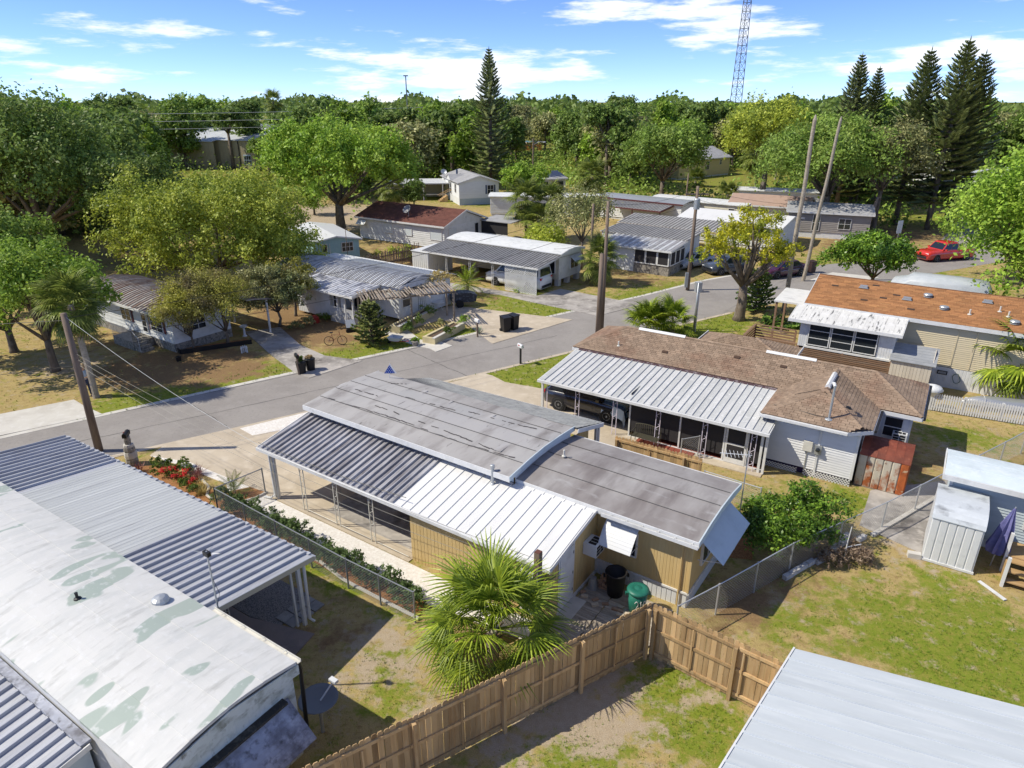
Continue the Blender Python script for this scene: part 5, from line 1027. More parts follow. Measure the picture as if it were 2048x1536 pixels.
MB().slab([(-.32,-.32,3.05),(3.05,-.32,4.05),(6.42,-.32,3.05),(6.42,-.32,3.18),(3.05,-.32,4.2),(-.32,-.32,3.18)], (0,.03,0)).build('rake_trim', white, T)
MB().slab([(-.35,4.0,3.2),(-.35,6.8,3.2),(-.35,5.4,3.9)], (.05,0,0)).build('dormer_gable', vin, T); MB().slab([(-.4,3.8,3.22),(-.4,5.4,4.0),(2.4,5.4,4.0),(.3,3.8,3.3)], (0,0,-.05)).build('dormer_roof', grey_roof, T); MB().slab([(-.4,7.0,3.22),(.3,7.0,3.3),(2.4,5.4,4.0),(-.4,5.4,4.0)], (0,0,-.05)).build('dormer_roof', grey_roof, T)
for y in (9.9,6.8,5.6,2.6): window(T, (-.01,y), (-.01,y-(.9 if y != 5.6 else .8)), 1.6 if y != 5.6 else 1.1, 2.9, 1, 2)
navy = mat('navy_shutter', (.06,.09,.16), .6); window(T, (4.3,-.01), (5.3,-.01), 1.5, 2.8, 2, 2)
for x in (4.02,5.34): B('shutter', navy, T, x, x+.24, -.04, .0, 1.5, 2.8)
ac_unit(T, (5.0,-.02,1.5), 'y-', .5, .35, .3); B('flue', navy, T, 1.3, 1.55, 6.9, 7.15, 3.4, 4.5)
for k in range(5): B('stair', wood_new, T, -1.0-.25*k, -.75-.25*k, 4.4, 5.6, .0, .95-.18*k)
for y in (4.4,5.6): MB().beam((-.1,y,1.8),(-2.1,y,.9), .06, .08).build('stair_rail', wood_new, T)
for q, (x, y) in enumerate(((-.2,9.4),(-.2,8.7))):
    t = thing('satellite_dish', ('left' if q == 0 else 'right')+' of the two small dishes on the eave of the double-wide home', 'satellite dish', fF(x,y,3.3), 0); MB().tube([(0,0,0),(0,0,.6)], .03, 5).build('mast', grey_metal, t); MB().lathe([(.02,0),(.25,.05),(.4,.14),(.39,.16),(.02,.03)], 14).xf(Matrix.Translation((0,0,.7)) @ Matrix.Rotation(1.1,4,'X')).build('dish', grey_metal, t)
# ---- other homes further back
def simple_home(label, loc, hd, L_, W_, ze, zr, wm, rm, kind='bow', wins=(), name='mobile_home', cat='mobile home', z0=.3, panels=0, pitch=.2, trim=None, endwins=()):
    T = thing(name, label, cat, (*loc, 0), hd); footprint(T, -L_, 0, 0, W_)
    boards(T, (-L_,0), (0,0), z0, ze-.05, pitch, wm); boards(T, (0,0), (0,W_), z0, ze-.05, pitch, wm); B('wall', wm, T, -L_+.05, -.05, .06, W_, z0, ze-.05); B('skirting', white_old, T, -L_+.1, -.1, .05, W_, 0, z0)
    if kind == 'bow': bowroof(T, -L_-.25, .3, -.25, W_+.25, ze, zr, rm, strips=4, thick=.1)
    elif kind == 'arc': arc_panels(T, -L_-.25, .3, panels or int(L_/.35), -.25, W_+.25, ze, zr, rm, .04, .06)
    else:
        gable(T, -L_-.3, .3, -.35, W_+.35, ze, zr, rm, trim=trim or white); gable_ends(T, -L_, .02, 0, W_, ze-.05, zr-.1, wm)
    for x0, x1, za, zb in wins: window(T, (x0,-.03), (x1,-.03), za, zb, 2 if x1-x0 > .9 else 1, 2)
    for y0, y1, za, zb in endwins: window(T, (.03,y0), (.03,y1), za, zb, 1, 2)
    return T
simple_home('long low white home with white roof behind the palm clump', (11.5,93.2), -5, 14.5, 4, 2.55, 2.75, white_old, [white_old], 'bow')
T = thing('house', 'white house with big dark screened windows and ribbed grey roof by the lawn', 'house', (13.89, 59.34, 0), -35); fK = frame_fn(T); footprint(T, -9, 0, 0, 8)
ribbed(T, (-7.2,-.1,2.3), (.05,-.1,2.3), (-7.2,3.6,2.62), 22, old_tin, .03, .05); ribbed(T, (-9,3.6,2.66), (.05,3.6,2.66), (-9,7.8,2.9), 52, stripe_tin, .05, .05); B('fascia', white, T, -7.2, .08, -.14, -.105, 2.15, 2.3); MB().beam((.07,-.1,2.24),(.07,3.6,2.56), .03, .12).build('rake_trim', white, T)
boards(T, (-7,.25), (-3.6,.25), .05, 2.25, .28, white_old); B('wall', white_old, T, -8.8, -.3, 3.7, 7.6, 0, 2.6); B('knee_wall', stone, T, -3.6, -.2, .25, .35, 0, .85); B('knee_wall', stone, T, -.32, -.2, .36, 3.6, 0, .85); B('porch_back', white_old, T, -7, -.5, 3.55, 3.65, 0, 2.5)
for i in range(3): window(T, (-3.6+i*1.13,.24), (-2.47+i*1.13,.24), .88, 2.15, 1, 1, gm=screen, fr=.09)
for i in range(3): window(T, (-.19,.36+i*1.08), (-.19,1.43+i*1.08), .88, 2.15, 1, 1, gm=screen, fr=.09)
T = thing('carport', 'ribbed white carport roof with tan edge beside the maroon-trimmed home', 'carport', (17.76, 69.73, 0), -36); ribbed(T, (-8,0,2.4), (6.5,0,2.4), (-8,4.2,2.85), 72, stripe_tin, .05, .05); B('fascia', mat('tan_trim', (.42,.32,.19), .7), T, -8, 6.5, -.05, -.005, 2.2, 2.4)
for x in (-7.6,-3,2,6.2): B('post', white, T, x-.06, x+.06, .05, .17, 0, 2.3); B('post', white, T, x-.06, x+.06, 4.0, 4.12, 0, 2.75)
B('storage_wall', rust_side, T, -7.8, -2, 3.6, 3.7, 0, 2.5); footprint(T, -8, 6.5, 0, 4.2)
simple_home('home with broad bright white metal roof behind the yellow-green tree', (27.5,70.5), -36, 11, 7.5, 2.5, 3.15, white_old, panel_white, 'gable')
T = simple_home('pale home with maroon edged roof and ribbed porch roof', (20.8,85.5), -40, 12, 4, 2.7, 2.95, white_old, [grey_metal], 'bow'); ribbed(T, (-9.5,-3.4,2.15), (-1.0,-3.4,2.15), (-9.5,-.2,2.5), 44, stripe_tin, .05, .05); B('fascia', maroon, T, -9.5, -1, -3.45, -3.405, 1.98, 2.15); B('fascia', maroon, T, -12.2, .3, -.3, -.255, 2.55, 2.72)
MB().beam((-.98,-3.4,2.08),(-.98,-.2,2.42), .04, .16).build('rake_trim', maroon, T)
for x in (-9,-5,-1.2): B('post', maroon, T, x-.05, x+.05, -3.3, -3.2, 0, 2.1)
T = simple_home('long beige home with weathered white roof in front of the yellow house', (28.5,85.4), -37.5, 12.5, 4, 2.55, 2.75, cream_wall, [wr_plain], 'bow', wins=((-10,-9.2,1.2,2.1),(-6.5,-5.6,1.2,2.1),(-2,-1.2,1.2,2.1))); T2 = T
simple_home('white curved trailer roof beside the twin palms', (44,97), -20, 13, 4, 2.6, 2.8, white_old, [wr_plain], 'bow')
simple_home('small house with dusty pink shingle roof', (35.2,83.2), -28, 9, 6.5, 2.6, 3.5, cream_wall, mat('pink_shingle', (.40,.28,.22), .9, [((.34,.23,.18), 1.5, .45, .75)], bump=.2), 'gable', name='house', cat='house', endwins=((1.5,2.3,1.1,2.1),))
simple_home('grey sided house with white door in the shade of the trees', (39.5,76.2), -22, 8.5, 6, 2.9, 3.6, mat('warm_grey_siding', (.30,.275,.25), .7, [((.25,.23,.21), 2, .45, .8)], rnd=.03), grey_roof, 'gable', wins=((-5.9,-5.1,.8,2.6),(-3.2,-1.9,1.1,2.3)), name='house', cat='house', z0=.7)
simple_home('pale yellow house with long grey gable roof beyond the trailers', (45.6,149.8), 40, 17, 9.5, 3.6, 5.5, mat('yellow_stucco', (.60,.50,.25), .75, [((.54,.45,.22), 1, .45, .8)], rnd=.02), grey_roof, 'gable', wins=((-8.2,-7.2,1.4,3.0),(-3.6,-3.0,2.2,3.2)), name='house', cat='house')
simple_home('small grey house with an open screened porch behind the street lamp', (8.8,116.3), 25, 5.8, 7, 2.7, 3.6, white_old, grey_roof, 'gable', wins=((-5.2,-3.2,1.2,2.3),(-2.6,-.4,1.0,2.3)), name='house', cat='house')
T = thing('carport', 'white open carport with slim posts behind the big oak', 'carport', (*at(770,402)[:2], 0), 5)
MB().slab([(0,0,2.6),(12,0,2.6),(12,5,2.8),(0,5,2.8)], (0,0,-.15)).build('roof', white_metal, T)
for x in (.2,3,6,9,11.8): B('post', white, T, x-.08, x+.08, .1, .26, 0, 2.45); 
B('rail', white, T, .2, 11.8, .15, .2, .85, .95); B('back_wall', cream_wall, T, 0, 12, 4.8, 5, 0, 2.6)
# warehouse
tanmetal = mat('tan_ribbed_metal', (.40,.345,.225), .6, [((.34,.29,.19), .6, .45, .8)], rnd=.04); galv = mat('galvanised_roof', (.52,.54,.55), .45, [((.44,.46,.47), .5, .45, .75, (1,.3,1))], rnd=.04)
T = thing('warehouse', 'tan ribbed metal warehouse with low white roof among the far left trees', 'warehouse', (-57.4, 160.0, 0), -17)
for i in range(10): corr('wall_panel', tanmetal, T, (-9.2+i*.92,0), (-9.2+(i+1)*.92-.02,0), 0, 6.3, .3, .04)
for i in range(12): corr('wall_panel', tanmetal, T, (-23+i*1.15,-1.6), (-23+(i+1)*1.15-.02,-1.6), 0, 5.9, .38, .04)
B('wall', tanmetal, T, -22.9, 0, .2, 26, 0, 6.2); B('downpipe', black, T, -4.0, -3.8, -.15, -.05, 0, 6.2)
for i in range(24): MB().slab([(-23.2+i*.99,-1.9 if i < 14 else -.4,6.25 if i > 13 else 6.0),(-22.22+i*.99,-1.9 if i < 14 else -.4,6.25 if i > 13 else 6.0),(-22.22+i*.99,13,8.4),(-23.2+i*.99,13,8.4)], (0,0,-.12)).build('roof_panel', galv, T)
MB().slab([(-23.2,13,8.4),(.56,13,8.4),(.56,26.3,6.3),(-23.2,26.3,6.3)], (0,0,-.12)).build('roof_panel', galv, T)
for x in (-17,-7.5): B('ridge_ventilator', grey_metal, T, x, x+4, 12.4, 13.6, 8.3, 9.2)
dw = B('window_bank', skirt_blue, T, -2.9, -1.0, -.12, -.02, 1.0, 3.2)
for i in range(3):
    for j in range(2): B('pane', glass, dw, -2.75+i*.6, -2.3+i*.6, -.16, -.12, 1.2+j*.95, 2.0+j*.95)
for k, (x, y, L_, hd, lab) in enumerate(((-86,186,16,6,'small pale house roof half hidden by the trees far left'),(-52,236,20,0,'distant grey roof among trees beyond the warehouse'),(92,132,22,28,'low white roofed home behind the pines at right'),(112,150,18,20,'grey house with dormer half hidden behind the pines at far right'),(84,112,16,30,'white trailer behind the parked white car'))):
    simple_home(lab, (x,y), hd, L_, 8, 3.0, 4.6, white_old, grey_roof if k in (0,1,3) else white_metal, 'gable', wins=((-L_*.7,-L_*.7+1.2,1.1,2.2),(-L_*.3,-L_*.3+1.2,1.1,2.2)), name='house', cat='house')
# pool with orange deck edge far back
t = thing('swimming_pool', 'blue pool with white coping and orange wall glimpsed far back between trees', 'pool', (*at(1020,300)[:2], 0), 0)
B('wall', mat('orange_wall', (.55,.20,.07), .7), t, 0, 10, 0, .4, 0, 2.2); B('coping', white, t, 0, 11, .4, 3, 1.9, 2.25); B('water', mat('pool_blue', (.04,.30,.42), .1), t, 5, 15, 3, 9, 2.1, 2.3)
# ------------------------------------------------------------------ vegetation
def crown_np(seed, R, lobes, n, size, sub=14, lr=.40, lo=-.3, center=(0,0,0), spread=.5, upb=.35, hang=0.0, elong=1.0):
    """leaves (small quads) in clumps over the lobes of an uneven crown"""
    g = np.random.default_rng(seed); R = np.array(R, float); d = g.normal(size=(lobes*3, 3)); d /= np.linalg.norm(d, axis=1)[:, None]; d = d[d[:, 2] > lo][:lobes]
    r = g.uniform(.38, .78, len(d))**.8; lc = d*r[:, None]*R; lc[0] = (0, 0, R[2]*.25); lrad = lr*R.mean()*g.uniform(.65, 1.25, len(d))
    sd = g.normal(size=(len(d), sub, 3)); sd /= np.linalg.norm(sd, axis=2)[:, :, None]; sd[:, :, 2] = np.where(sd[:, :, 2] < -.45, -sd[:, :, 2], sd[:, :, 2])
    sc = lc[:, None]+sd*lrad[:, None, None]*g.uniform(.6, 1.08, (len(d), sub, 1))*np.array([1, 1, .8]); sr = lrad[:, None]*g.uniform(.18, .42, (len(d), sub))
    w = (sr**1.6).ravel(); idx = g.choice(len(w), n, p=w/w.sum()); P = sc.reshape(-1, 3)[idx]; S = sr.ravel()[idx]
    off = g.normal(size=(n, 3))*spread; off[:, 2] -= hang*np.abs(g.normal(size=n)); pos = P+off*S[:, None]
    nor = (pos-np.repeat(lc, sub, 0)[idx]); nor /= np.linalg.norm(nor, axis=1)[:, None]+1e-6; nor = nor*.55+g.normal(size=(n, 3))*.55+np.array([0, 0, upb]); nor /= np.linalg.norm(nor, axis=1)[:, None]+1e-6
    t = np.cross(nor, g.normal(size=(n, 3))); t /= np.linalg.norm(t, axis=1)[:, None]+1e-6; b = np.cross(nor, t); s = size*g.uniform(.55, 1.35, n)[:, None]
    v = np.stack([pos-t*s*elong, pos-b*s*.55+nor*s*.12, pos+t*s*elong, pos+b*s*.55+nor*s*.12], 1).reshape(-1, 3)+np.array(center)
    return v, np.arange(4*n).reshape(n, 4), lc+np.array(center)
def trunk_mb(targets, h0, r0, base=(0,0,0), lean=(0,0), seed=1, n=7, flare=1.5):
    r = random.Random(seed); mb = MB(); top = Vector((base[0]+lean[0], base[1]+lean[1], h0)); b = Vector(base)
    mb.tube([b+Vector((0,0,-.1)), b.lerp(top, .12), b.lerp(top, .5)+Vector((r.uniform(-.1,.1), r.uniform(-.1,.1), 0)), top], [r0*flare, r0*1.1, r0*.95, r0*.8], n)
    for q in targets:
        q = Vector(q); m = top.lerp(q, .5)+Vector((r.uniform(-.12,.12), r.uniform(-.12,.12), -.05))*(q-top).length*.6; e = top.lerp(q, .98)
        mb.tube([top-Vector((0,0,r0*.5)), m, e], [r0*.55, r0*.32, r0*.08], 5)
        for _ in range(2): mb.tube([m, m.lerp(e, .5)+Vector((r.uniform(-1,1), r.uniform(-1,1), r.uniform(.0,.8)))*(e-m).length*.6], [r0*.2, r0*.05], 4)
    return mb
L_oak = leafmat('oak_leaf', (0.121,0.203,0.032), (0.211,0.308,0.056), (0.259,0.332,0.073)); L_dark = leafmat('dark_oak_leaf', (0.078,0.137,0.028), (0.156,0.227,0.047), (0.187,0.242,0.059)); L_yg = leafmat('yellow_green_leaf', (0.259,0.324,0.036), (0.438,0.462,0.073), (0.211,0.276,0.041))
L_bright = leafmat('bright_leaf', (0.129,0.237,0.025), (0.237,0.345,0.043), (0.273,0.359,0.051)); L_grey = leafmat('olive_leaf', (0.201,0.208,0.079), (0.316,0.302,0.129), (0.144,0.179,0.057), trans=.25); L_gold = leafmat('golden_leaf', (0.240,0.264,0.014), (0.396,0.360,0.024), (0.144,0.192,0.024))
L_shrub = leafmat('clipped_shrub_leaf', (0.235,0.244,0.039), (0.391,0.371,0.069), (0.167,0.137,0.069)); L_hedge = leafmat('hedge_leaf', (0.065,0.117,0.033), (0.130,0.182,0.058), (0.078,0.117,0.046)); L_big = leafmat('viburnum_leaf', (0.085,0.186,0.019), (0.217,0.326,0.034), (0.062,0.132,0.019), trans=.25, rough=.35)
L_pine = leafmat('araucaria_leaf', (0.077,0.105,0.034), (0.154,0.175,0.056), None, trans=.1); L_palm = leafmat('palm_leaf', (0.102,0.145,0.026), (0.217,0.246,0.051), None, trans=.3, obj=.3, isl=.3, rough=.4); L_palm2 = leafmat('bright_palm_leaf', (0.121,0.189,0.016), (0.270,0.324,0.030), None, trans=.3, obj=.3, isl=.3, rough=.4)  # second palm material: brighter leaf green for the fan, date and border palms
L_dead = leafmat('dead_frond', (.22,.15,.07), (.32,.24,.12), None, trans=.2, obj=.25); L_bare = leafmat('bare_twig', (.22,.19,.15), (.30,.26,.21), None, trans=.1)
def tree_mesh(seed, R, zc, lobes, n, size, r0, h0=None, **k):
    v, f, lc = crown_np(seed, R, lobes, n, size, center=(0,0,zc), **k); cm = np_mesh('crown', v, f, L_oak)
    h0 = h0 or max(.6, (zc-R[2])*.95+R[2]*.35); g = random.Random(seed); tg = [lc[i] for i in range(min(len(lc), 10))]
    return cm, trunk_mb(tg, h0, r0, seed=seed).mesh('trunk', bark, True)
def tree(name, label, loc, meshes, leaf, rz=0, s=1.0, group=None, cat='tree', sz=None):
    t = thing(name, label, cat, (loc[0], loc[1], 0), math.degrees(rz), group); t.scale = (s, s, sz or s)
    piece('trunk', meshes[1], t); piece('crown', meshes[0], t, mat=leaf); return t
# ---- near and middle trees, one by one
def solo(name, label, loc, R, zc, lobes, n, size, r0, leaf, seed, group=None, h0=None, cat='tree', **k): return tree(name, label, loc, tree_mesh(seed, R, zc, int(lobes*1.25), int(n*1.9), size*.72, r0, h0, **k), leaf, group=group, cat=cat)
solo('oak_tree', 'very large dark green tree filling the left edge behind the palm', (-43,63), (9,8,6.2), 8.2, 34, 17000, .24, .45, L_dark, 3)
solo('oak_tree', 'dense shaded tree between the left edge giant and the yellow-green tree', (-33,62), (5,5,4.6), 6.0, 20, 7500, .22, .3, L_dark, 5)
solo('oak_tree', 'mid green bushy tree low at the left border', (-35.5,49), (5.2,4.5,3.2), 4.0, 20, 8500, .20, .3, L_oak, 7)
solo('broadleaf_tree', 'bright green tree with visible trunk beside the person at left', at(112,742)[:2], (4.0,3.6,3.3), 4.1, 20, 11000, .15, .22, L_bright, 9)
solo('broadleaf_tree', 'light green leafy bush tree cut by the left border', (-31,40), (4.0,4.0,3.2), 3.6, 18, 9000, .16, .22, L_bright, 10)
solo('yellow_green_tree', 'broad yellow-green feathery tree spreading behind the two white homes', (-24.2,55.8), (10.8,7.2,4.9), 4.8, 56, 30000, .17, .34, L_yg, 11, spread=.52, lo=-.8, lr=.28, sub=11)
solo('oak_tree', 'big spreading oak with forked trunk over the red-brown roof', (-20.3,82), (10.8,9,5.0), 7.4, 48, 20000, .26, .55, L_bright, 13, h0=3.4, lr=.29, spread=.45)
solo('clipped_shrub', 'left of the two rounded olive shrubs in front of the white left home', at(388,700)[:2], (2.3,2.0,2.0), 2.6, 20, 11000, .075, .08, L_shrub, 17, group='rounded shrubs', cat='shrub', h0=.9)
solo('clipped_shrub', 'right, sparser of the two rounded olive shrubs in front of the white left home', at(456,688)[:2], (2.5,2.1,2.1), 2.65, 20, 9500, .075, .10, L_shrub, 19, group='rounded shrubs', cat='shrub', h0=.9, spread=.7)
solo('garden_shrub', 'dark shaded shrub tree between the two white homes across the street', at(560,652)[:2], (2.2,2.2,1.9), 2.3, 16, 7000, .10, .1, L_grey, 23, cat='shrub'); solo('garden_shrub', 'olive shrub tree against the lattice porch home', at(592,632)[:2], (1.9,1.7,1.7), 2.6, 14, 5500, .10, .1, L_shrub, 24, cat='shrub')
solo('wispy_tree', 'sparse wispy young tree above the striped carport', (6.4,62.5), (3.2,3.0,3.0), 4.6, 16, 3400, .15, .12, L_grey, 29, spread=.9); solo('wispy_tree', 'yellow-green loose bush beside the sparse wispy tree', (3.2,64), (2.4,2.2,1.8), 2.2, 12, 2600, .16, .1, L_yg, 31, spread=.8)
yt = solo('golden_tree', 'open golden-green tree with thick trunk by the street bend', (16.2,46.7), (4.2,3.7,3.3), 5.0, 26, 6600, .12, .36, L_gold, 37, h0=2.6, spread=.45, lr=.24, sub=9, lo=-.45)
solo('leafy_tree', 'low glossy green tree behind the street end of the orange roof', (28.0,52.0), (3.7,3.2,1.9), 3.1, 20, 6500, .17, .16, L_big, 41)
solo('laurel_tree', 'dense bright green tree overhanging the orange roof at the right border', (36.6,46.8), (6.6,6,6.0), 6.6, 36, 17000, .21, .35, L_bright, 43, lo=-.85); solo('laurel_tree', 'lower dark green mass of leaves behind the right border tree', (42,57), (5,5,5), 5.4, 20, 8000, .22, .3, L_oak, 44)
solo('oak_tree', 'big dark oak behind the two bare palm trunks', (37.5,83.5), (8.5,7,5.0), 7.4, 34, 14000, .25, .5, L_oak, 47); solo('willow_oak', 'olive windswept tree left of the tall araucarias', (43.5,83), (5,5,4.2), 7.6, 22, 7500, .22, .3, L_grey, 49); solo('oak_tree', 'rounded golden oak crown behind the bare palm trunks', (36,101), (7.5,6.5,4.6), 9.5, 24, 8500, .28, .45, L_yg, 51)
solo('leafy_tree', 'glossy dark tree in front of the yellow house', (23.0,108), (7.5,6.5,4.8), 6.4, 28, 9000, .30, .4, L_oak, 53); solo('leafy_tree', 'small round green tree right of the double-wide home', (1.6,103), (3.6,3.4,2.8), 3.3, 16, 3600, .26, .2, L_bright, 55); solo('leafy_tree', 'bright green tree standing before the warehouse', (-68,131), (5,4.5,4.5), 5.8, 18, 4200, .34, .3, L_bright, 57); solo('leafy_tree', 'small grey-green tree at the right corner of the warehouse', (-50.5,148), (4.4,4,3.6), 4.8, 16, 3600, .34, .28, L_oak, 59)
solo('bare_tree', 'leafless pale twiggy tree at the right near the parked white car', (72,95), (4,4,3.2), 4.4, 14, 2500, .22, .2, L_bare, 61, spread=.9)
LEFTW = [(-30,76,.36),(-39,80,.42),(-49,84,.7),(-57,92,.9),(-27,95,.36),(-34,90,.28),(-62,78,.95),(-52,72,.9),(-66,104,.95),(-72,92,.95),(-60,116,.45),(-70,126,.9),(-46,66,.8),(-36,70,.6),(-14,100,.3),(-27,70,.42)]
# ---- big shrub at the rear of the tan home, and the low hedge plants
v1, f1, lc1 = crown_np(71, (2.35,1.35,1.0), 36, 17000, .058, center=(0,0,1.0), lo=-.6, sub=18, lr=.36)
t = thing('large_shrub', 'big glossy green shrub by the chain-link fence behind the tan home', 'shrub', (9.7, 20.0, 0), 33); piece('foliage', np_mesh('foliage', v1, f1, L_big), t); trunk_mb([tuple(q) for q in lc1[:7]], .35, .05, seed=3).build('stem', bark, t)
# ---- forest of copied trees behind the park
FM = [tree_mesh(100+i, R, zc, lb, n, sz_, .4, **k) for i, (R, zc, lb, n, sz_, k) in enumerate((((5.8,5.4,6.2),7.6,34,5200,.42,{'lo':-.85}), ((5.0,5.2,6.4),7.8,28,4600,.42,{'lo':-.85}), ((6.6,6,5.6),7.0,36,5400,.42,{'lo':-.8}), ((4.4,4.4,6.4),7.6,24,4000,.42,{'spread':.7,'lo':-.85}), ((5.2,5.0,3.4),11.4,18,2600,.40,{'spread':.55,'lo':-.1}), ((5.5,5.2,5.4),6.8,28,3400,.38,{'spread':.95,'lo':-.8})))]
keep_clear = [((335,255,560,345),165), ((850,325,1005,412),120), ((1335,288,1470,362),150), ((1030,270,1085,305),165), ((1065,338,1140,392),118), ((1438,318,1562,350),160), ((1895,392,1950,425),108), ((965,345,1720,480),100), ((1830,400,1935,470),105), ((590,385,700,470),100), ((1860,285,2045,345),140), ((760,365,900,405),112)]
def pix(x, y, z):
    c, s = math.cos(PITCH), math.sin(PITCH); zz = z-CAM_H; d = y*c-zz*s
    return 1024+FPX*x/d, 768-FPX*(y*s+zz*c)/d
def blocked(x, y, r, h):
    x0, x1 = pix(x-r, y, h*.5)[0], pix(x+r, y, h*.5)[0]; y0, y1 = pix(x, y, h)[1], pix(x, y, 0)[1]
    for (a, b, c_, d_), D in keep_clear:
        if math.hypot(x, y) < D+6 and x0 < c_ and x1 > a and y0 < d_ and y1 > b: return True
    return False
fr = random.Random(77); spots = []
kinds = [('oak_tree', 'rounded oak', L_oak), ('oak_tree', 'dark oak', L_dark), ('oak_tree', 'spreading bright tree', L_bright), ('broadleaf_tree', 'tall narrow tree', L_oak), ('pine_tree', 'flat-topped pine', L_dark), ('scrub_tree', 'loose olive tree', L_grey)]
for D0, D1, sp in ((90,150,7.6), (150,215,10.5), (215,300,16)):
    D = D0
    while D < D1:
        a = -48+fr.uniform(0, 3)
        while a < 49:
            aa = math.radians(a+fr.uniform(-1, 1)); DD = D+fr.uniform(-.35, .35)*sp; x, y = DD*math.sin(aa), DD*math.cos(aa); k = fr.choice((0,0,1,1,2,2,3,3,4,5,5)); s = fr.uniform(.72, 1.06)*(1+.10*(D > 200))
            h = (14 if k != 4 else 15)*s
            if x > 40 and y < 100: pass
            elif not blocked(x, y, 5.2*s, h): spots.append((x, y, k, s, D))
            a += math.degrees(sp/D)*fr.uniform(.85, 1.2)
        D += sp*.95
spots.sort(key=lambda q: q[4]); spots = spots[:292]
ORD = ['leftmost']+['%s from the left' % w for w in ('second third fourth fifth sixth seventh eighth ninth tenth eleventh twelfth thirteenth fourteenth fifteenth sixteenth seventeenth eighteenth nineteenth twentieth twenty-first twenty-second twenty-third twenty-fourth twenty-fifth twenty-sixth twenty-seventh twenty-eighth twenty-ninth thirtieth thirty-first thirty-second thirty-third thirty-fourth thirty-fifth thirty-sixth thirty-seventh thirty-eighth thirty-ninth fortieth').split()]
belt = lambda D: 'far' if D > 215 else 'middle' if D > 150 else 'nearest'
rank = {}
for q in sorted(spots, key=lambda q: q[0]/q[1]): rank[q] = sum(1 for r_ in rank if r_[2] == q[2] and belt(r_[4]) == belt(q[4]))
for i, (x, y, k, s, D) in enumerate(spots):
    far = 'far' if D > 215 else 'middle' if D > 150 else 'nearest'
    nm, lb, lf = kinds[k]; lf = {0: (L_oak, L_bright, L_dark)[i % 3], 2: (L_bright, L_yg, L_oak)[i % 3], 5: L_grey, 3: (L_oak, L_bright)[i % 2]}.get(k, lf)
    tree(nm, '%s in the %s woodland belt, %s of its kind' % (lb, far, ORD[min(39, rank[spots[i]])]), (x, y), FM[k], lf, fr.uniform(0, 6.28), s, 'woodland %ss, %s belt' % (lb, far))
for i, (x, y, s) in enumerate(sorted(LEFTW)):
    k = (0,1,2,3,5)[i % 5]; tree('oak_tree', 'woodland tree filling the left side behind the yellow-green tree, %s' % ORD[i], (x, y), FM[k], (L_dark, L_oak, L_oak, L_grey, L_bright)[i % 5], i*1.3, s, 'left woodland trees')
g = np.random.default_rng(5); n = 60000; aa = np.radians(g.uniform(-54, 54, n)); DD = g.uniform(250, 700, n)**1.0; top = 13+2*np.sin(aa*37)+1.5*np.sin(aa*91+1)+g.normal(size=n)*.8; z = top*g.uniform(.15, 1.05, n)**.5
pos = np.stack([DD*np.sin(aa), DD*np.cos(aa), z], 1); nr = g.normal(size=(n, 3)); nr[:, 2] += .5; nr /= np.linalg.norm(nr, axis=1)[:, None]; tt_ = np.cross(nr, g.normal(size=(n, 3))); tt_ /= np.linalg.norm(tt_, axis=1)[:, None]; bb = np.cross(nr, tt_); s_ = g.uniform(.6, 1.3, n)[:, None]
o = link(bpy.data.objects.new('far_wood', np_mesh('far_wood', np.stack([pos-tt_*s_, pos-bb*s_*.7, pos+tt_*s_, pos+bb*s_*.7], 1).reshape(-1, 3), np.arange(4*n).reshape(n, 4), L_dark))); tag(o, 'distant dark woodland on the horizon', 'woodland', kind='stuff')
# undergrowth between the woodland trunks
g = np.random.default_rng(15); n = 6500; aa = np.radians(g.uniform(-50, 50, n)); DD = g.uniform(92, 215, n)**1.0; bx, by = DD*np.sin(aa), DD*np.cos(aa); okb = np.array([not blocked(x_, y_, 1.6, 2.6) for x_, y_ in zip(bx, by)]); bx, by = bx[okb], by[okb]; m_ = len(bx); q = 16
pos = np.stack([np.repeat(bx, q)+g.normal(size=m_*q)*1.5, np.repeat(by, q)+g.normal(size=m_*q)*1.5, np.abs(g.normal(size=m_*q))*1.3+.1], 1); n = m_*q; nr = g.normal(size=(n, 3)); nr[:, 2] += .7; nr /= np.linalg.norm(nr, axis=1)[:, None]; tt_ = np.cross(nr, g.normal(size=(n, 3))); tt_ /= np.linalg.norm(tt_, axis=1)[:, None]; bb = np.cross(nr, tt_); s_ = g.uniform(.16, .38, n)[:, None]
o = link(bpy.data.objects.new('undergrowth', np_mesh('undergrowth', np.stack([pos-tt_*s_, pos-bb*s_*.7, pos+tt_*s_, pos+bb*s_*.7], 1).reshape(-1, 3), np.arange(4*n).reshape(n, 4), L_oak))); tag(o, 'low green undergrowth between the woodland trees', 'undergrowth', kind='stuff')
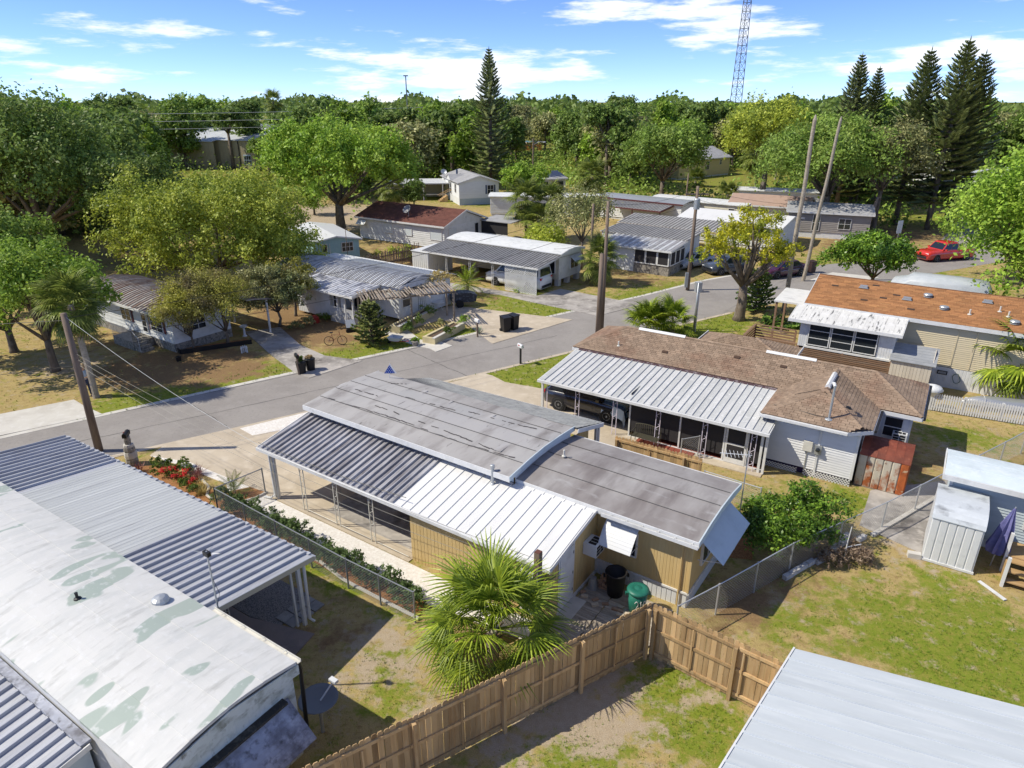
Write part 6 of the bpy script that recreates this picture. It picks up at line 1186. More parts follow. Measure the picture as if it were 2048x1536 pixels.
# ---- araucarias
def araucaria(seed, h, r, whorl, nb, sparse=0.0, z0=.12, blet=.55):
    g = random.Random(seed); tm = MB(); tm.tube([(0,0,-.1),(g.uniform(-.1,.1),0,h*.4),(g.uniform(-.2,.2),g.uniform(-.2,.2),h*.8),(0,0,h)], [h*.016,h*.013,h*.007,.02], 7); P = []
    z = h*z0
    while z < h-.25:
        t = (z-h*z0)/(h*(1-z0)); L_ = r*(1-t**1.5)*(.75+.25*min(1, t*5))+.15; a0 = g.uniform(0, 6.28)
        for k in range(nb):
            if g.random() < sparse*(1.1-t): continue
            a = a0+6.283*k/nb+g.uniform(-.2,.2); ll = L_*g.uniform(.75,1.1); rise = .10+.55*t+g.uniform(-.05,.08); pts = []
            for j in range(4): u = j/3; pts.append(Vector((math.cos(a)*ll*u*(1-.12*u*rise), math.sin(a)*ll*u*(1-.12*u*rise), z-.10*ll*math.sin(u*2.2)*(1-t)+ll*rise*u*u)))
            tm.tube(pts, [.035+.02*(1-t),.028,.02,.012], 4, False); m = max(3, int(ll/.22))
            for q in range(m+1):
                u = .18+.82*q/m; p = pts[0].lerp(pts[1], u*3) if u < 1/3 else pts[1].lerp(pts[2], u*3-1) if u < 2/3 else pts[2].lerp(pts[3], min(1,u*3-2))
                for sgn in (-1, 1):
                    d = Vector((math.cos(a+sgn*.95), math.sin(a+sgn*.95), .35+.3*t)); bl = blet*(1-.55*u)*(.7+.5*(1-t))*min(1, ll)+.08; P.append((p, p+d*bl, .085))
            P.append((pts[2], pts[3]+Vector((math.cos(a),math.sin(a),.5))*.18, .07))
        z += whorl*(1-.45*t)*g.uniform(.85,1.15)
    P.append((Vector((0,0,h-.5)), Vector((0,0,h+.3)), .08)); fm = MB()
    for a, b, w in P:
        d = (b-a).normalized(); x = d.orthogonal().normalized(); y = d.cross(x); m = a.lerp(b, .45); base = len(fm.v)
        for q in range(3): an = q*2.094; fm.v.append(tuple(m+(x*math.cos(an)+y*math.sin(an))*w))
        fm.v += [tuple(a), tuple(b)]; fm.f += [(base+3, base+1, base), (base+3, base+2, base+1), (base+3, base, base+2), (base, base+1, base+4), (base+1, base+2, base+4), (base+2, base, base+4)]
    return fm.mesh('crown', L_pine), tm.mesh('trunk', bark, True)
AR = [araucaria(1, 20, 4.3, .72, 7, .18, .16, 1.0), araucaria(2, 20, 3.6, .68, 7, .05, .12, .95), araucaria(3, 3, .95, .30, 6, 0, .08, .34)]
for (x, y), k, s, lb in (((48.1,86.8),0,1.0,'tall ragged araucaria with leaning lower branches, left of the three big ones'), ((50.2,83.4),0,1.04,'tallest ragged araucaria, middle of the three big ones'), ((53.6,85.5),0,.98,'tall ragged araucaria, right of the three big ones'), ((45.0,97),1,1.0,'dense pointed araucaria, left of the pair behind the oaks'), ((49.5,101),1,.93,'dense pointed araucaria, right of the pair behind the oaks'), ((-3.6,118),1,1.1,'single tall narrow araucaria rising above the woods near the centre')):
    t = thing('araucaria_tree', lb, 'tree', (x,y,0), fr.uniform(0,360), 'tall araucarias'); t.scale = (s,s,s); piece('trunk', AR[k][1], t); piece('crown', AR[k][0], t)
L_yp = leafmat('young_pine_leaf', (.07,.095,.018), (.13,.145,.035), None, trans=.15)
t = thing('young_araucaria', 'small pointed araucaria beside the bicycle in front of the lattice porch', 'tree', tuple(at(745,688)), 20); t.scale = (1.15,1.15,.98); piece('trunk', AR[2][1], t); piece('crown', AR[2][0], t, mat=L_yp)
t = thing('young_araucaria', 'small dark araucaria behind the golden tree trunk', 'tree', tuple(at(1510,622)), 80); t.scale = (1.3,1.3,1.1); piece('trunk', AR[2][1], t); piece('crown', AR[2][0], t, mat=L_dark)
# ---- palms
def fan_frond(seed, pet=.8, bl=.8, ns=26, droop=.35, spread=2.1, w=.035):
    """sabal frond along +x: petiole, then a folded fan of narrow drooping segments"""
    g = random.Random(seed); mb = MB(); tip = Vector((pet, 0, .05)); mb.tube([(0,0,0),(pet*.5,0,.06),tip], [.022,.016,.010], 4)
    for i in range(ns):
        t = (i/(ns-1)*2-1); a = t*spread; L_ = bl*(1-.25*abs(t))*g.uniform(.88,1.08); up = .25-.18*abs(t); d = Vector((math.cos(a), math.sin(a), up)).normalized(); sd = Vector((-math.sin(a), math.cos(a), 0)); b = tip+Vector((.10*(1-abs(t)),0,0)); rows = []
        for j, (u, ww) in enumerate(((0,.25),(.35,1.0),(.7,.75),(1.0,.08))): p = b+d*(L_*u)-Vector((0,0,1))*(droop*L_*u**2.4*g.uniform(.85,1.15)); rows.append((p-sd*w*ww, p+Vector((0,0,.012*ww)), p+sd*w*ww))
        for j in range(3): k = len(mb.v); mb.v += [tuple(q) for q in rows[j]+rows[j+1]]; mb.f += [(k,k+1,k+4,k+3),(k+1,k+2,k+5,k+4)]
    return mb.mesh('frond', L_palm)
def feather_frond(seed, L_=1.5, nl=26, droop=.5, ll=.32):
    g = random.Random(seed); mb = MB(); pts = [Vector((L_*u, 0, .35*L_*u-droop*L_*u*u)) for u in (0,.25,.5,.75,1)]; mb.tube(pts, [.016,.012,.009,.006,.003], 4)
    for i in range(nl):
        u = .12+.88*i/(nl-1); p = Vector((L_*u,0,.35*L_*u-droop*L_*u*u)); l = ll*math.sin(math.pi*min(.97,.15+u*.8))
        for s in (-1,1):
            d = Vector((.55, s*.8, -.25+g.uniform(-.1,.1))).normalized(); q = p+d*l; k = len(mb.v); mb.v += [tuple(p), tuple(p.lerp(q,.5)+Vector((.016,0,.02))), tuple(q-Vector((0,0,.05))), tuple(p.lerp(q,.5)-Vector((.016,0,-.02)))]; mb.f.append((k,k+1,k+2,k+3))
    return mb.mesh('frond', L_palm)
FF = [fan_frond(i, .8, .85, 26, .45) for i in range(3)]; FS = [fan_frond(10+i, 1.0, .95, 30, .42+.12*i, 1.9, .022) for i in range(3)]; FE = [feather_frond(i) for i in range(3)]
def palm(label, loc, h, r0, nf, fr_, scale, leaf, seed, elo=-50, ehi=78, dead=0, name='cabbage_palm', lean=(0,0), group=None, dead_s=.8, boots=False):
    g = random.Random(seed); t = thing(name, label, 'palm', (loc[0],loc[1],0), 0, group); top = Vector((lean[0],lean[1],h)); mb = MB(); k = max(4, int(h/.25))
    if h > .1: mb.tube([Vector((0,0,-.05)).lerp(top, i/k)+Vector((math.sin(i/k*3)*.03,0,0)) for i in range(k+1)], [r0*(1.18 if i == 0 else 1.0+.06*(i % 2)) for i in range(k+1)], 9); mb.build('trunk', mat('palm_trunk', (.36,.31,.24), .9, [((.24,.20,.155), 4, .42, .7, (1,1,4)), ((.44,.39,.32), 3, .5, .8)], coord='world', bump=.5, bscale=20), t)
    if boots:
        for i in range(22): a = i*2.4; z = h*(.35+.65*i/22); MB().beam((math.cos(a)*r0*.9, math.sin(a)*r0*.9, z), (math.cos(a)*(r0+.16), math.sin(a)*(r0+.16), z+.20), .05, .02).build('leaf_base', mat('leaf_base', (.26,.17,.09), .9, rnd=.25), t)
    for i in range(nf):
        u = i/max(1, nf-1); e = math.radians(ehi+(elo-ehi)*u**.9+g.uniform(-8,8)); a = i*2.39996+g.uniform(-.2,.2); s = scale*g.uniform(.85,1.12); o = piece('frond', fr_[i % len(fr_)], t, top+Vector((0,0,.1-.25*u)), (g.uniform(-.25,.25), -e, a), (s,s,s), leaf)
    for i in range(dead): a = i*2.4+.5; o = piece('dead_frond', fr_[i % len(fr_)], t, top-Vector((0,0,.25)), (g.uniform(-.3,.3), math.radians(g.uniform(58,80)), a), (dead_s*scale,)*3, L_dead)
    return t
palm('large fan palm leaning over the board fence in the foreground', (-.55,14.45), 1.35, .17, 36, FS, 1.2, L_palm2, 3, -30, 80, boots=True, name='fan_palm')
palm('tall cabbage palm beside the person on the left lawn', at(193,795)[:2], 5.0, .15, 44, FF, 1.15, L_palm, 5, -62, 75, 10, lean=(-.3,.25))
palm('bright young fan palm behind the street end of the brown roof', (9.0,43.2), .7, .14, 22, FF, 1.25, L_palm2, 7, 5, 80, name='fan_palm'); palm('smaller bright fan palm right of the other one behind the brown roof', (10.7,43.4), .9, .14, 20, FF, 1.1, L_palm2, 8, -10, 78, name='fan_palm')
palm('left cabbage palm of the clump above the striped carport', (1.6,77), 4.3, .2, 34, FF, 1.75, L_palm, 11, -60, 75, 14); palm('right cabbage palm of the clump above the striped carport', (4.2,77.5), 4.0, .2, 32, FF, 1.6, L_palm, 12, -60, 75, 12); palm('drooping cabbage palm low in the clump above the striped carport', (2.9,75), 2.6, .2, 26, FF, 1.5, L_palm, 13, -60, 60, 10)
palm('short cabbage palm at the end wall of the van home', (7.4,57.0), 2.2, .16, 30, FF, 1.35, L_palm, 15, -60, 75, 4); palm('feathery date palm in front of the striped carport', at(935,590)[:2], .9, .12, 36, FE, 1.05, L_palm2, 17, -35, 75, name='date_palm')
palm('tall cabbage palm with brown skirt beyond the white doublewide lawn', (12.0,106), 4.2, .25, 34, FF, 1.9, L_palm, 19, -65, 70, 20); palm('brown-skirted cabbage palm left of the double-wide home', (-17.2,101), 3.0, .22, 30, FF, 1.7, L_palm, 21, -65, 70, 16)
palm('broad shaggy cabbage palm right of the yellow house', (42.5,123), 5.5, .25, 40, FF, 2.3, L_palm, 23, -70, 75, 26); palm('slim leaning cabbage palm beside the shaggy one', (46.5,124), 6.2, .2, 30, FF, 1.9, L_palm, 25, -60, 75, 8, lean=(1.2,0)); palm('tall cabbage palm rising behind the shaggy palms', (52,140), 10.5, .2, 28, FF, 1.9, L_palm, 26, -60, 75, 4); palm('small squat palm in front of the yellow house', (33.2,128), 1.2, .2, 24, FF, 1.5, L_palm, 27, -30, 75); palm('young palm among the white trailer roofs', (29.5,96), 2.6, .18, 22, FF, 1.4, L_palm, 28, -50, 75)
palm('bushy palm beside the white trailer at right', (63,88), 2.6, .22, 32, FF, 1.9, L_palm, 29, -60, 75, 10); palm('cabbage palm hanging in at the right border above the picket fence', (26.6,33.4), 2.0, .17, 34, FF, 1.6, L_palm2, 31, -45, 75); palm('tall distant palm above the far left trees', (-68,210), 14, .2, 24, FF, 2.2, L_palm, 33, -60, 75)
# dead palm trunks
def snag(label, a, b, r): t = thing('bare_palm_trunk', label, 'trunk', a, 0); d = Vector(b)-Vector(a); k = 40; MB().tube([d*(i/k)+Vector((math.sin(i*.3)*.03,0,0)) for i in range(k+1)], [r*(1.25-.35*i/k+.05*(i % 2)) for i in range(k)]+[r*.3], 9).build('trunk', MATS['palm_trunk'], t)
A_ = at(1567,622); snag('left, taller of the two tall bare palm trunks by the street', A_, (A_.x+.1, A_.y, 13.6), .135); A_ = at(1606,562); snag('right, leaning one of the two tall bare palm trunks by the street', A_, (A_.x+.9, A_.y, 13.3), .125)
# ---- broad-leaved plants, hedges, flower bed
def clump(name, label, loc, R, n, size, leaf, seed, cat='plant', group=None, lobes=8, **k):
    v, f, _ = crown_np(seed, R, lobes, n, size, center=(0,0,R[2]*.75), lo=-.5, **k); t = thing(name, label, cat, (loc[0],loc[1],loc[2] if len(loc) > 2 else 0), 0, group); piece('foliage', np_mesh('foliage', v, f, leaf), t); return t
def spray(name, label, loc, n, L_, w, leaf, seed, up=.8, cat='plant', group=None, curve=.5, scatter=.0, mesh=None):
    g = random.Random(seed); mb = MB()
    for i in range(n):
        a = g.uniform(0,6.28); e = g.uniform(up-.35, up+.35); l = L_*g.uniform(.6,1.1); d = Vector((math.cos(a)*math.cos(e), math.sin(a)*math.cos(e), math.sin(e))); s = Vector((-math.sin(a), math.cos(a), 0)); b = Vector((g.uniform(-1,1)*scatter, g.uniform(-1,1)*scatter, 0)); r = []
        for u, ww in ((0,.4),(.4,1),(.75,.7),(1,.05)): p = b+d*(l*u)-Vector((0,0,1))*(curve*l*u**2.3); r.append((p-s*w*ww, p+s*w*ww))
        for j in range(3): k = len(mb.v); mb.v += [tuple(q) for q in r[j]+r[j+1]]; mb.f.append((k,k+1,k+3,k+2))
    t = thing(name, label, cat, (loc[0],loc[1],loc[2] if len(loc) > 2 else 0), 0, group); piece('leaves', mb.mesh('leaves', leaf), t); return t
L_ban = leafmat('banana_leaf', (0.066,0.138,0.024), (0.144,0.228,0.036), None, trans=.35, rough=.35)
spray('banana_plant', 'broad-leaved plant clump at the foot of the bare palm trunk', at(1545,650), 36, 1.5, .16, L_ban, 3, .9, scatter=.8); spray('banana_plant', 'broad-leaved plant right of the clump near the wooden deck', at(1585,655), 26, 1.2, .13, L_ban, 4, .9, scatter=.6)
hm = [np_mesh('foliage', *crown_np(200+i, (.42,.36,.42), 8, 800, .035, center=(0,0,.32), lo=-.5)[:2], L_hedge) for i in range(3)]
HA, HB = at(455,1012), at(835,1215)
for i in range(30): t = thing('hedge_plant', 'low dark hedge plant by the left chain-link fence, '+ORD[i].replace('leftmost','nearest the street').replace('from the left','from the street end'), 'shrub', HA.lerp(HB, i/29)+Vector((rng.uniform(-.1,.1), rng.uniform(-.1,.1), 0)), rng.uniform(0,360), 'hedge plants along the left chain-link fence'); t.scale = (rng.uniform(.9,1.3),)*2+(rng.uniform(.8,1.35),); piece('foliage', hm[i % 3], t)
sheet('mulch_bed', [GA(420,1000), GA(470,1000), GA(560,1050), GA(700,1130), GA(850,1205), GA(840,1232), GA(690,1160), GA(560,1085), GA(440,1020)], .028, mulch, .04); sheet('mulch_bed', [GA(265,935), GA(330,930), GA(405,965), GA(430,985), GA(418,1008), GA(390,1005), GA(300,960)], .030, mulch, .04); sheet('mulch_bed', [GA(430,1003), GA(455,985), GA(500,975), GA(530,985), GA(510,1000), GA(470,1006)], .032, mulch, .04)
def border(label, pix, r=.06): pts = [at(*p)+Vector((0,0,.05)) for p in pix]; q = []; [q.extend([pts[i].lerp(pts[i+1], k/6) for k in range(6)]) for i in range(len(pts)-1)]; t = thing('bed_border', label, 'edging', pts[0], 0); MB().tube([p-pts[0]+Vector((0,0,rng.uniform(-.01,.01))) for p in q+[pts[-1]]], r, 6).build('edging', paleconc, t)
border('pale concrete edging on the lawn side of the hedge row', [(560,1087),(640,1125),(690,1163),(760,1200),(838,1240)]); border('curved pale edging round the flower bed tip', [(405,962),(418,975),(414,992),(425,1000)]); border('short pale edging beside the mulch bed and carport post', [(478,1008),(512,998),(535,987)])
L_red = leafmat('red_flower', (.50,.02,.02), (.62,.06,.05), None, trans=.3); L_maroon = leafmat('purple_grass', (.12,.035,.045), (.22,.09,.07), None, trans=.2); L_straw = leafmat('straw_grass', (.34,.26,.08), (.45,.36,.14), None, trans=.3); L_mid = leafmat('bed_leaf', (.07,.12,.02), (.14,.19,.03), None)
for i, (px, py, kind) in enumerate(((278,945,'p'),(318,930,'g'),(335,938,'g'),(345,952,'r'),(360,945,'g'),(370,960,'r'),(378,948,'g'),(392,962,'p'),(388,975,'r'),(400,978,'s'),(372,978,'g'),(356,968,'r'),(405,990,'s'),(330,955,'r'),(312,945,'g'),(398,950,'p'),(384,988,'g'),(366,935,'g'))):
    c_ = at(px, py)
    if kind == 'p': spray('fountain_grass', 'purple fountain grass tuft %s in the flower bed' % ('beside the mailbox' if i == 0 else 'in the middle' if i == 7 else 'at the shell path edge'), c_, 90, .75, .008, L_maroon, i, 1.15, scatter=.12, curve=.35)
    elif kind == 's': spray('straw_grass', 'straw-coloured grass tuft at the %s of the flower bed' % ('near tip' if i == 12 else 'right side'), c_, 130, .62, .008, L_straw, i, 1.1, scatter=.14, curve=.3)
    elif kind == 'g': clump('bed_plant', 'leafy green plant in the flower bed, '+{1:'beside the shell path end',2:'behind the first red flowers',4:'at the top middle',6:'between red flowers and purple grass',10:'in the middle near edge',14:'nearest the mailbox',16:'at the near tip',17:'at the drive side'}[i], c_, (.32,.3,.28), 420, .04, L_mid, 300+i, group='green plants in the flower bed')
    else:
        t = clump('flower_plant', 'red-flowering plant in the bed, '+{3:'upper left clump',5:'upper right clump',8:'right clump by the straw grass',11:'lower middle clump',13:'leftmost clump'}[i], c_, (.28,.26,.24), 300, .035, L_mid, 320+i, group='red flowers in the bed'); v, f, _ = crown_np(340+i, (.3,.28,.26), 7, 170, .035, center=(0,0,.24), lo=.0); piece('blossom', np_mesh('blossom', v, f, L_red), t)
palm('small thin-leaved palm on the shell path by the chain-link gate', at(470,990)[:2], .2, .04, 18, FE, .55, L_palm, 41, 5, 75, name='areca_palm')
for i, (px, py, R) in enumerate(((900,672,(.5,.45,.45)),(925,652,(.55,.45,.5)),(880,655,(.45,.4,.4)),(835,655,(.6,.5,.6)),(812,665,(.5,.45,.5)),(855,635,(.7,.6,.6)),(830,690,(.3,.3,.35)),(620,650,(.8,.7,.45)),(648,645,(.6,.5,.4)),(590,660,(.7,.6,.4)))):
    clump('potted_plant' if i == 6 else 'garden_plant', ('leafy plant in the front planter, nearest the mailbox','tall leafy plant at the back of the front planter','dry plant in the middle of the front planter','dark plant under the pergola, right','dark plant under the pergola, left','plant mass at the back of the pergola','bright green potted plant beside the front walk','grey ground plant under the shrub trees','low plant by the lattice porch','low grey plants beside the left drive')[i], at(px,py,.3 if i < 3 else 0), R, 700, .05, (L_mid, L_bright, L_grey, L_oak, L_dark, L_oak, L_bright, L_grey, L_mid, L_grey)[i], 400+i)
t = spray('agave', 'spiky grey-green agave beside the white mailbox', at(958,668), 22, .8, .04, leafmat('agave_leaf', (.16,.20,.14), (.24,.28,.2), None, trans=.1), 8, 1.0, curve=.1)
clump('vine', 'straw-coloured vine heap on the corner of the tin roof', (*at(876,560,2.4)[:2], 2.25), (1.5,.9,.45), 1800, .05, L_straw, 431, cat='vine'); clump('ivy_hedge', 'ivy bank behind the reed fence', at(790,520), (3.4,1.2,.7), 2200, .1, L_yg, 433, cat='hedge')
for i, (px, py, z) in enumerate(((1037,583,0),(1060,583,0))): spray('climber', ('left','right')[i]+' climbing plant on the white lattice panel', at(px,py,z), 40, .9+.2*i, .04, L_bright, 50+i, .9, scatter=.15)
clump('small_shrub', 'brown dry shrub on the orange mulch behind the tan home', (7.9,21.2), (.35,.3,.3), 500, .035, leafmat('brown_shrub', (.13,.065,.035), (.22,.12,.06)), 441); sheet('mulch_bed', [(7.1,19.4),(8.3,21.6),(9.0,21.2),(8.2,19.2)], .024, mulch, .04)
clump('low_plants', 'low green plants beside the small mulch bed', (8.6,22.0), (.7,.35,.2), 500, .04, L_mid, 443)
clump('dry_brush', 'tangle of dead brown brush along the right chain-link fence', (11.0,19.0), (1.9,.45,.28), 2200, .03, leafmat('dry_twig', (.17,.12,.08), (.28,.21,.15)), 445, elong=2.2)
# ------------------------------------------------------------------ vehicles
tyre_m = mat('tyre', (.018,.018,.018), .85); rim_m = mat('alloy', (.62,.63,.64), .35, metal=.25); lamp_red = mat('tail_lamp', (.45,.01,.015), .2); lamp_clear = mat('head_lamp', (.75,.76,.78), .1, spec=.6); carglass = mat('car_glass', (.02,.025,.03), .04, spec=.7); trimb = mat('black_trim', (.02,.02,.022), .6)
def paint(n, c): return mat('paint_'+n, c, .25, spec=.5, coat=.8)
def car(name, label, cat, loc, deg, L_=4.5, W=1.82, H=1.65, wb=2.64, pm=None, hood=.98, belt=1.02, tail=1.0, cab=(-1.95,-1.55,.35,1.15), wr=.34, gc=.2, nside=3, group=None, bed=None):
    """body lofted from stations, cabin with separate panes, wheels with rims. +x is forward. cab = (rear base, rear top, front top, front base)"""
    t = thing(name, label, cat, loc, deg, group); h = L_/2; w = W/2; mb = MB(); xs = [-h,-h+.06,-h+.35,-h+.9,-.5,.5,cab[3],h-.75,h-.3,h-.05,h]
    def ztop(x):
        if bed and x < bed: return belt-.02
        if x <= cab[0]+.2: return tail
        if x >= cab[3]-.05: return hood-(.16*((x-cab[3])/(h-cab[3]))**2)
        return belt
    n = 12
    for i, x in enumerate(xs):
        e = min(1, (h-abs(x))/.5); ww = w*(.84+.16*math.sqrt(max(0, e))); zt = ztop(x)-(.16 if i in (0, len(xs)-1) else .04 if i in (1, len(xs)-2) else 0); zb = gc+(.18 if i in (0, len(xs)-1) else 0)
        ring = [(.0,zb),(.78,zb),(.95,zb+.08),(1.0,zb+.26),(.985,zt*.72),(.93,zt-.05),(.82,zt),(0,zt+.025)]
        for a, z in ring: mb.v.append((x, a*ww, z))
        for a, z in ring[-2:0:-1]: mb.v.append((x, -a*ww, z))
    k = 14
    for i in range(len(xs)-1):
        for j in range(k): a = i*k+j; b = i*k+(j+1) % k; mb.f.append((a, a+k, b+k, b))
    mb.f.append(tuple(range(k))); mb.f.append(tuple(reversed(range((len(xs)-1)*k, len(xs)*k)))); body = mb.build('body', pm, t, True)
    rb, rt, ft, fb = cab; wb_, wt = w*.92, w*.74; z0, z1 = belt-.03, H
    P = lambda x, s, z: (x, s*(wb_+(wt-wb_)*(z-z0)/(z1-z0)), z)
    def lx(u0, u1, z): return u0+(u1-u0)*(z-z0)/(z1-z0)
    c = MB(); base = []
    for z in (z0, z0+(z1-z0)*.85, z1):
        zz = z; xr, xf = lx(rb, rt, z), lx(fb, ft, z); ins = .0 if z < z1 else .05
        base.append([(xf-ins, P(0,1,z)[1]-ins, zz), (xr+ins, P(0,1,z)[1]-ins, zz), (xr+ins, -P(0,1,z)[1]+ins, zz), (xf-ins, -P(0,1,z)[1]+ins, zz)])
    c.v = [q for r in base for q in r]
    for i in range(2):
        for j in range(4): c.f.append((i*4+j, i*4+(j+1) % 4, i*4+4+(j+1) % 4, i*4+4+j))
    c.v.append(((rt+ft)/2, 0, H+.03)); c.f += [(8+j, 8+(j+1) % 4, 12) for j in range(4)]; c.build('cabin', pm, t)
    def paneq(pts, off): MB().slab([Vector(p)+Vector(off) for p in pts], Vector(off)*-.5).build('window', carglass, t)
    za, zb = z0+(z1-z0)*.10, z0+(z1-z0)*.84
    for s in (1, -1):
        lo, hi = lx(rb, rt, za)+.14, lx(fb, ft, za)-.12; lo2, hi2 = lx(rb, rt, zb)+.10, lx(fb, ft, zb)-.08
        for q in range(nside):
            a, b = q/nside+.015, (q+1)/nside-.015; pts = [P(lo+(hi-lo)*a, s, za), P(lo+(hi-lo)*b, s, za), P(lo2+(hi2-lo2)*b, s, zb), P(lo2+(hi2-lo2)*a, s, zb)]; paneq(pts if s < 0 else pts[::-1], (0, s*.008, .002))
        MB().box(fb-.35, fb-.17, s*(w+.02), s*(w+.17), belt, belt+.13).build('mirror', pm, t)
        for q in range(2): B('door_handle', trimb, t, -.75+q*1.0, -.58+q*1.0, s*(w-.01), s*(w+.015), belt-.16, belt-.13)
    yb, yt = P(0,1,za)[1]-.10, P(0,1,zb)[1]-.08
    paneq([(lx(fb,ft,za),-yb,za),(lx(fb,ft,za),yb,za),(lx(fb,ft,zb),yt,zb),(lx(fb,ft,zb),-yt,zb)], (.008,0,.004)); paneq([(lx(rb,rt,za),yb,za),(lx(rb,rt,za),-yb,za),(lx(rb,rt,zb),-yt,zb),(lx(rb,rt,zb),yt,zb)], (-.008,0,.004))
    for x in (wb/2+.02, -wb/2+.02):
        for s in (1, -1):
            MB().lathe([(wr+.07,0),(wr+.07,.05)], 18).xf(Matrix.Translation((x, s*(w-.055), wr)) @ Matrix.Rotation(-s*math.pi/2, 4, 'X')).build('wheel_arch', trimb, t)
            wh = MB().lathe([(wr*.62,-.10),(wr*.92,-.10),(wr,-.06),(wr,.06),(wr*.92,.10),(wr*.62,.10)], 20).xf(Matrix.Translation((x, s*(w-.07), wr)) @ Matrix.Rotation(-s*math.pi/2, 4, 'X')).build('wheel', tyre_m, t)
            rm = MB().lathe([(wr*.64,.05),(wr*.60,.10),(wr*.52,.10),(wr*.50,.06)], 20)
            for a in range(5): rm.beam((0,0,.085),(math.cos(a*1.2566)*wr*.55, math.sin(a*1.2566)*wr*.55,.085), .06, .02)
            rm.lathe([(.06,.07),(.06,.10)], 8).xf(Matrix.Translation((x, s*(w-.07), wr)) @ Matrix.Rotation(-s*math.pi/2, 4, 'X')).build('rim', rim_m, wh)
    for s in (1, -1): B('head_lamp', lamp_clear, t, h-.12, h-.02, s*w*.48, s*w*.82, hood-.34, hood-.22); B('tail_lamp', lamp_red, t, -h+.0, -h+.10, s*w*.60, s*w*.86, tail-.28, tail-.10)
    B('front_bumper', trimb, t, h-.05, h+.02, -w*.7, w*.7, gc+.12, gc+.34); B('rear_bumper', trimb, t, -h-.02, -h+.05, -w*.7, w*.7, gc+.12, gc+.34); B('number_plate', white, t, -h-.022, -h-.005, -.15, .15, gc+.42, gc+.56)
    return t
car('parked_suv', 'black compact SUV parked under the scroll-post carport with a striped towel on its bonnet', 'car', tuple(M_br(-9.18,1.88,.035)), -32.8, pm=paint('black', (.012,.013,.022)))
tw = thing('beach_towel', 'blue and white striped towel draped over the bonnet of the black SUV', 'towel', tuple(M_br(-9.18,1.88,.035)), -32.8)
cols = [mat('towel_%d' % i, c, .9) for i, c in enumerate(((.55,.66,.74), (.05,.09,.17), (.24,.40,.55), (.60,.66,.68)))]
for i in range(12):
    y0, y1 = -.98+i*.145, -.98+(i+1)*.145; mb = MB(); r_ = []
    for x in (1.05,1.35,1.7,2.05,2.2,2.3):
        for y in (y0, y1):
            z = 1.02-.13*max(0, (x-1.15)/1.1)**2-(.5 if x > 2.25 else .06 if x > 2.1 else 0)+.015*math.sin(x*9+y*7); z -= max(0, abs(y)-.80)*3.2; r_.append((x, max(-.94, min(.94, y)) , z+.035))
    for j in range(5): mb.poly([r_[2*j], r_[2*j+2], r_[2*j+3], r_[2*j+1]])
    mb.build('stripe', cols[i % 4], tw)
car('parked_van', 'white panel van under the grey striped carport across the street', 'van', tuple(fC(-2.9,1.5,.02)), 145, L_=5.6, W=2.05, H=2.0, wb=3.3, pm=paint('white', (.70,.72,.74)), hood=1.15, belt=1.22, tail=1.25, cab=(-2.72,-2.6,1.0,1.75), nside=3)
car('parked_sedan', 'maroon sedan standing on the street near the bare palm trunks', 'car', tuple(at(1562,551)), 206, L_=4.8, H=1.45, wb=2.8, pm=paint('maroon', (.065,.012,.035)), hood=.88, belt=.92, tail=.98, cab=(-1.75,-1.0,.45,1.35), nside=2)
car('parked_car', 'dark grey car behind the golden tree beside the maroon sedan', 'car', (19.6,61.3,0), 200, pm=paint('slate', (.05,.06,.075)), H=1.6); car('parked_car', 'silver car half hidden behind the golden tree leaves', 'car', (17.0,63.6,0), 215, pm=paint('silver', (.36,.38,.40)), H=1.45, hood=.88, belt=.92)
car('pickup_truck', 'red pickup truck on the side street behind the orange roof', 'truck', (42.5,66.8,0), 195, L_=5.6, W=1.95, H=1.78, wb=3.5, pm=paint('red', (.55,.035,.02)), hood=1.08, belt=1.1, tail=1.1, cab=(-.75,-.6,.65,1.25), nside=2, bed=-.7)
car('parked_suv', 'white SUV parked far right beyond the grass triangle', 'car', (66.5,103,0), 175, pm=paint('pearl', (.72,.73,.75)))
car('pickup_truck', 'dark pickup parked at the far warehouse', 'truck', (-53.5,158,0), 10, L_=5.6, W=1.95, H=1.85, wb=3.5, pm=paint('black2', (.02,.02,.03)), hood=1.08, belt=1.1, tail=1.1, cab=(-.75,-.6,.65,1.25), nside=2, bed=-.7)
# covered RV behind the orange roof
t = thing('covered_camper', 'camper under a silver-grey cover behind the orange roof', 'camper', (29.3,46.6,0), -34); tarp = mat('silver_tarp', (.45,.48,.50), .45, [((.36,.39,.42), 2, .4, .7), ((.55,.57,.58), 4, .5, .8)], bump=.4, bscale=6)
mb = MB(); xs = [-2.6,-2.4,-1.6,-1.3,1.5,3.2,3.5]
for x in xs:
    zt = {-2.6:2.3,-2.4:2.75,-1.6:2.95,-1.3:3.2,1.5:3.25,3.2:3.2,3.5:2.7}[x]; ww = 1.25 if abs(x) < 2.55 else 1.1
    for y, z in ((-ww,.5),(-ww,zt-.3),(-ww*.8,zt-.05),(0,zt+.05),(ww*.8,zt-.05),(ww,zt-.3),(ww,.5)): mb.v.append((x,y,z))
for i in range(6):
    for j in range(6): a = i*7+j; mb.f.append((a,a+7,a+8,a+1))
mb.f += [tuple(range(7)), tuple(reversed(range(42,49)))]; mb.build('cover', tarp, t, True)
for i in range(11): B('cover_strap', white_old, t, -2.2+i*.5, -2.16+i*.5, -1.275, -1.255, 1.6, 2.75)
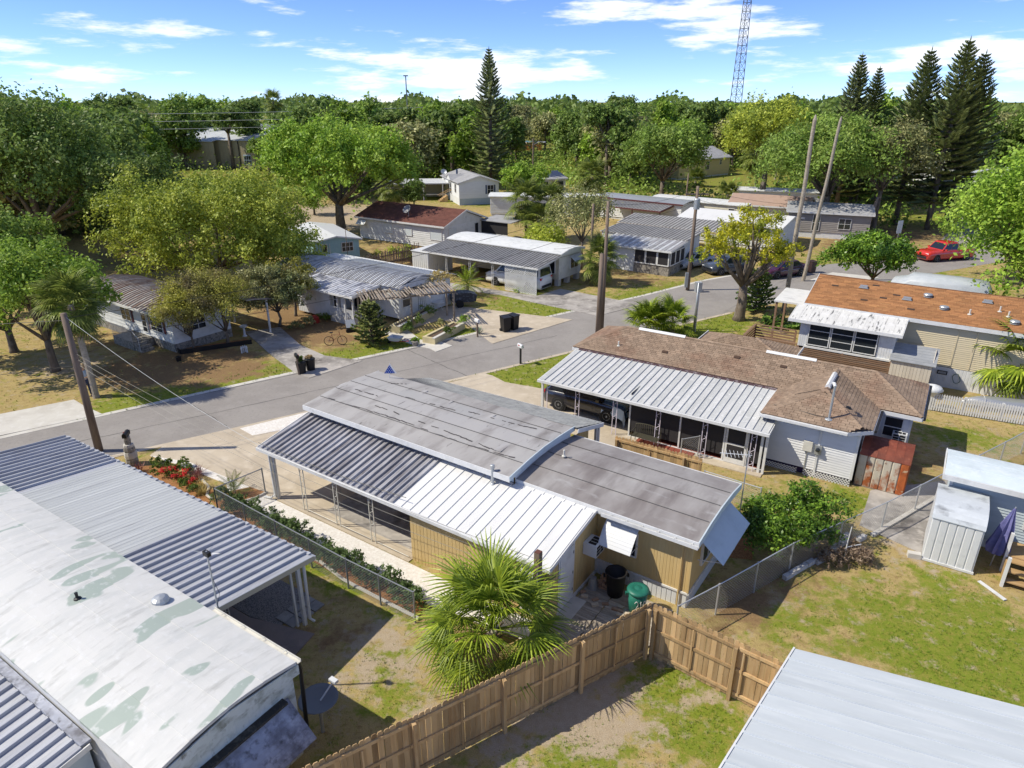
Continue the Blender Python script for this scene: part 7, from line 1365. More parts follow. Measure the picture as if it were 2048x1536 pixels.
# ------------------------------------------------------------------ person with hat by the palm
def person():
    p = at(179,792); t = thing('person', 'person in straw hat, pale blue shirt and dark jeans standing beside the left palm', 'person', tuple(p), 20)
    J = {'pel':(0,0,.92),'chest':(0,.02,1.32),'neck':(0,.02,1.47),'lsh':(.19,.02,1.40),'rsh':(-.19,.02,1.40),'lel':(.25,-.06,1.13),'rel':(-.25,-.06,1.13),'lwr':(.12,-.27,1.14),'rwr':(-.10,-.28,1.15),'lhip':(.10,0,.88),'rhip':(-.10,0,.88),'lkn':(.12,-.03,.48),'rkn':(-.11,-.01,.48),'lan':(.13,.0,.08),'ran':(-.12,.02,.08),'lto':(.15,-.16,.04),'rto':(-.14,-.14,.04),'lhand':(.06,-.33,1.17),'rhand':(-.04,-.34,1.18),'hd0':(0,.0,1.56),'hd1':(0,-.01,1.70)}
    def chain(name, m, seg, rad, sub=1):
        ks = []; [ks.append(k) for s in seg for k in s if k not in ks]; me = bpy.data.meshes.new(name); me.from_pydata([J[k] for k in ks], [(ks.index(a), ks.index(b)) for a, b in seg], []); me.materials.append(m); o = bpy.data.objects.new(name, me); link(o, t)
        md = o.modifiers.new('s','SKIN'); sv = me.skin_vertices[0].data
        for i, k in enumerate(ks): sv[i].radius = (rad[k],)*2 if not isinstance(rad[k], tuple) else rad[k]
        sv[0].use_root = True; o.modifiers.new('u','SUBSURF').render_levels = 2; return o
    skin = mat('skin', (.50,.31,.22), .6); jeans = mat('jeans', (.025,.035,.07), .85); shirt = mat('blue_shirt', (.36,.46,.52), .85, [((.30,.39,.45), 14, .45, .6)]); straw = mat('straw_hat', (.50,.38,.22), .85)
    body = chain('body', skin, [('pel','chest'),('chest','neck'),('neck','hd0'),('hd0','hd1'),('chest','lsh'),('lsh','lel'),('lel','lwr'),('lwr','lhand'),('chest','rsh'),('rsh','rel'),('rel','rwr'),('rwr','rhand'),('pel','lhip'),('lhip','lkn'),('lkn','lan'),('lan','lto'),('pel','rhip'),('rhip','rkn'),('rkn','ran'),('ran','rto')],
        {'pel':.13,'chest':.14,'neck':.055,'hd0':.085,'hd1':.085,'lsh':.065,'rsh':.065,'lel':.045,'rel':.045,'lwr':.03,'rwr':.03,'lhand':.035,'rhand':.035,'lhip':.09,'rhip':.09,'lkn':.06,'rkn':.06,'lan':.045,'ran':.045,'lto':.04,'rto':.04})
    chain('shirt', shirt, [('pel','chest'),('chest','neck'),('chest','lsh'),('lsh','lel'),('chest','rsh'),('rsh','rel')], {'pel':(.17,.15),'chest':(.175,.15),'neck':.075,'lsh':.085,'rsh':.085,'lel':.07,'rel':.07})
    chain('jeans', jeans, [('pel','lhip'),('lhip','lkn'),('lkn','lan'),('pel','rhip'),('rhip','rkn'),('rkn','ran')], {'pel':(.165,.145),'lhip':.11,'rhip':.11,'lkn':.08,'rkn':.08,'lan':.07,'ran':.07})
    for s in (1,-1):
        MB().sphere((s*.13,-.06,.045), .05, (1,2.3,.9)).build('shoe', trimb, t); hx = .05*s
        for f in range(4): MB().tube([(hx+s*.012*f-s*.02,-.345,1.175),(hx*.6+s*.010*f-s*.02,-.40,1.19-.006*f),(hx*.3+s*.008*f,-.415,1.175)], [.010,.009,.007], 5).build('finger', skin, t)
        MB().tube([(hx,-.33,1.19),(hx*.4,-.365,1.22),(hx*.1,-.385,1.225)], [.012,.010,.008], 5).build('thumb', skin, t)
    B('phone', black, t, -.045, .045, -.405, -.395, 1.17, 1.29); MB().lathe([(.185,1.70),(.19,1.712),(.105,1.722),(.10,1.80),(.06,1.835),(.01,1.84)], 18).build('hat', straw, t, True, loc=(0,-.01,0)); MB().sphere((0,-.105,1.63), .016).build('nose', skin, t); MB().box(-.03,.03,-.098,-.09,1.575,1.585).build('mouth', mat('lip', (.30,.12,.10), .6), t)
    for s in (1,-1): MB().sphere((s*.032,-.088,1.655), .011).build('eye', black, t); MB().sphere((s*.092,0,1.63), .025, (.4,1,1.3)).build('ear', skin, t)
    MB().sphere((0,.035,1.64), .095, (1,.9,1.05)).build('hair', mat('grey_hair', (.28,.26,.24), .9), t)
person()
# ------------------------------------------------------------------ poles, wires, tower
def pole(label, a, h, r, m=None, top=None, name='utility_pole'):
    t = thing(name, label, 'pole', (a[0],a[1],0), 0); q = Vector(top)-Vector((a[0],a[1],0)) if top else Vector((0,0,h)); MB().tube([(0,0,-.1), q*.5, q], [r*1.15,r,r*.82], 9).build('shaft', m or pole_wood, t, True); return t
P1 = pole('tall wooden utility pole at the left edge of the street', (-18.45,27.0), 6.4, .15); P1T = Vector((-18.45,27.0,6.3)); pole('thick wooden pole in front of the thinner one at the street centre', tuple(at(1196,668)[:2]), 5.4, .17); PM = at(1203,662); pole('taller thin wooden pole behind the thick pole at the street centre', tuple(PM[:2]), 8.6, .12); PMT = Vector((PM.x,PM.y,8.4))
t = pole('wooden utility pole with a grey transformer by the golden tree', (14.5,55), 8.3, .14); P2T = Vector((14.5,55,8.1)); MB().lathe([(.02,0),(.24,0),(.24,.75),(.2,.82),(.02,.85)], 14).build('transformer', grey_metal, t, loc=(-.05,-.38,6.6)); B('meter_cabinet', grey_metal, t, -.35,-.1,-.3,-.12,.3,1.5); MB().beam((-.9,0,7.7),(.9,0,7.7), .09, .11).build('crossarm', pole_wood, t)
t = pole('short grey service post with conduit beside the street', (12.3,44.0), 3.4, .07, grey_metal, name='service_post'); B('conduit', white_metal, t, .08,.13,-.03,.03,0,3.0); B('cabinet', grey_metal, thing('utility_cabinet', 'small grey-green utility box at the foot of the transformer pole', 'cabinet', (15.2,54.4,0), 10), -.25,.25,-.2,.2,0,.8)
pole('leaning brown pole in front of the dark oak', (40.3,78.4), 4.4, .17, top=(40.9,78.4,4.5)); t = thing('street_lamp', 'thin street lamp on a wooden pole beside the small grey house', 'street lamp', tuple(at(1065,395)), 0); MB().tube([(0,0,0),(0,0,9)], [.14,.1], 8).build('pole', pole_wood, t); MB().tube([(0,0,8.0),(.9,0,8.5),(1.6,0,8.45)], .05, 6).build('arm', grey_metal, t); MB().sphere((1.75,0,8.42), .16, (1.7,.8,.5)).build('lamp', white_metal, t)
STUMP = Vector((.72,15.5,0)); t = thing('square_post', 'weathered square wooden post with conduit beside the front palm', 'post', STUMP, -34); B('shaft', pole_wood, t, -.085,.085,-.085,.085,0,3.05); MB().tube([(.06,-.11,.2),(.06,-.11,2.6)], .02, 5).build('conduit', grey_metal, t); B('cap', mat('post_cap', (.12,.05,.035), .8), t, -.08,.08,-.08,.08,3.05,3.07)
for i, (px, py, h) in enumerate(((228,262,0),(570,330,0),(700,560,4.5),(1370,420,0),(1180,560,6.5),(585,350,7),(1500,300,9))):
    a = at(px, py) if py > 300 else Vector((-88,150,0)); pole(('thin pole rising among the far left trees','short pole by the far warehouse yard','thin pipe mast on the tin roof home','brown pole among the trailers','slim pole beside the sparse tree','pole by the far left clearing','wooden pole near the shaggy palms')[i], tuple(a[:2]), (11,8,4.5,5,6.5,7,9)[i], .12 if i != 2 else .03)
def wire(label, a, b, sag=.3, r=.011, m=None, group=None):
    a, b = Vector(a), Vector(b); t = thing('overhead_wire', label, 'wire', a, 0, group); n = 14; MB().tube([(b-a)*(i/n)-Vector((0,0,4*sag*(i/n)*(1-i/n))) for i in range(n+1)], r, 4, False).build('cable', m or black, t); return t
cpc = M_main(-10.1,-2.7,2.2); st = STUMP+Vector((0,0,2.9))
wire('pale service drop from the left pole top to the carport corner of the tan home', P1T, cpc, .25, .009, grey_metal); wire('service cable lying along the carport eave of the tan home', cpc+Vector((0,0,.12)), M_main(-2.6,-2.55,2.42), .12, .014)
for i in range(3): wire(('upper','middle','lower')[i]+' of the three wires from the left pole to the square post', P1T-Vector((0,0,1.6+.25*i)), st-Vector((0,0,.1+.3*i)), .55+.12*i, .007)
wire('top wire from the left pole to the pole at the street centre', P1T-Vector((0,0,.1)), PMT, .6); wire('lower wire from the left pole to the pole at the street centre', P1T-Vector((0,0,1.0)), PMT-Vector((0,0,1.2)), .9); wire('wire from the left pole out of the left border', P1T-Vector((0,0,.2)), (-60,22,7), .5); wire('lower wire from the left pole out of the left border', P1T-Vector((0,0,2.2)), (-60,17,4.5), .7)
wire('upper wire from the centre pole to the transformer pole', PMT, P2T, .4); wire('lower wire from the centre pole to the transformer pole', PMT-Vector((0,0,.8)), P2T-Vector((0,0,.9)), .5); wire('wire from the transformer pole to the leaning brown pole', P2T, (40.8,78.4,4.4), 1.0); wire('lower wire from the transformer pole to the leaning brown pole', P2T-Vector((0,0,.8)), (40.7,78.4,4.0), 1.3); wire('wire from the leaning brown pole towards the right', (40.9,78.4,4.4), (52,70,3.4), .6); wire('drop from the centre pole to the lattice porch home', PMT-Vector((0,0,2.5)), fB(1.2,-.4,2.3), .5); wire('drop from the centre pole to the van home', PMT-Vector((0,0,1.5)), fC(-1,4,2.95), .4)
for i in range(3): wire(('top','middle','bottom')[i]+' of the far wires crossing the left woods', (-150,135,13-1.5*i), (-20,165,13-1.5*i), 1.2, .04, grey_metal)
# lattice tower
D = 232.0; tx = 70.3; t = thing('radio_tower', 'tall grey lattice radio tower rising behind the woods', 'tower', (tx, D, 0), 10); tm = mat('tower_steel', (.15,.165,.185), .6)
Ht = 58; leg = lambda k, z: Vector((math.cos(k*2.0944)*(2.3-1.35*z/Ht), math.sin(k*2.0944)*(2.3-1.35*z/Ht), z)); dz = 2.3
for k in range(3): MB().tube([leg(k,0), leg(k,Ht)], [.14,.09], 6).build('leg', tm, t)
mb = MB(); z = 0
while z < Ht-dz:
    for k in range(3):
        mb.tube([leg(k,z), leg((k+1)%3,z+dz)], .055, 4, False); mb.tube([leg((k+1)%3,z), leg(k,z+dz)], .055, 4, False); mb.tube([leg(k,z), leg((k+1)%3,z)], .055, 4, False)
    z += dz
tag(mb.build('bracing', tm, t), kind='stuff')
for z in (45.5, 51.5, 56.5):
    for k in range(9):
        a = k*.698; o = B('antenna_panel', tm, t, -.26,.26,-.2,.2,-1.2,1.2); o.location = (math.cos(a)*2.3, math.sin(a)*2.3, z)
    for k in range(3): MB().tube([(math.cos(k*2.09)*2.3,math.sin(k*2.09)*2.3,z),(math.cos(k*2.09+2.09)*2.3,math.sin(k*2.09+2.09)*2.3,z)], .06, 4).build('mount_ring', tm, t)
t = thing('radio_mast', 'thin lamp mast above the woods left of the single araucaria', 'mast', (-33,232,0), 0); MB().tube([(0,0,0),(0,0,21.5)], [.25,.15], 6).build('pole', tm, t); B('head', tm, t, -.7,.7,-.2,.2,21.3,21.6)
# ------------------------------------------------------------------ chain-link fences
def chainlink(label, pts, h=1.15, step=.065, r=.0032, m=None, postr=.028, gap=2.4):
    m = m or grey_metal; P = [Vector((*p[:2],0)) for p in pts]; t = thing('chain_link_fence', label, 'fence', P[0], 0); wm = MB()
    for i in range(len(P)-1):
        a, b = P[i]-P[0], P[i+1]-P[0]; L_ = (b-a).length; e = (b-a)/L_; n = max(1, round(L_/gap))
        for k in range(n+(i == len(P)-2)): q = a+e*(L_*k/n); MB().tube([q, q+Vector((0,0,h+.03))], postr, 7).build('post', m, t)
        MB().tube([a+Vector((0,0,h)), b+Vector((0,0,h))], .02, 6).build('top_rail', m, t); k = -h
        while k < L_:
            a0, a1 = max(0,k), min(L_,k+h)
            if a1-a0 > .02:
                for s in (1,-1): za, zb = (a0-k, a1-k) if s > 0 else (h-(a0-k), h-(a1-k)); wm.tube([a+e*a0+Vector((0,0,za)), a+e*a1+Vector((0,0,zb))], r, 3, False)
            k += step*1.45
    tag(wm.build('wire_mesh', m, t), kind='stuff'); return t
chainlink('grey chain-link fence beside the hedge row left of the tan home', [(-11.1,21.95),(-5.25,17.72),(-2.9,16.15)], gap=1.75, m=mat('fence_grey', (.26,.275,.29), .5, metal=.4))
chainlink('short chain-link gate run at the carport corner', [(-11.1,21.95),(-9.82,23.42)], m=MATS['fence_grey'])
rf = mat('fence_bright', (.50,.51,.52), .45, metal=.4)
chainlink('long pale chain-link fence running from the board fence corner to the right border', [(4.75,15.55),(6.2,16.5),(9.2,18.55),(13.5,21.0),(20.9,25.7),(26,29)], m=rf, gap=2.2)
chainlink('chain-link side fence behind the tan home beside the mulch bed', [(7.6,23.5),(9.4,22.2)], h=1.0, m=rf); chainlink('small chain-link gate standing open by the screened porch', [M_br(-3.55,-.55),M_br(-3.0,.15)], h=1.0, m=rf, gap=.9)
t = thing('wall_footing', 'broken white-washed block footing under the right chain-link fence', 'wall', (8.9,18.15,0), 34)
for i in range(11): o = B('block', mat('whitewashed_block', (.55,.54,.52), .9, [((.30,.28,.26), 6, .5, .7)], rnd=.1, bump=.5), t, i*.40, i*.40+.385, -.08, .08, -.02, .16); o.rotation_euler = (0,0,rng.uniform(-.06,.06))
for i in range(14): o = B('curb_stone', paleconc, t, 4.7+i*.5, 5.18+i*.5, -.35, -.2, -.02, .10)
t = thing('tv_antenna', 'tall thin antenna mast with rods behind the rear corner of the tan home', 'antenna', (7.75,19.75,0), -10); MB().tube([(0,0,0),(0,0,3.9)], .02, 6).build('mast', grey_metal, t); MB().tube([(-.9,0,3.75),(.12,0,3.75)], .012, 5).build('boom', white_metal, t)
for i in range(8): MB().tube([(-.8+i*.12,-.3+.02*i,3.75),(-.8+i*.12,.3-.02*i,3.75)], .007, 4).build('rod', white_metal, t)
t = thing('pipe_frame', 'bent white pipe frame leaning at the right chain-link fence', 'frame', (11.3,19.15,0), 30); MB().tube([(0,0,0),(0,0,.75),(.0,0,.55),(.65,-.1,.5),(.7,-.1,.1)], .02, 6).build('pipe', white, t); MB().tube([(0,0,.75),(.05,0,1.35)], .015, 6).build('pipe', white, t)
# white picket fence, canoe
A_, B_ = at(1852,820), at(2075,856); d = B_-A_; t = thing('picket_fence', 'white scalloped picket fence behind the brown-roofed house', 'fence', A_, math.degrees(math.atan2(d.y,d.x))); n = 44; me = MB().slab([(-.035,0,.05),(.035,0,.05),(.035,0,.82),(.045,0,.88),(0,0,.98),(-.045,0,.88),(-.035,0,.82)], (0,.02,0)).mesh('picket', white)
for i in range(n): piece('picket', me, t, (d.length*i/n,0,0))
for z in (.2,.68): B('rail', white, t, 0, d.length, .02, .06, z, z+.07)
for i in range(4): B('post', white, t, i*d.length/3-.05, i*d.length/3+.05, .06, .15, 0, .95)
t = thing('canoe', 'silver aluminium canoe lying upside down behind the white picket fence', 'canoe', (22.9,31.9,.25), -17); mb = MB(); n = 13
for i in range(n):
    u = i/(n-1)*2-1; w_ = .44*(1-abs(u)**2.6)+.02; zz = .42+.03*u*u
    for a in range(9): an = math.pi*a/8; mb.v.append((2.3+u*2.3, w_*math.cos(an), zz*max(.06,(1-abs(u)**5))*math.sin(an)**.7))
for i in range(n-1):
    for a in range(8): k = i*9+a; mb.f.append((k,k+1,k+10,k+9))
mb.build('hull', mat('aluminium', (.50,.51,.52), .32, metal=.6), t, True)
for x in (1.0,2.9): MB().tube([(x,.46,.0),(x,.3,.4),(x,0,.47),(x,-.3,.4),(x,-.46,0)], .012, 4).build('tie_rope', white, t)
for x in (.9,3.6): B('trestle', pole_wood, t, x-.05, x+.05, -.5, .5, -.25, .0)
t = thing('wrapped_plant', 'plant wrapped in clear white plastic behind the brown roof corner', 'wrapped plant', (21.2,31.6,0), 0); MB().lathe([(.28,0),(.24,.5),(.34,.95),(.48,1.05),(.36,1.22),(.04,1.32)], 14).build('plastic', mat('white_plastic', (.66,.67,.66), .3, [((.5,.52,.5), 5, .5, .8)], bump=.6, bscale=8), t, True)
# ------------------------------------------------------------------ bins, mailboxes, yard things
def bin_(label, p, deg, col=None, group=None, lid=True, h=1.0):
    t = thing('wheeled_bin', label, 'bin', p, deg, group); mb = MB(); a, b = .24, .29
    mb.add([(-a,-a,.05),(a,-a,.05),(a,a,.05),(-a,a,.05),(-b,-b,h),(b,-b,h),(b,b,h),(-b,b,h)], [(3,2,1,0),(4,5,6,7),(0,1,5,4),(1,2,6,5),(2,3,7,6),(3,0,4,7)]).build('body', col or black, t); MB().slab([(-.32,-.34,h+.005),(.32,-.34,h+.005),(.30,.32,h+.05),(-.30,.32,h+.05)], (0,0,.05)).build('lid', col or black, t)
    for s in (-1,1): MB().lathe([(.11,-.03),(.11,.03)], 12).xf(Matrix.Translation((s*.27,.22,.11)) @ Matrix.Rotation(math.pi/2,4,'Y')).build('wheel', tyre_m, t)
    MB().tube([(-.25,.36,h-.02),(.25,.36,h-.02)], .018, 5).build('handle', black, t); return t
bin_('left of the two black wheeled bins at the concrete drive', at(1011,663), 30, group='kerb bins'); bin_('right of the two black wheeled bins at the concrete drive', at(1027,659), 50, group='kerb bins'); bin_('dark wheeled bin behind the maroon sedan', at(1622,545), 20, mat('bin_brown', (.05,.03,.03), .5)); bin_('brown bin in front of the far white SUV', (63.6,100.4,0), 0, MATS['bin_brown']); bin_('grey bin beside the brown one near the far white SUV', (64.6,100.2,0), 0, grey_metal)
for i, (px, py) in enumerate(((604,746),(622,740))):
    t = thing('plant_pot', ('left black tub full of green cuttings','right black tub full of brown cuttings')[i]+' at the edge of the left drive', 'tub', at(px,py), 0); MB().lathe([(.23,0),(.26,.35),(.29,.68),(.31,.70),(.28,.72),(.26,.66)], 18).build('tub', black, t); v, f, _ = crown_np(500+i, (.24,.22,.2), 6, 160, .05, center=(0,0,.8), lo=-.2, elong=2); piece('cuttings', np_mesh('cuttings', v, f, (L_mid, L_dead)[i]), t)
def mailbox(label, p, deg, boxm, postm, h=1.05, post=True):
    t = thing('mailbox', label, 'mailbox', p, deg)
    if post: B('post', postm, t, -.045,.045,-.045,.045,0,h)
    bx_ = MB().slab([(-.24,-.085,0),(-.24,.085,0),(-.24,.085,.13),(-.24,.06,.18),(-.24,0,.205),(-.24,-.06,.18),(-.24,-.085,.13)], (.48,0,0)).build('box', boxm, t, loc=(0,0,h+.003)); B('door', boxm, t, .241,.255,-.088,.088,h,h+.17); B('flag', lamp_red, t, -.02,.12,.088,.10,h+.10,h+.16); return t
mailbox('black mailbox on a wooden post at the left drive', at(598,749), -60, black, pole_wood); mailbox('white mailbox on a post beside the agave', at(955,674), -60, white, pole_wood); mailbox('pale grey mailbox on a dark post on the bright lawn across from the bins', at(1041,728), 120, white_metal, trimb)
t = mailbox('black mailbox on top of a banded stone pillar at the left carport', at(266,928), 100, black, pole_wood, 1.35, False)
for z0, z1, r_, m_ in ((0,.34,.24,stone),(.34,.62,.25,paleconc),(.62,.84,.22,stone),(.84,.98,.20,paleconc),(.98,1.345,.13,stone)): MB().lathe([(r_,z0+.002),(r_*1.03,(z0+z1)/2),(r_*.97,z1)], 10).build('pillar_ring', m_, t)
t = thing('trash_can', 'round black trash can in the corner behind the tan home', 'trash can', M_main(4.02,-.28), 0); MB().lathe([(.24,0),(.28,.4),(.31,.84),(.35,.86),(.35,.90),(.30,.90),(.27,.5),(.02,.48)], 22).build('body', mat('worn_black', (.018,.016,.015), .6), t, True)
for s in (-1,1): B('handle', black, t, s*.34, s*.40, -.05,.05,.72,.80)
t = thing('trash_can', 'round green trash can with white 219 lettering by the wood fence corner', 'trash can', M_main(4.92,-.62), 0); gm_ = mat('green_plastic', (.018,.14,.10), .45, [((.03,.19,.14), 3, .45, .8)]); MB().lathe([(.23,0),(.27,.4),(.30,.80)], 22).build('body', gm_, t, True); MB().lathe([(.33,.80),(.345,.83),(.33,.87),(.26,.90),(.16,.92),(.14,.90),(.10,.93),(.02,.94)], 24).build('lid', gm_, t, True)
for s in (-1,1): B('handle', gm_, t, s*.30, s*.38, -.05,.05,.68,.76)
def glyph(strokes, a0, w, z0, h):
    for st_ in strokes: MB().tube([((.265+.045*(z0+h*v_)/.6)*math.cos(a0+u_*w), (.265+.045*(z0+h*v_)/.6)*math.sin(a0+u_*w), z0+h*v_) for u_, v_ in st_], .012, 4).build('lettering', white, t)
ac = math.radians(-98+34.3-10); arc = lambda cx, cy, rx, ry, a, b, n=10: [(cx+rx*math.cos(math.radians(a+(b-a)*i/n)), cy+ry*math.sin(math.radians(a+(b-a)*i/n))) for i in range(n+1)]
glyph([arc(.5,.72,.42,.25,170,-60)+[(.1,0),(.95,0)]], ac-.75, .38, .22, .42); glyph([[(.3,.85),(.5,1),(.5,0)]], ac-.28, .30, .22, .42); glyph([arc(.5,.70,.38,.28,0,360,14), [(.88,.7),(.85,.3),(.55,0)]], ac+.08, .42, .22, .42)
bk = mat('brick', (.40,.26,.17), .9, [((.30,.18,.11), 8, .45, .7)], rnd=.22, bump=.3); me = MB().box(-.10,.10,-.05,.05,0,.06).mesh('brick', bk); pal = MB().box(-.11,.11,-.055,.055,0,.07).mesh('brick', mat('pale_brick', (.52,.44,.33), .9, [((.42,.35,.26), 6, .45, .7)], rnd=.12))
t = thing('brick_pile', 'stacked old bricks between the buckets and the black trash can', 'bricks', M_main(3.62,-.22,.01), -34.3)
for k in range(5):
    for i in range(3-(k > 3)): piece('brick', me, t, (-.12+.11*i, rng.uniform(-.02,.02), .062*k), (0,0,1.57+rng.uniform(-.1,.1)))
for k in range(3):
    for i in range(3): piece('brick', me, t, (-.12+.11*i, .12, .3+.062*k if k < 2 else .1), (0,0,1.57+rng.uniform(-.1,.1)))
t = thing('loose_bricks', 'loose bricks scattered on the deck before the trash cans', 'bricks', M_main(4.0,-.9,.03), -34.3)
for x, y, r_ in ((0,0,.6),(.35,-.05,.2),(.55,-.02,.1),(-.35,.0,1.0),(-.7,-.05,.4),(.75,-.05,.1),(.6,-.2,.15),(-.25,-.22,.8),(.45,.12,.0),(-.85,.1,1.2)): piece('brick', pal if rng.random() < .5 else me, t, (x,y,.0), (0,0,r_))
t = thing('bucket_stack', 'stack of grey metal buckets turned upside down by the tool room wall', 'buckets', M_main(3.30,-.42,.01), 0)
for k in range(3): MB().lathe([(.165-.01*k,.09*k),(.17-.01*k,.09*k+.03),(.13-.01*k,.09*k+.25),(.02,.09*k+.26)], 18).build('bucket', grey_metal, t)
t = thing('plank_deck', 'weathered grey plank paving behind the tool room of the tan home', 'deck', (*M_main(0,0)[:2],.0), -34.3); dm = mat('deck_plank', (.38,.325,.255), .9, [((.24,.20,.16), 5, .45, .7, (.3,2,1)), ((.46,.41,.34), 3, .5, .8)], rnd=.2, bump=.3)
for cx in range(3):
    me = MB().box(.01,.90,.0,.088,0,.03).mesh('plank', dm)
    for k in range(44):
        y = -4.1+k*.094; x = 3.1+cx*.92
        if x+.92 < 5.8+(y+2.06)*.4425: piece('plank', me, t, (x+rng.uniform(-.015,.015), y, .005+rng.uniform(0,.008)), (0,0,rng.uniform(-.01,.01)))
EXCL.append([tuple(M_main(x,y)[:2]) for x, y in ((3,.3),(5.8,.3),(5.8,-2),(4.2,-5),(3,-5))])
# yard things across the street
t = thing('condenser_box', 'grey equipment box on a low cart in front of the lattice porch', 'cart', at(702,662), 20); MB().slab([(-.3,-.25,.3),(.35,-.25,.3),(.3,.2,.75),(-.3,.2,.75)], (0,0,-.2)).build('cover', grey_metal, t); B('body', black, t, -.3,.3,-.3,.3,.08,.32)
for s in (-1,1): MB().lathe([(.12,-.03),(.12,.03)], 12).xf(Matrix.Translation((.25*s,-.32,.12)) @ Matrix.Rotation(math.pi/2,4,'X')).build('wheel', tyre_m, t)
t = thing('bicycle', 'small dark bicycle leaning beside the young araucaria', 'bicycle', at(672,690), 10)
for x in (-.42,.42):
    w_ = MB().tube([(x+.29*math.cos(a),0,.30+.29*math.sin(a)) for a in np.linspace(0,6.283,22)], .02, 5).build('wheel', tyre_m, t); sp_ = MB(); [sp_.tube([(x,0,.3),(x+.28*math.cos(a),0,.3+.28*math.sin(a))], .004, 3) for a in np.linspace(0,5.9,9)]; tag(sp_.build('spokes', grey_metal, w_), kind='stuff')
MB().tube([(-.42,0,.3),(-.1,0,.32),(.3,0,.68),(-.2,0,.70),(-.1,0,.32)], .016, 5).tube([(-.42,0,.3),(-.2,0,.70),(-.22,0,.82)], .013, 5).tube([(.42,0,.3),(.3,0,.68),(.28,0,.88)], .016, 5).build('frame', mat('bike_red', (.22,.03,.03), .4), t); MB().tube([(.25,-.24,.92),(.28,0,.88),(.25,.24,.92)], .012, 5).build('handlebar', black, t); B('saddle', black, t, -.32,-.12,-.06,.06,.82,.87)
t = thing('wheelbarrow', 'red and white wheelbarrow tipped over beside the young araucaria', 'wheelbarrow', at(792,688), -20); MB().add([(-.3,-.25,.25),(.3,-.2,.25),(.3,.2,.25),(-.3,.25,.25),(-.45,-.36,.5),(.45,-.3,.5),(.45,.3,.5),(-.45,.36,.5)], [(3,2,1,0),(0,1,5,4),(1,2,6,5),(2,3,7,6),(3,0,4,7)]).build('tray', white_old, t)
for s in (-1,1): MB().tube([(-.4,s*.1,.2),(.3,s*.22,.25),(1.1,s*.28,.42)], .02, 5).build('handle', mat('red_paint', (.40,.04,.03), .5), t)
MB().lathe([(.17,-.04),(.17,.04)], 14).xf(Matrix.Translation((-.5,0,.17)) @ Matrix.Rotation(math.pi/2,4,'X')).build('wheel', tyre_m, t)
t = thing('storage_tub', 'red plastic tub in the shade beside the lattice porch', 'tub', at(632,645), 15); MB().lathe([(.25,0),(.32,.4),(.34,.42),(.30,.48),(.02,.5)], 16).build('tub', MATS['red_paint'], t)
t = thing('covered_grill', 'black and grey tarp-covered trailer grill at the end of the pergola', 'grill', at(927,612), 15); MB().slab([(-.9,-.4,.4),(.9,-.4,.4),(1.0,-.4,.9),(.5,-.4,1.1),(-.4,-.4,1.15),(-1.0,-.4,.85)], (0,.9,0)).build('tarp', mat('dark_tarp', (.03,.035,.045), .5, [((.14,.16,.19), 5, .5, .7)], bump=.8, bscale=5), t); MB().lathe([(.30,-.06),(.30,.06)], 16).xf(Matrix.Translation((-.35,-.46,.3)) @ Matrix.Rotation(math.pi/2,4,'X')).build('wheel', tyre_m, t)
t = thing('garden_table', 'round white garden table under the pergola', 'table', at(876,622), 0); MB().lathe([(.02,.70),(.5,.70),(.5,.73),(.02,.735)], 22).build('top', white, t)
for a in range(4): MB().tube([(.12*math.cos(a*1.57),.12*math.sin(a*1.57),.70),(.38*math.cos(a*1.57),.38*math.sin(a*1.57),0)], .015, 5).build('leg', white, t)
t = thing('plant_pot', 'grey pot holding the bright plant by the front walk', 'pot', at(830,692), 0); MB().lathe([(.14,0),(.2,.3),(.22,.32),(.18,.34),(.02,.3)], 14).build('pot', stone, t); t = thing('plant_pot', 'small black pot on the lawn at the corner of the white left home', 'pot', at(358,722), 0); MB().lathe([(.13,0),(.17,.28),(.15,.29),(.02,.25)], 12).build('pot', black, t)
t = thing('bird_bath', 'white pedestal bird bath beside the left drive', 'bird bath', at(490,672), 0); MB().lathe([(.16,0),(.08,.1),(.06,.55),(.24,.66),(.26,.72),(.2,.68),(.02,.66)], 14).build('bowl', white, t)
t = thing('garden_ornaments', 'cluster of small white garden figures at the edge of the left drive', 'ornaments', at(490,705), 0)
for i in range(6): MB().lathe([(.05,0),(.04,.2),(.06,.3),(.03,.4),(.005,.45)], 8).build('figure', white_old, t, loc=(rng.uniform(-.3,.3),rng.uniform(-.15,.15),0))
t = thing('road_sign', 'back of a grey square sign at the side street', 'sign', (43,76.5,0), 25); MB().tube([(0,0,0),(0,0,2.0)], .03, 6).build('post', grey_metal, t); MB().box(-.4,.4,-.02,.0,.8,2.2).build('plate', mat('sign_back', (.52,.58,.60), .45), t)
t = thing('manhole_lid', 'small pale meter lid set in the green verge', 'lid', (*at(1140,612)[:2],.006), 35); MB().box(-.35,.35,-.2,.2,0,.02).build('lid', paleconc, t)
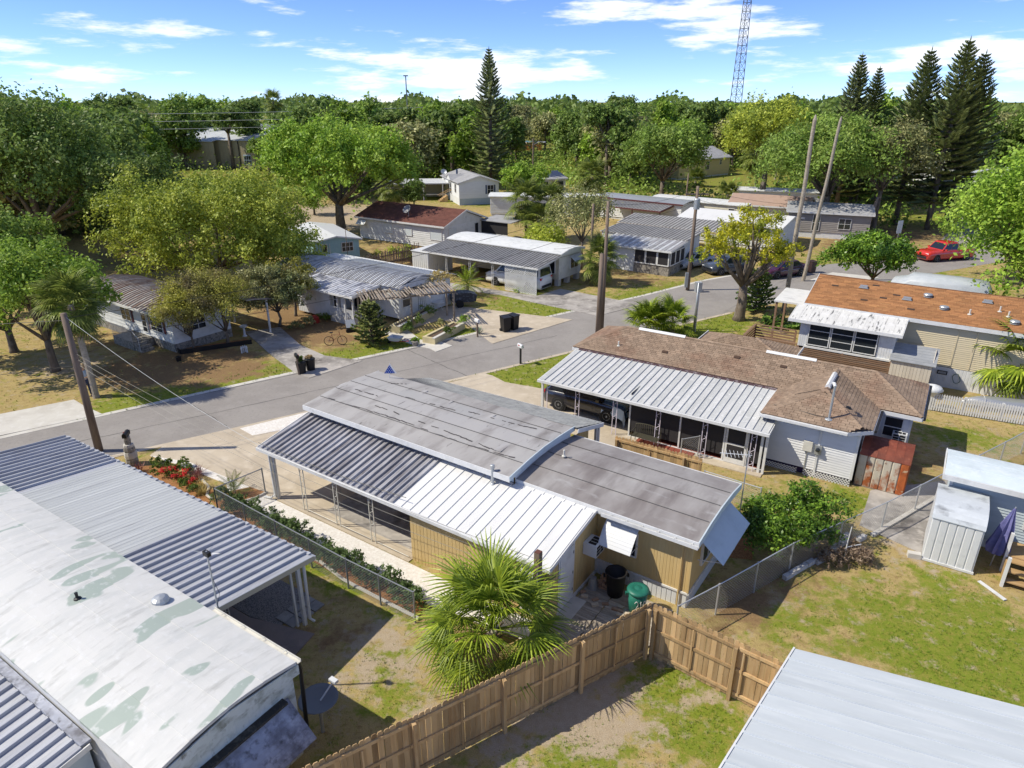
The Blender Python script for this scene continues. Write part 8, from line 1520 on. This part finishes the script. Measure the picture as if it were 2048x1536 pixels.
# flag at the street end of the tan home
fp = M_main(-9.0,3.5,0); t = thing('flag', 'folded flag with white stars on blue beyond the grey roof ridge', 'flag', fp, 0); MB().tube([(-.1,.05,2.4),(.0,.05,3.86)], .016, 6).build('pole', white, t); nb = mat('flag_blue', (.02,.06,.30), .8)
FA_, FL_, FR_ = Vector((0,0,3.80)), Vector((-.26,-.02,3.40)), Vector((.22,-.04,3.42)); fl = MB().slab([FA_, FL_, FR_], (0,.012,0)).build('canton', nb, t)
for r_ in range(4):
    for q in range(r_+1): c_ = FA_.lerp(FL_.lerp(FR_, (q+.5)/(r_+1)), .28+.19*r_); MB().add([tuple(c_+Vector((.030*math.cos(a)*(1 if k % 2 == 0 else .4), -.004, .030*math.sin(a)*(1 if k % 2 == 0 else .4)))) for k, a in enumerate(np.linspace(1.57,7.85,11)[:-1])], [tuple(range(10))]).build('star', white, fl)
MB().beam(FA_+Vector((.01,-.01,.02)), FR_+Vector((.05,-.01,0)), .02, .05).build('white_stripe', white, t)
# ------------------------------------------------------------------ grass: short tufts on every open lawn near the camera
def grass():
    from math import floor
    g = np.random.default_rng(9); pts = []
    for (x0,x1,y0,y1), dens in (((-14,20,7,24),95), ((8,30,22,33),28), ((-34,24,30,46),14), ((-16,26,44,66),9)):
        n = int((x1-x0)*(y1-y0)*dens); pts.append(np.stack([g.uniform(x0,x1,n), g.uniform(y0,y1,n), np.full(n, {95:.05,28:.07,14:.09,9:.11}[dens])], 1))
    P = np.concatenate(pts); x, y = P[:,0], P[:,1]; ok = np.ones(len(P), bool); d = y*math.cos(PITCH)+CAM_H*math.sin(PITCH); ok &= np.abs(x)/d < .80
    for poly in EXCL:
        q = np.array([p[:2] for p in poly]); bx = (x > q[:,0].min()) & (x < q[:,0].max()) & (y > q[:,1].min()) & (y < q[:,1].max()); ins = np.zeros(len(P), bool); j = len(q)-1
        for i in range(len(q)):
            c_ = ((q[i,1] > y) != (q[j,1] > y)) & (x < (q[j,0]-q[i,0])*(y-q[i,1])/(q[j,1]-q[i,1]+1e-12)+q[i,0]); ins ^= c_; j = i
        ok &= ~(bx & ins)
    P = P[ok]; x, y = P[:,0], P[:,1]; lu, li, sa = ground_fields(x, y); cl_ = np.sin(x*2.1+1.3*np.sin(y*1.7))*np.sin(y*2.4+1.1*np.sin(x*1.3))+.5*np.sin(x*5.3+y*3.1)*np.sin(y*6.1-x*2.2); lu = np.clip(lu+.38*cl_, 0, 1.3); keep = g.uniform(size=len(P)) < np.clip(.30+.75*lu-.5*li-.5*sa, .05, 1); P, lu = P[keep], lu[keep]; n = len(P)
    V_, F_, A_ = [], [], []
    for b in range(3):
        a = g.uniform(0,6.283,n); h = P[:,2]*g.uniform(.5,1.3,n)*(.8+.4*lu); w = P[:,2]*.16; le = g.uniform(.2,.9,n); bx, by = P[:,0]+g.normal(size=n)*.02, P[:,1]+g.normal(size=n)*.02
        p0 = np.stack([bx-np.sin(a)*w, by+np.cos(a)*w, np.full(n,.0)], 1); p1 = np.stack([bx+np.sin(a)*w, by-np.cos(a)*w, np.full(n,.0)], 1); p2 = np.stack([bx+np.cos(a)*h*le, by+np.sin(a)*h*le, h], 1); V_.append(np.stack([p0,p1,p2],1).reshape(-1,3)); A_.append(np.repeat(lu,3))
    V_ = np.concatenate(V_); m = bpy.data.materials.new('grass_blade'); m.use_nodes = True; nt = m.node_tree; N = nt.nodes; L = nt.links; bs = N['Principled BSDF']; bs.inputs['Roughness'].default_value = .6; bs.inputs['Specular IOR Level'].default_value = .15
    at_ = N.new('ShaderNodeAttribute'); at_.attribute_name = 'lush'; ge = N.new('ShaderNodeNewGeometry'); ad = N.new('ShaderNodeMath'); ad.operation = 'MULTIPLY_ADD'; ad.inputs[1].default_value = .8; L.new(ge.outputs['Random Per Island'], ad.inputs[0]); L.new(at_.outputs['Fac'], ad.inputs[2])
    cr = N.new('ShaderNodeValToRGB'); cr.color_ramp.elements[0].position = .25; cr.color_ramp.elements[0].color = (.50,.39,.18,1); cr.color_ramp.elements[1].position = 1.0; cr.color_ramp.elements[1].color = (.14,.22,.02,1); e = cr.color_ramp.elements.new(.62); e.color = (.33,.32,.06,1); L.new(ad.outputs[0], cr.inputs[0]); L.new(cr.outputs[0], bs.inputs['Base Color'])
    o = link(bpy.data.objects.new('grass', np_mesh('grass', V_, np.arange(len(V_)).reshape(-1,3), m, False, {'lush': np.concatenate(A_)}))); tag(o, 'short patchy green and straw-coloured lawn grass', 'grass', kind='stuff')
grass()
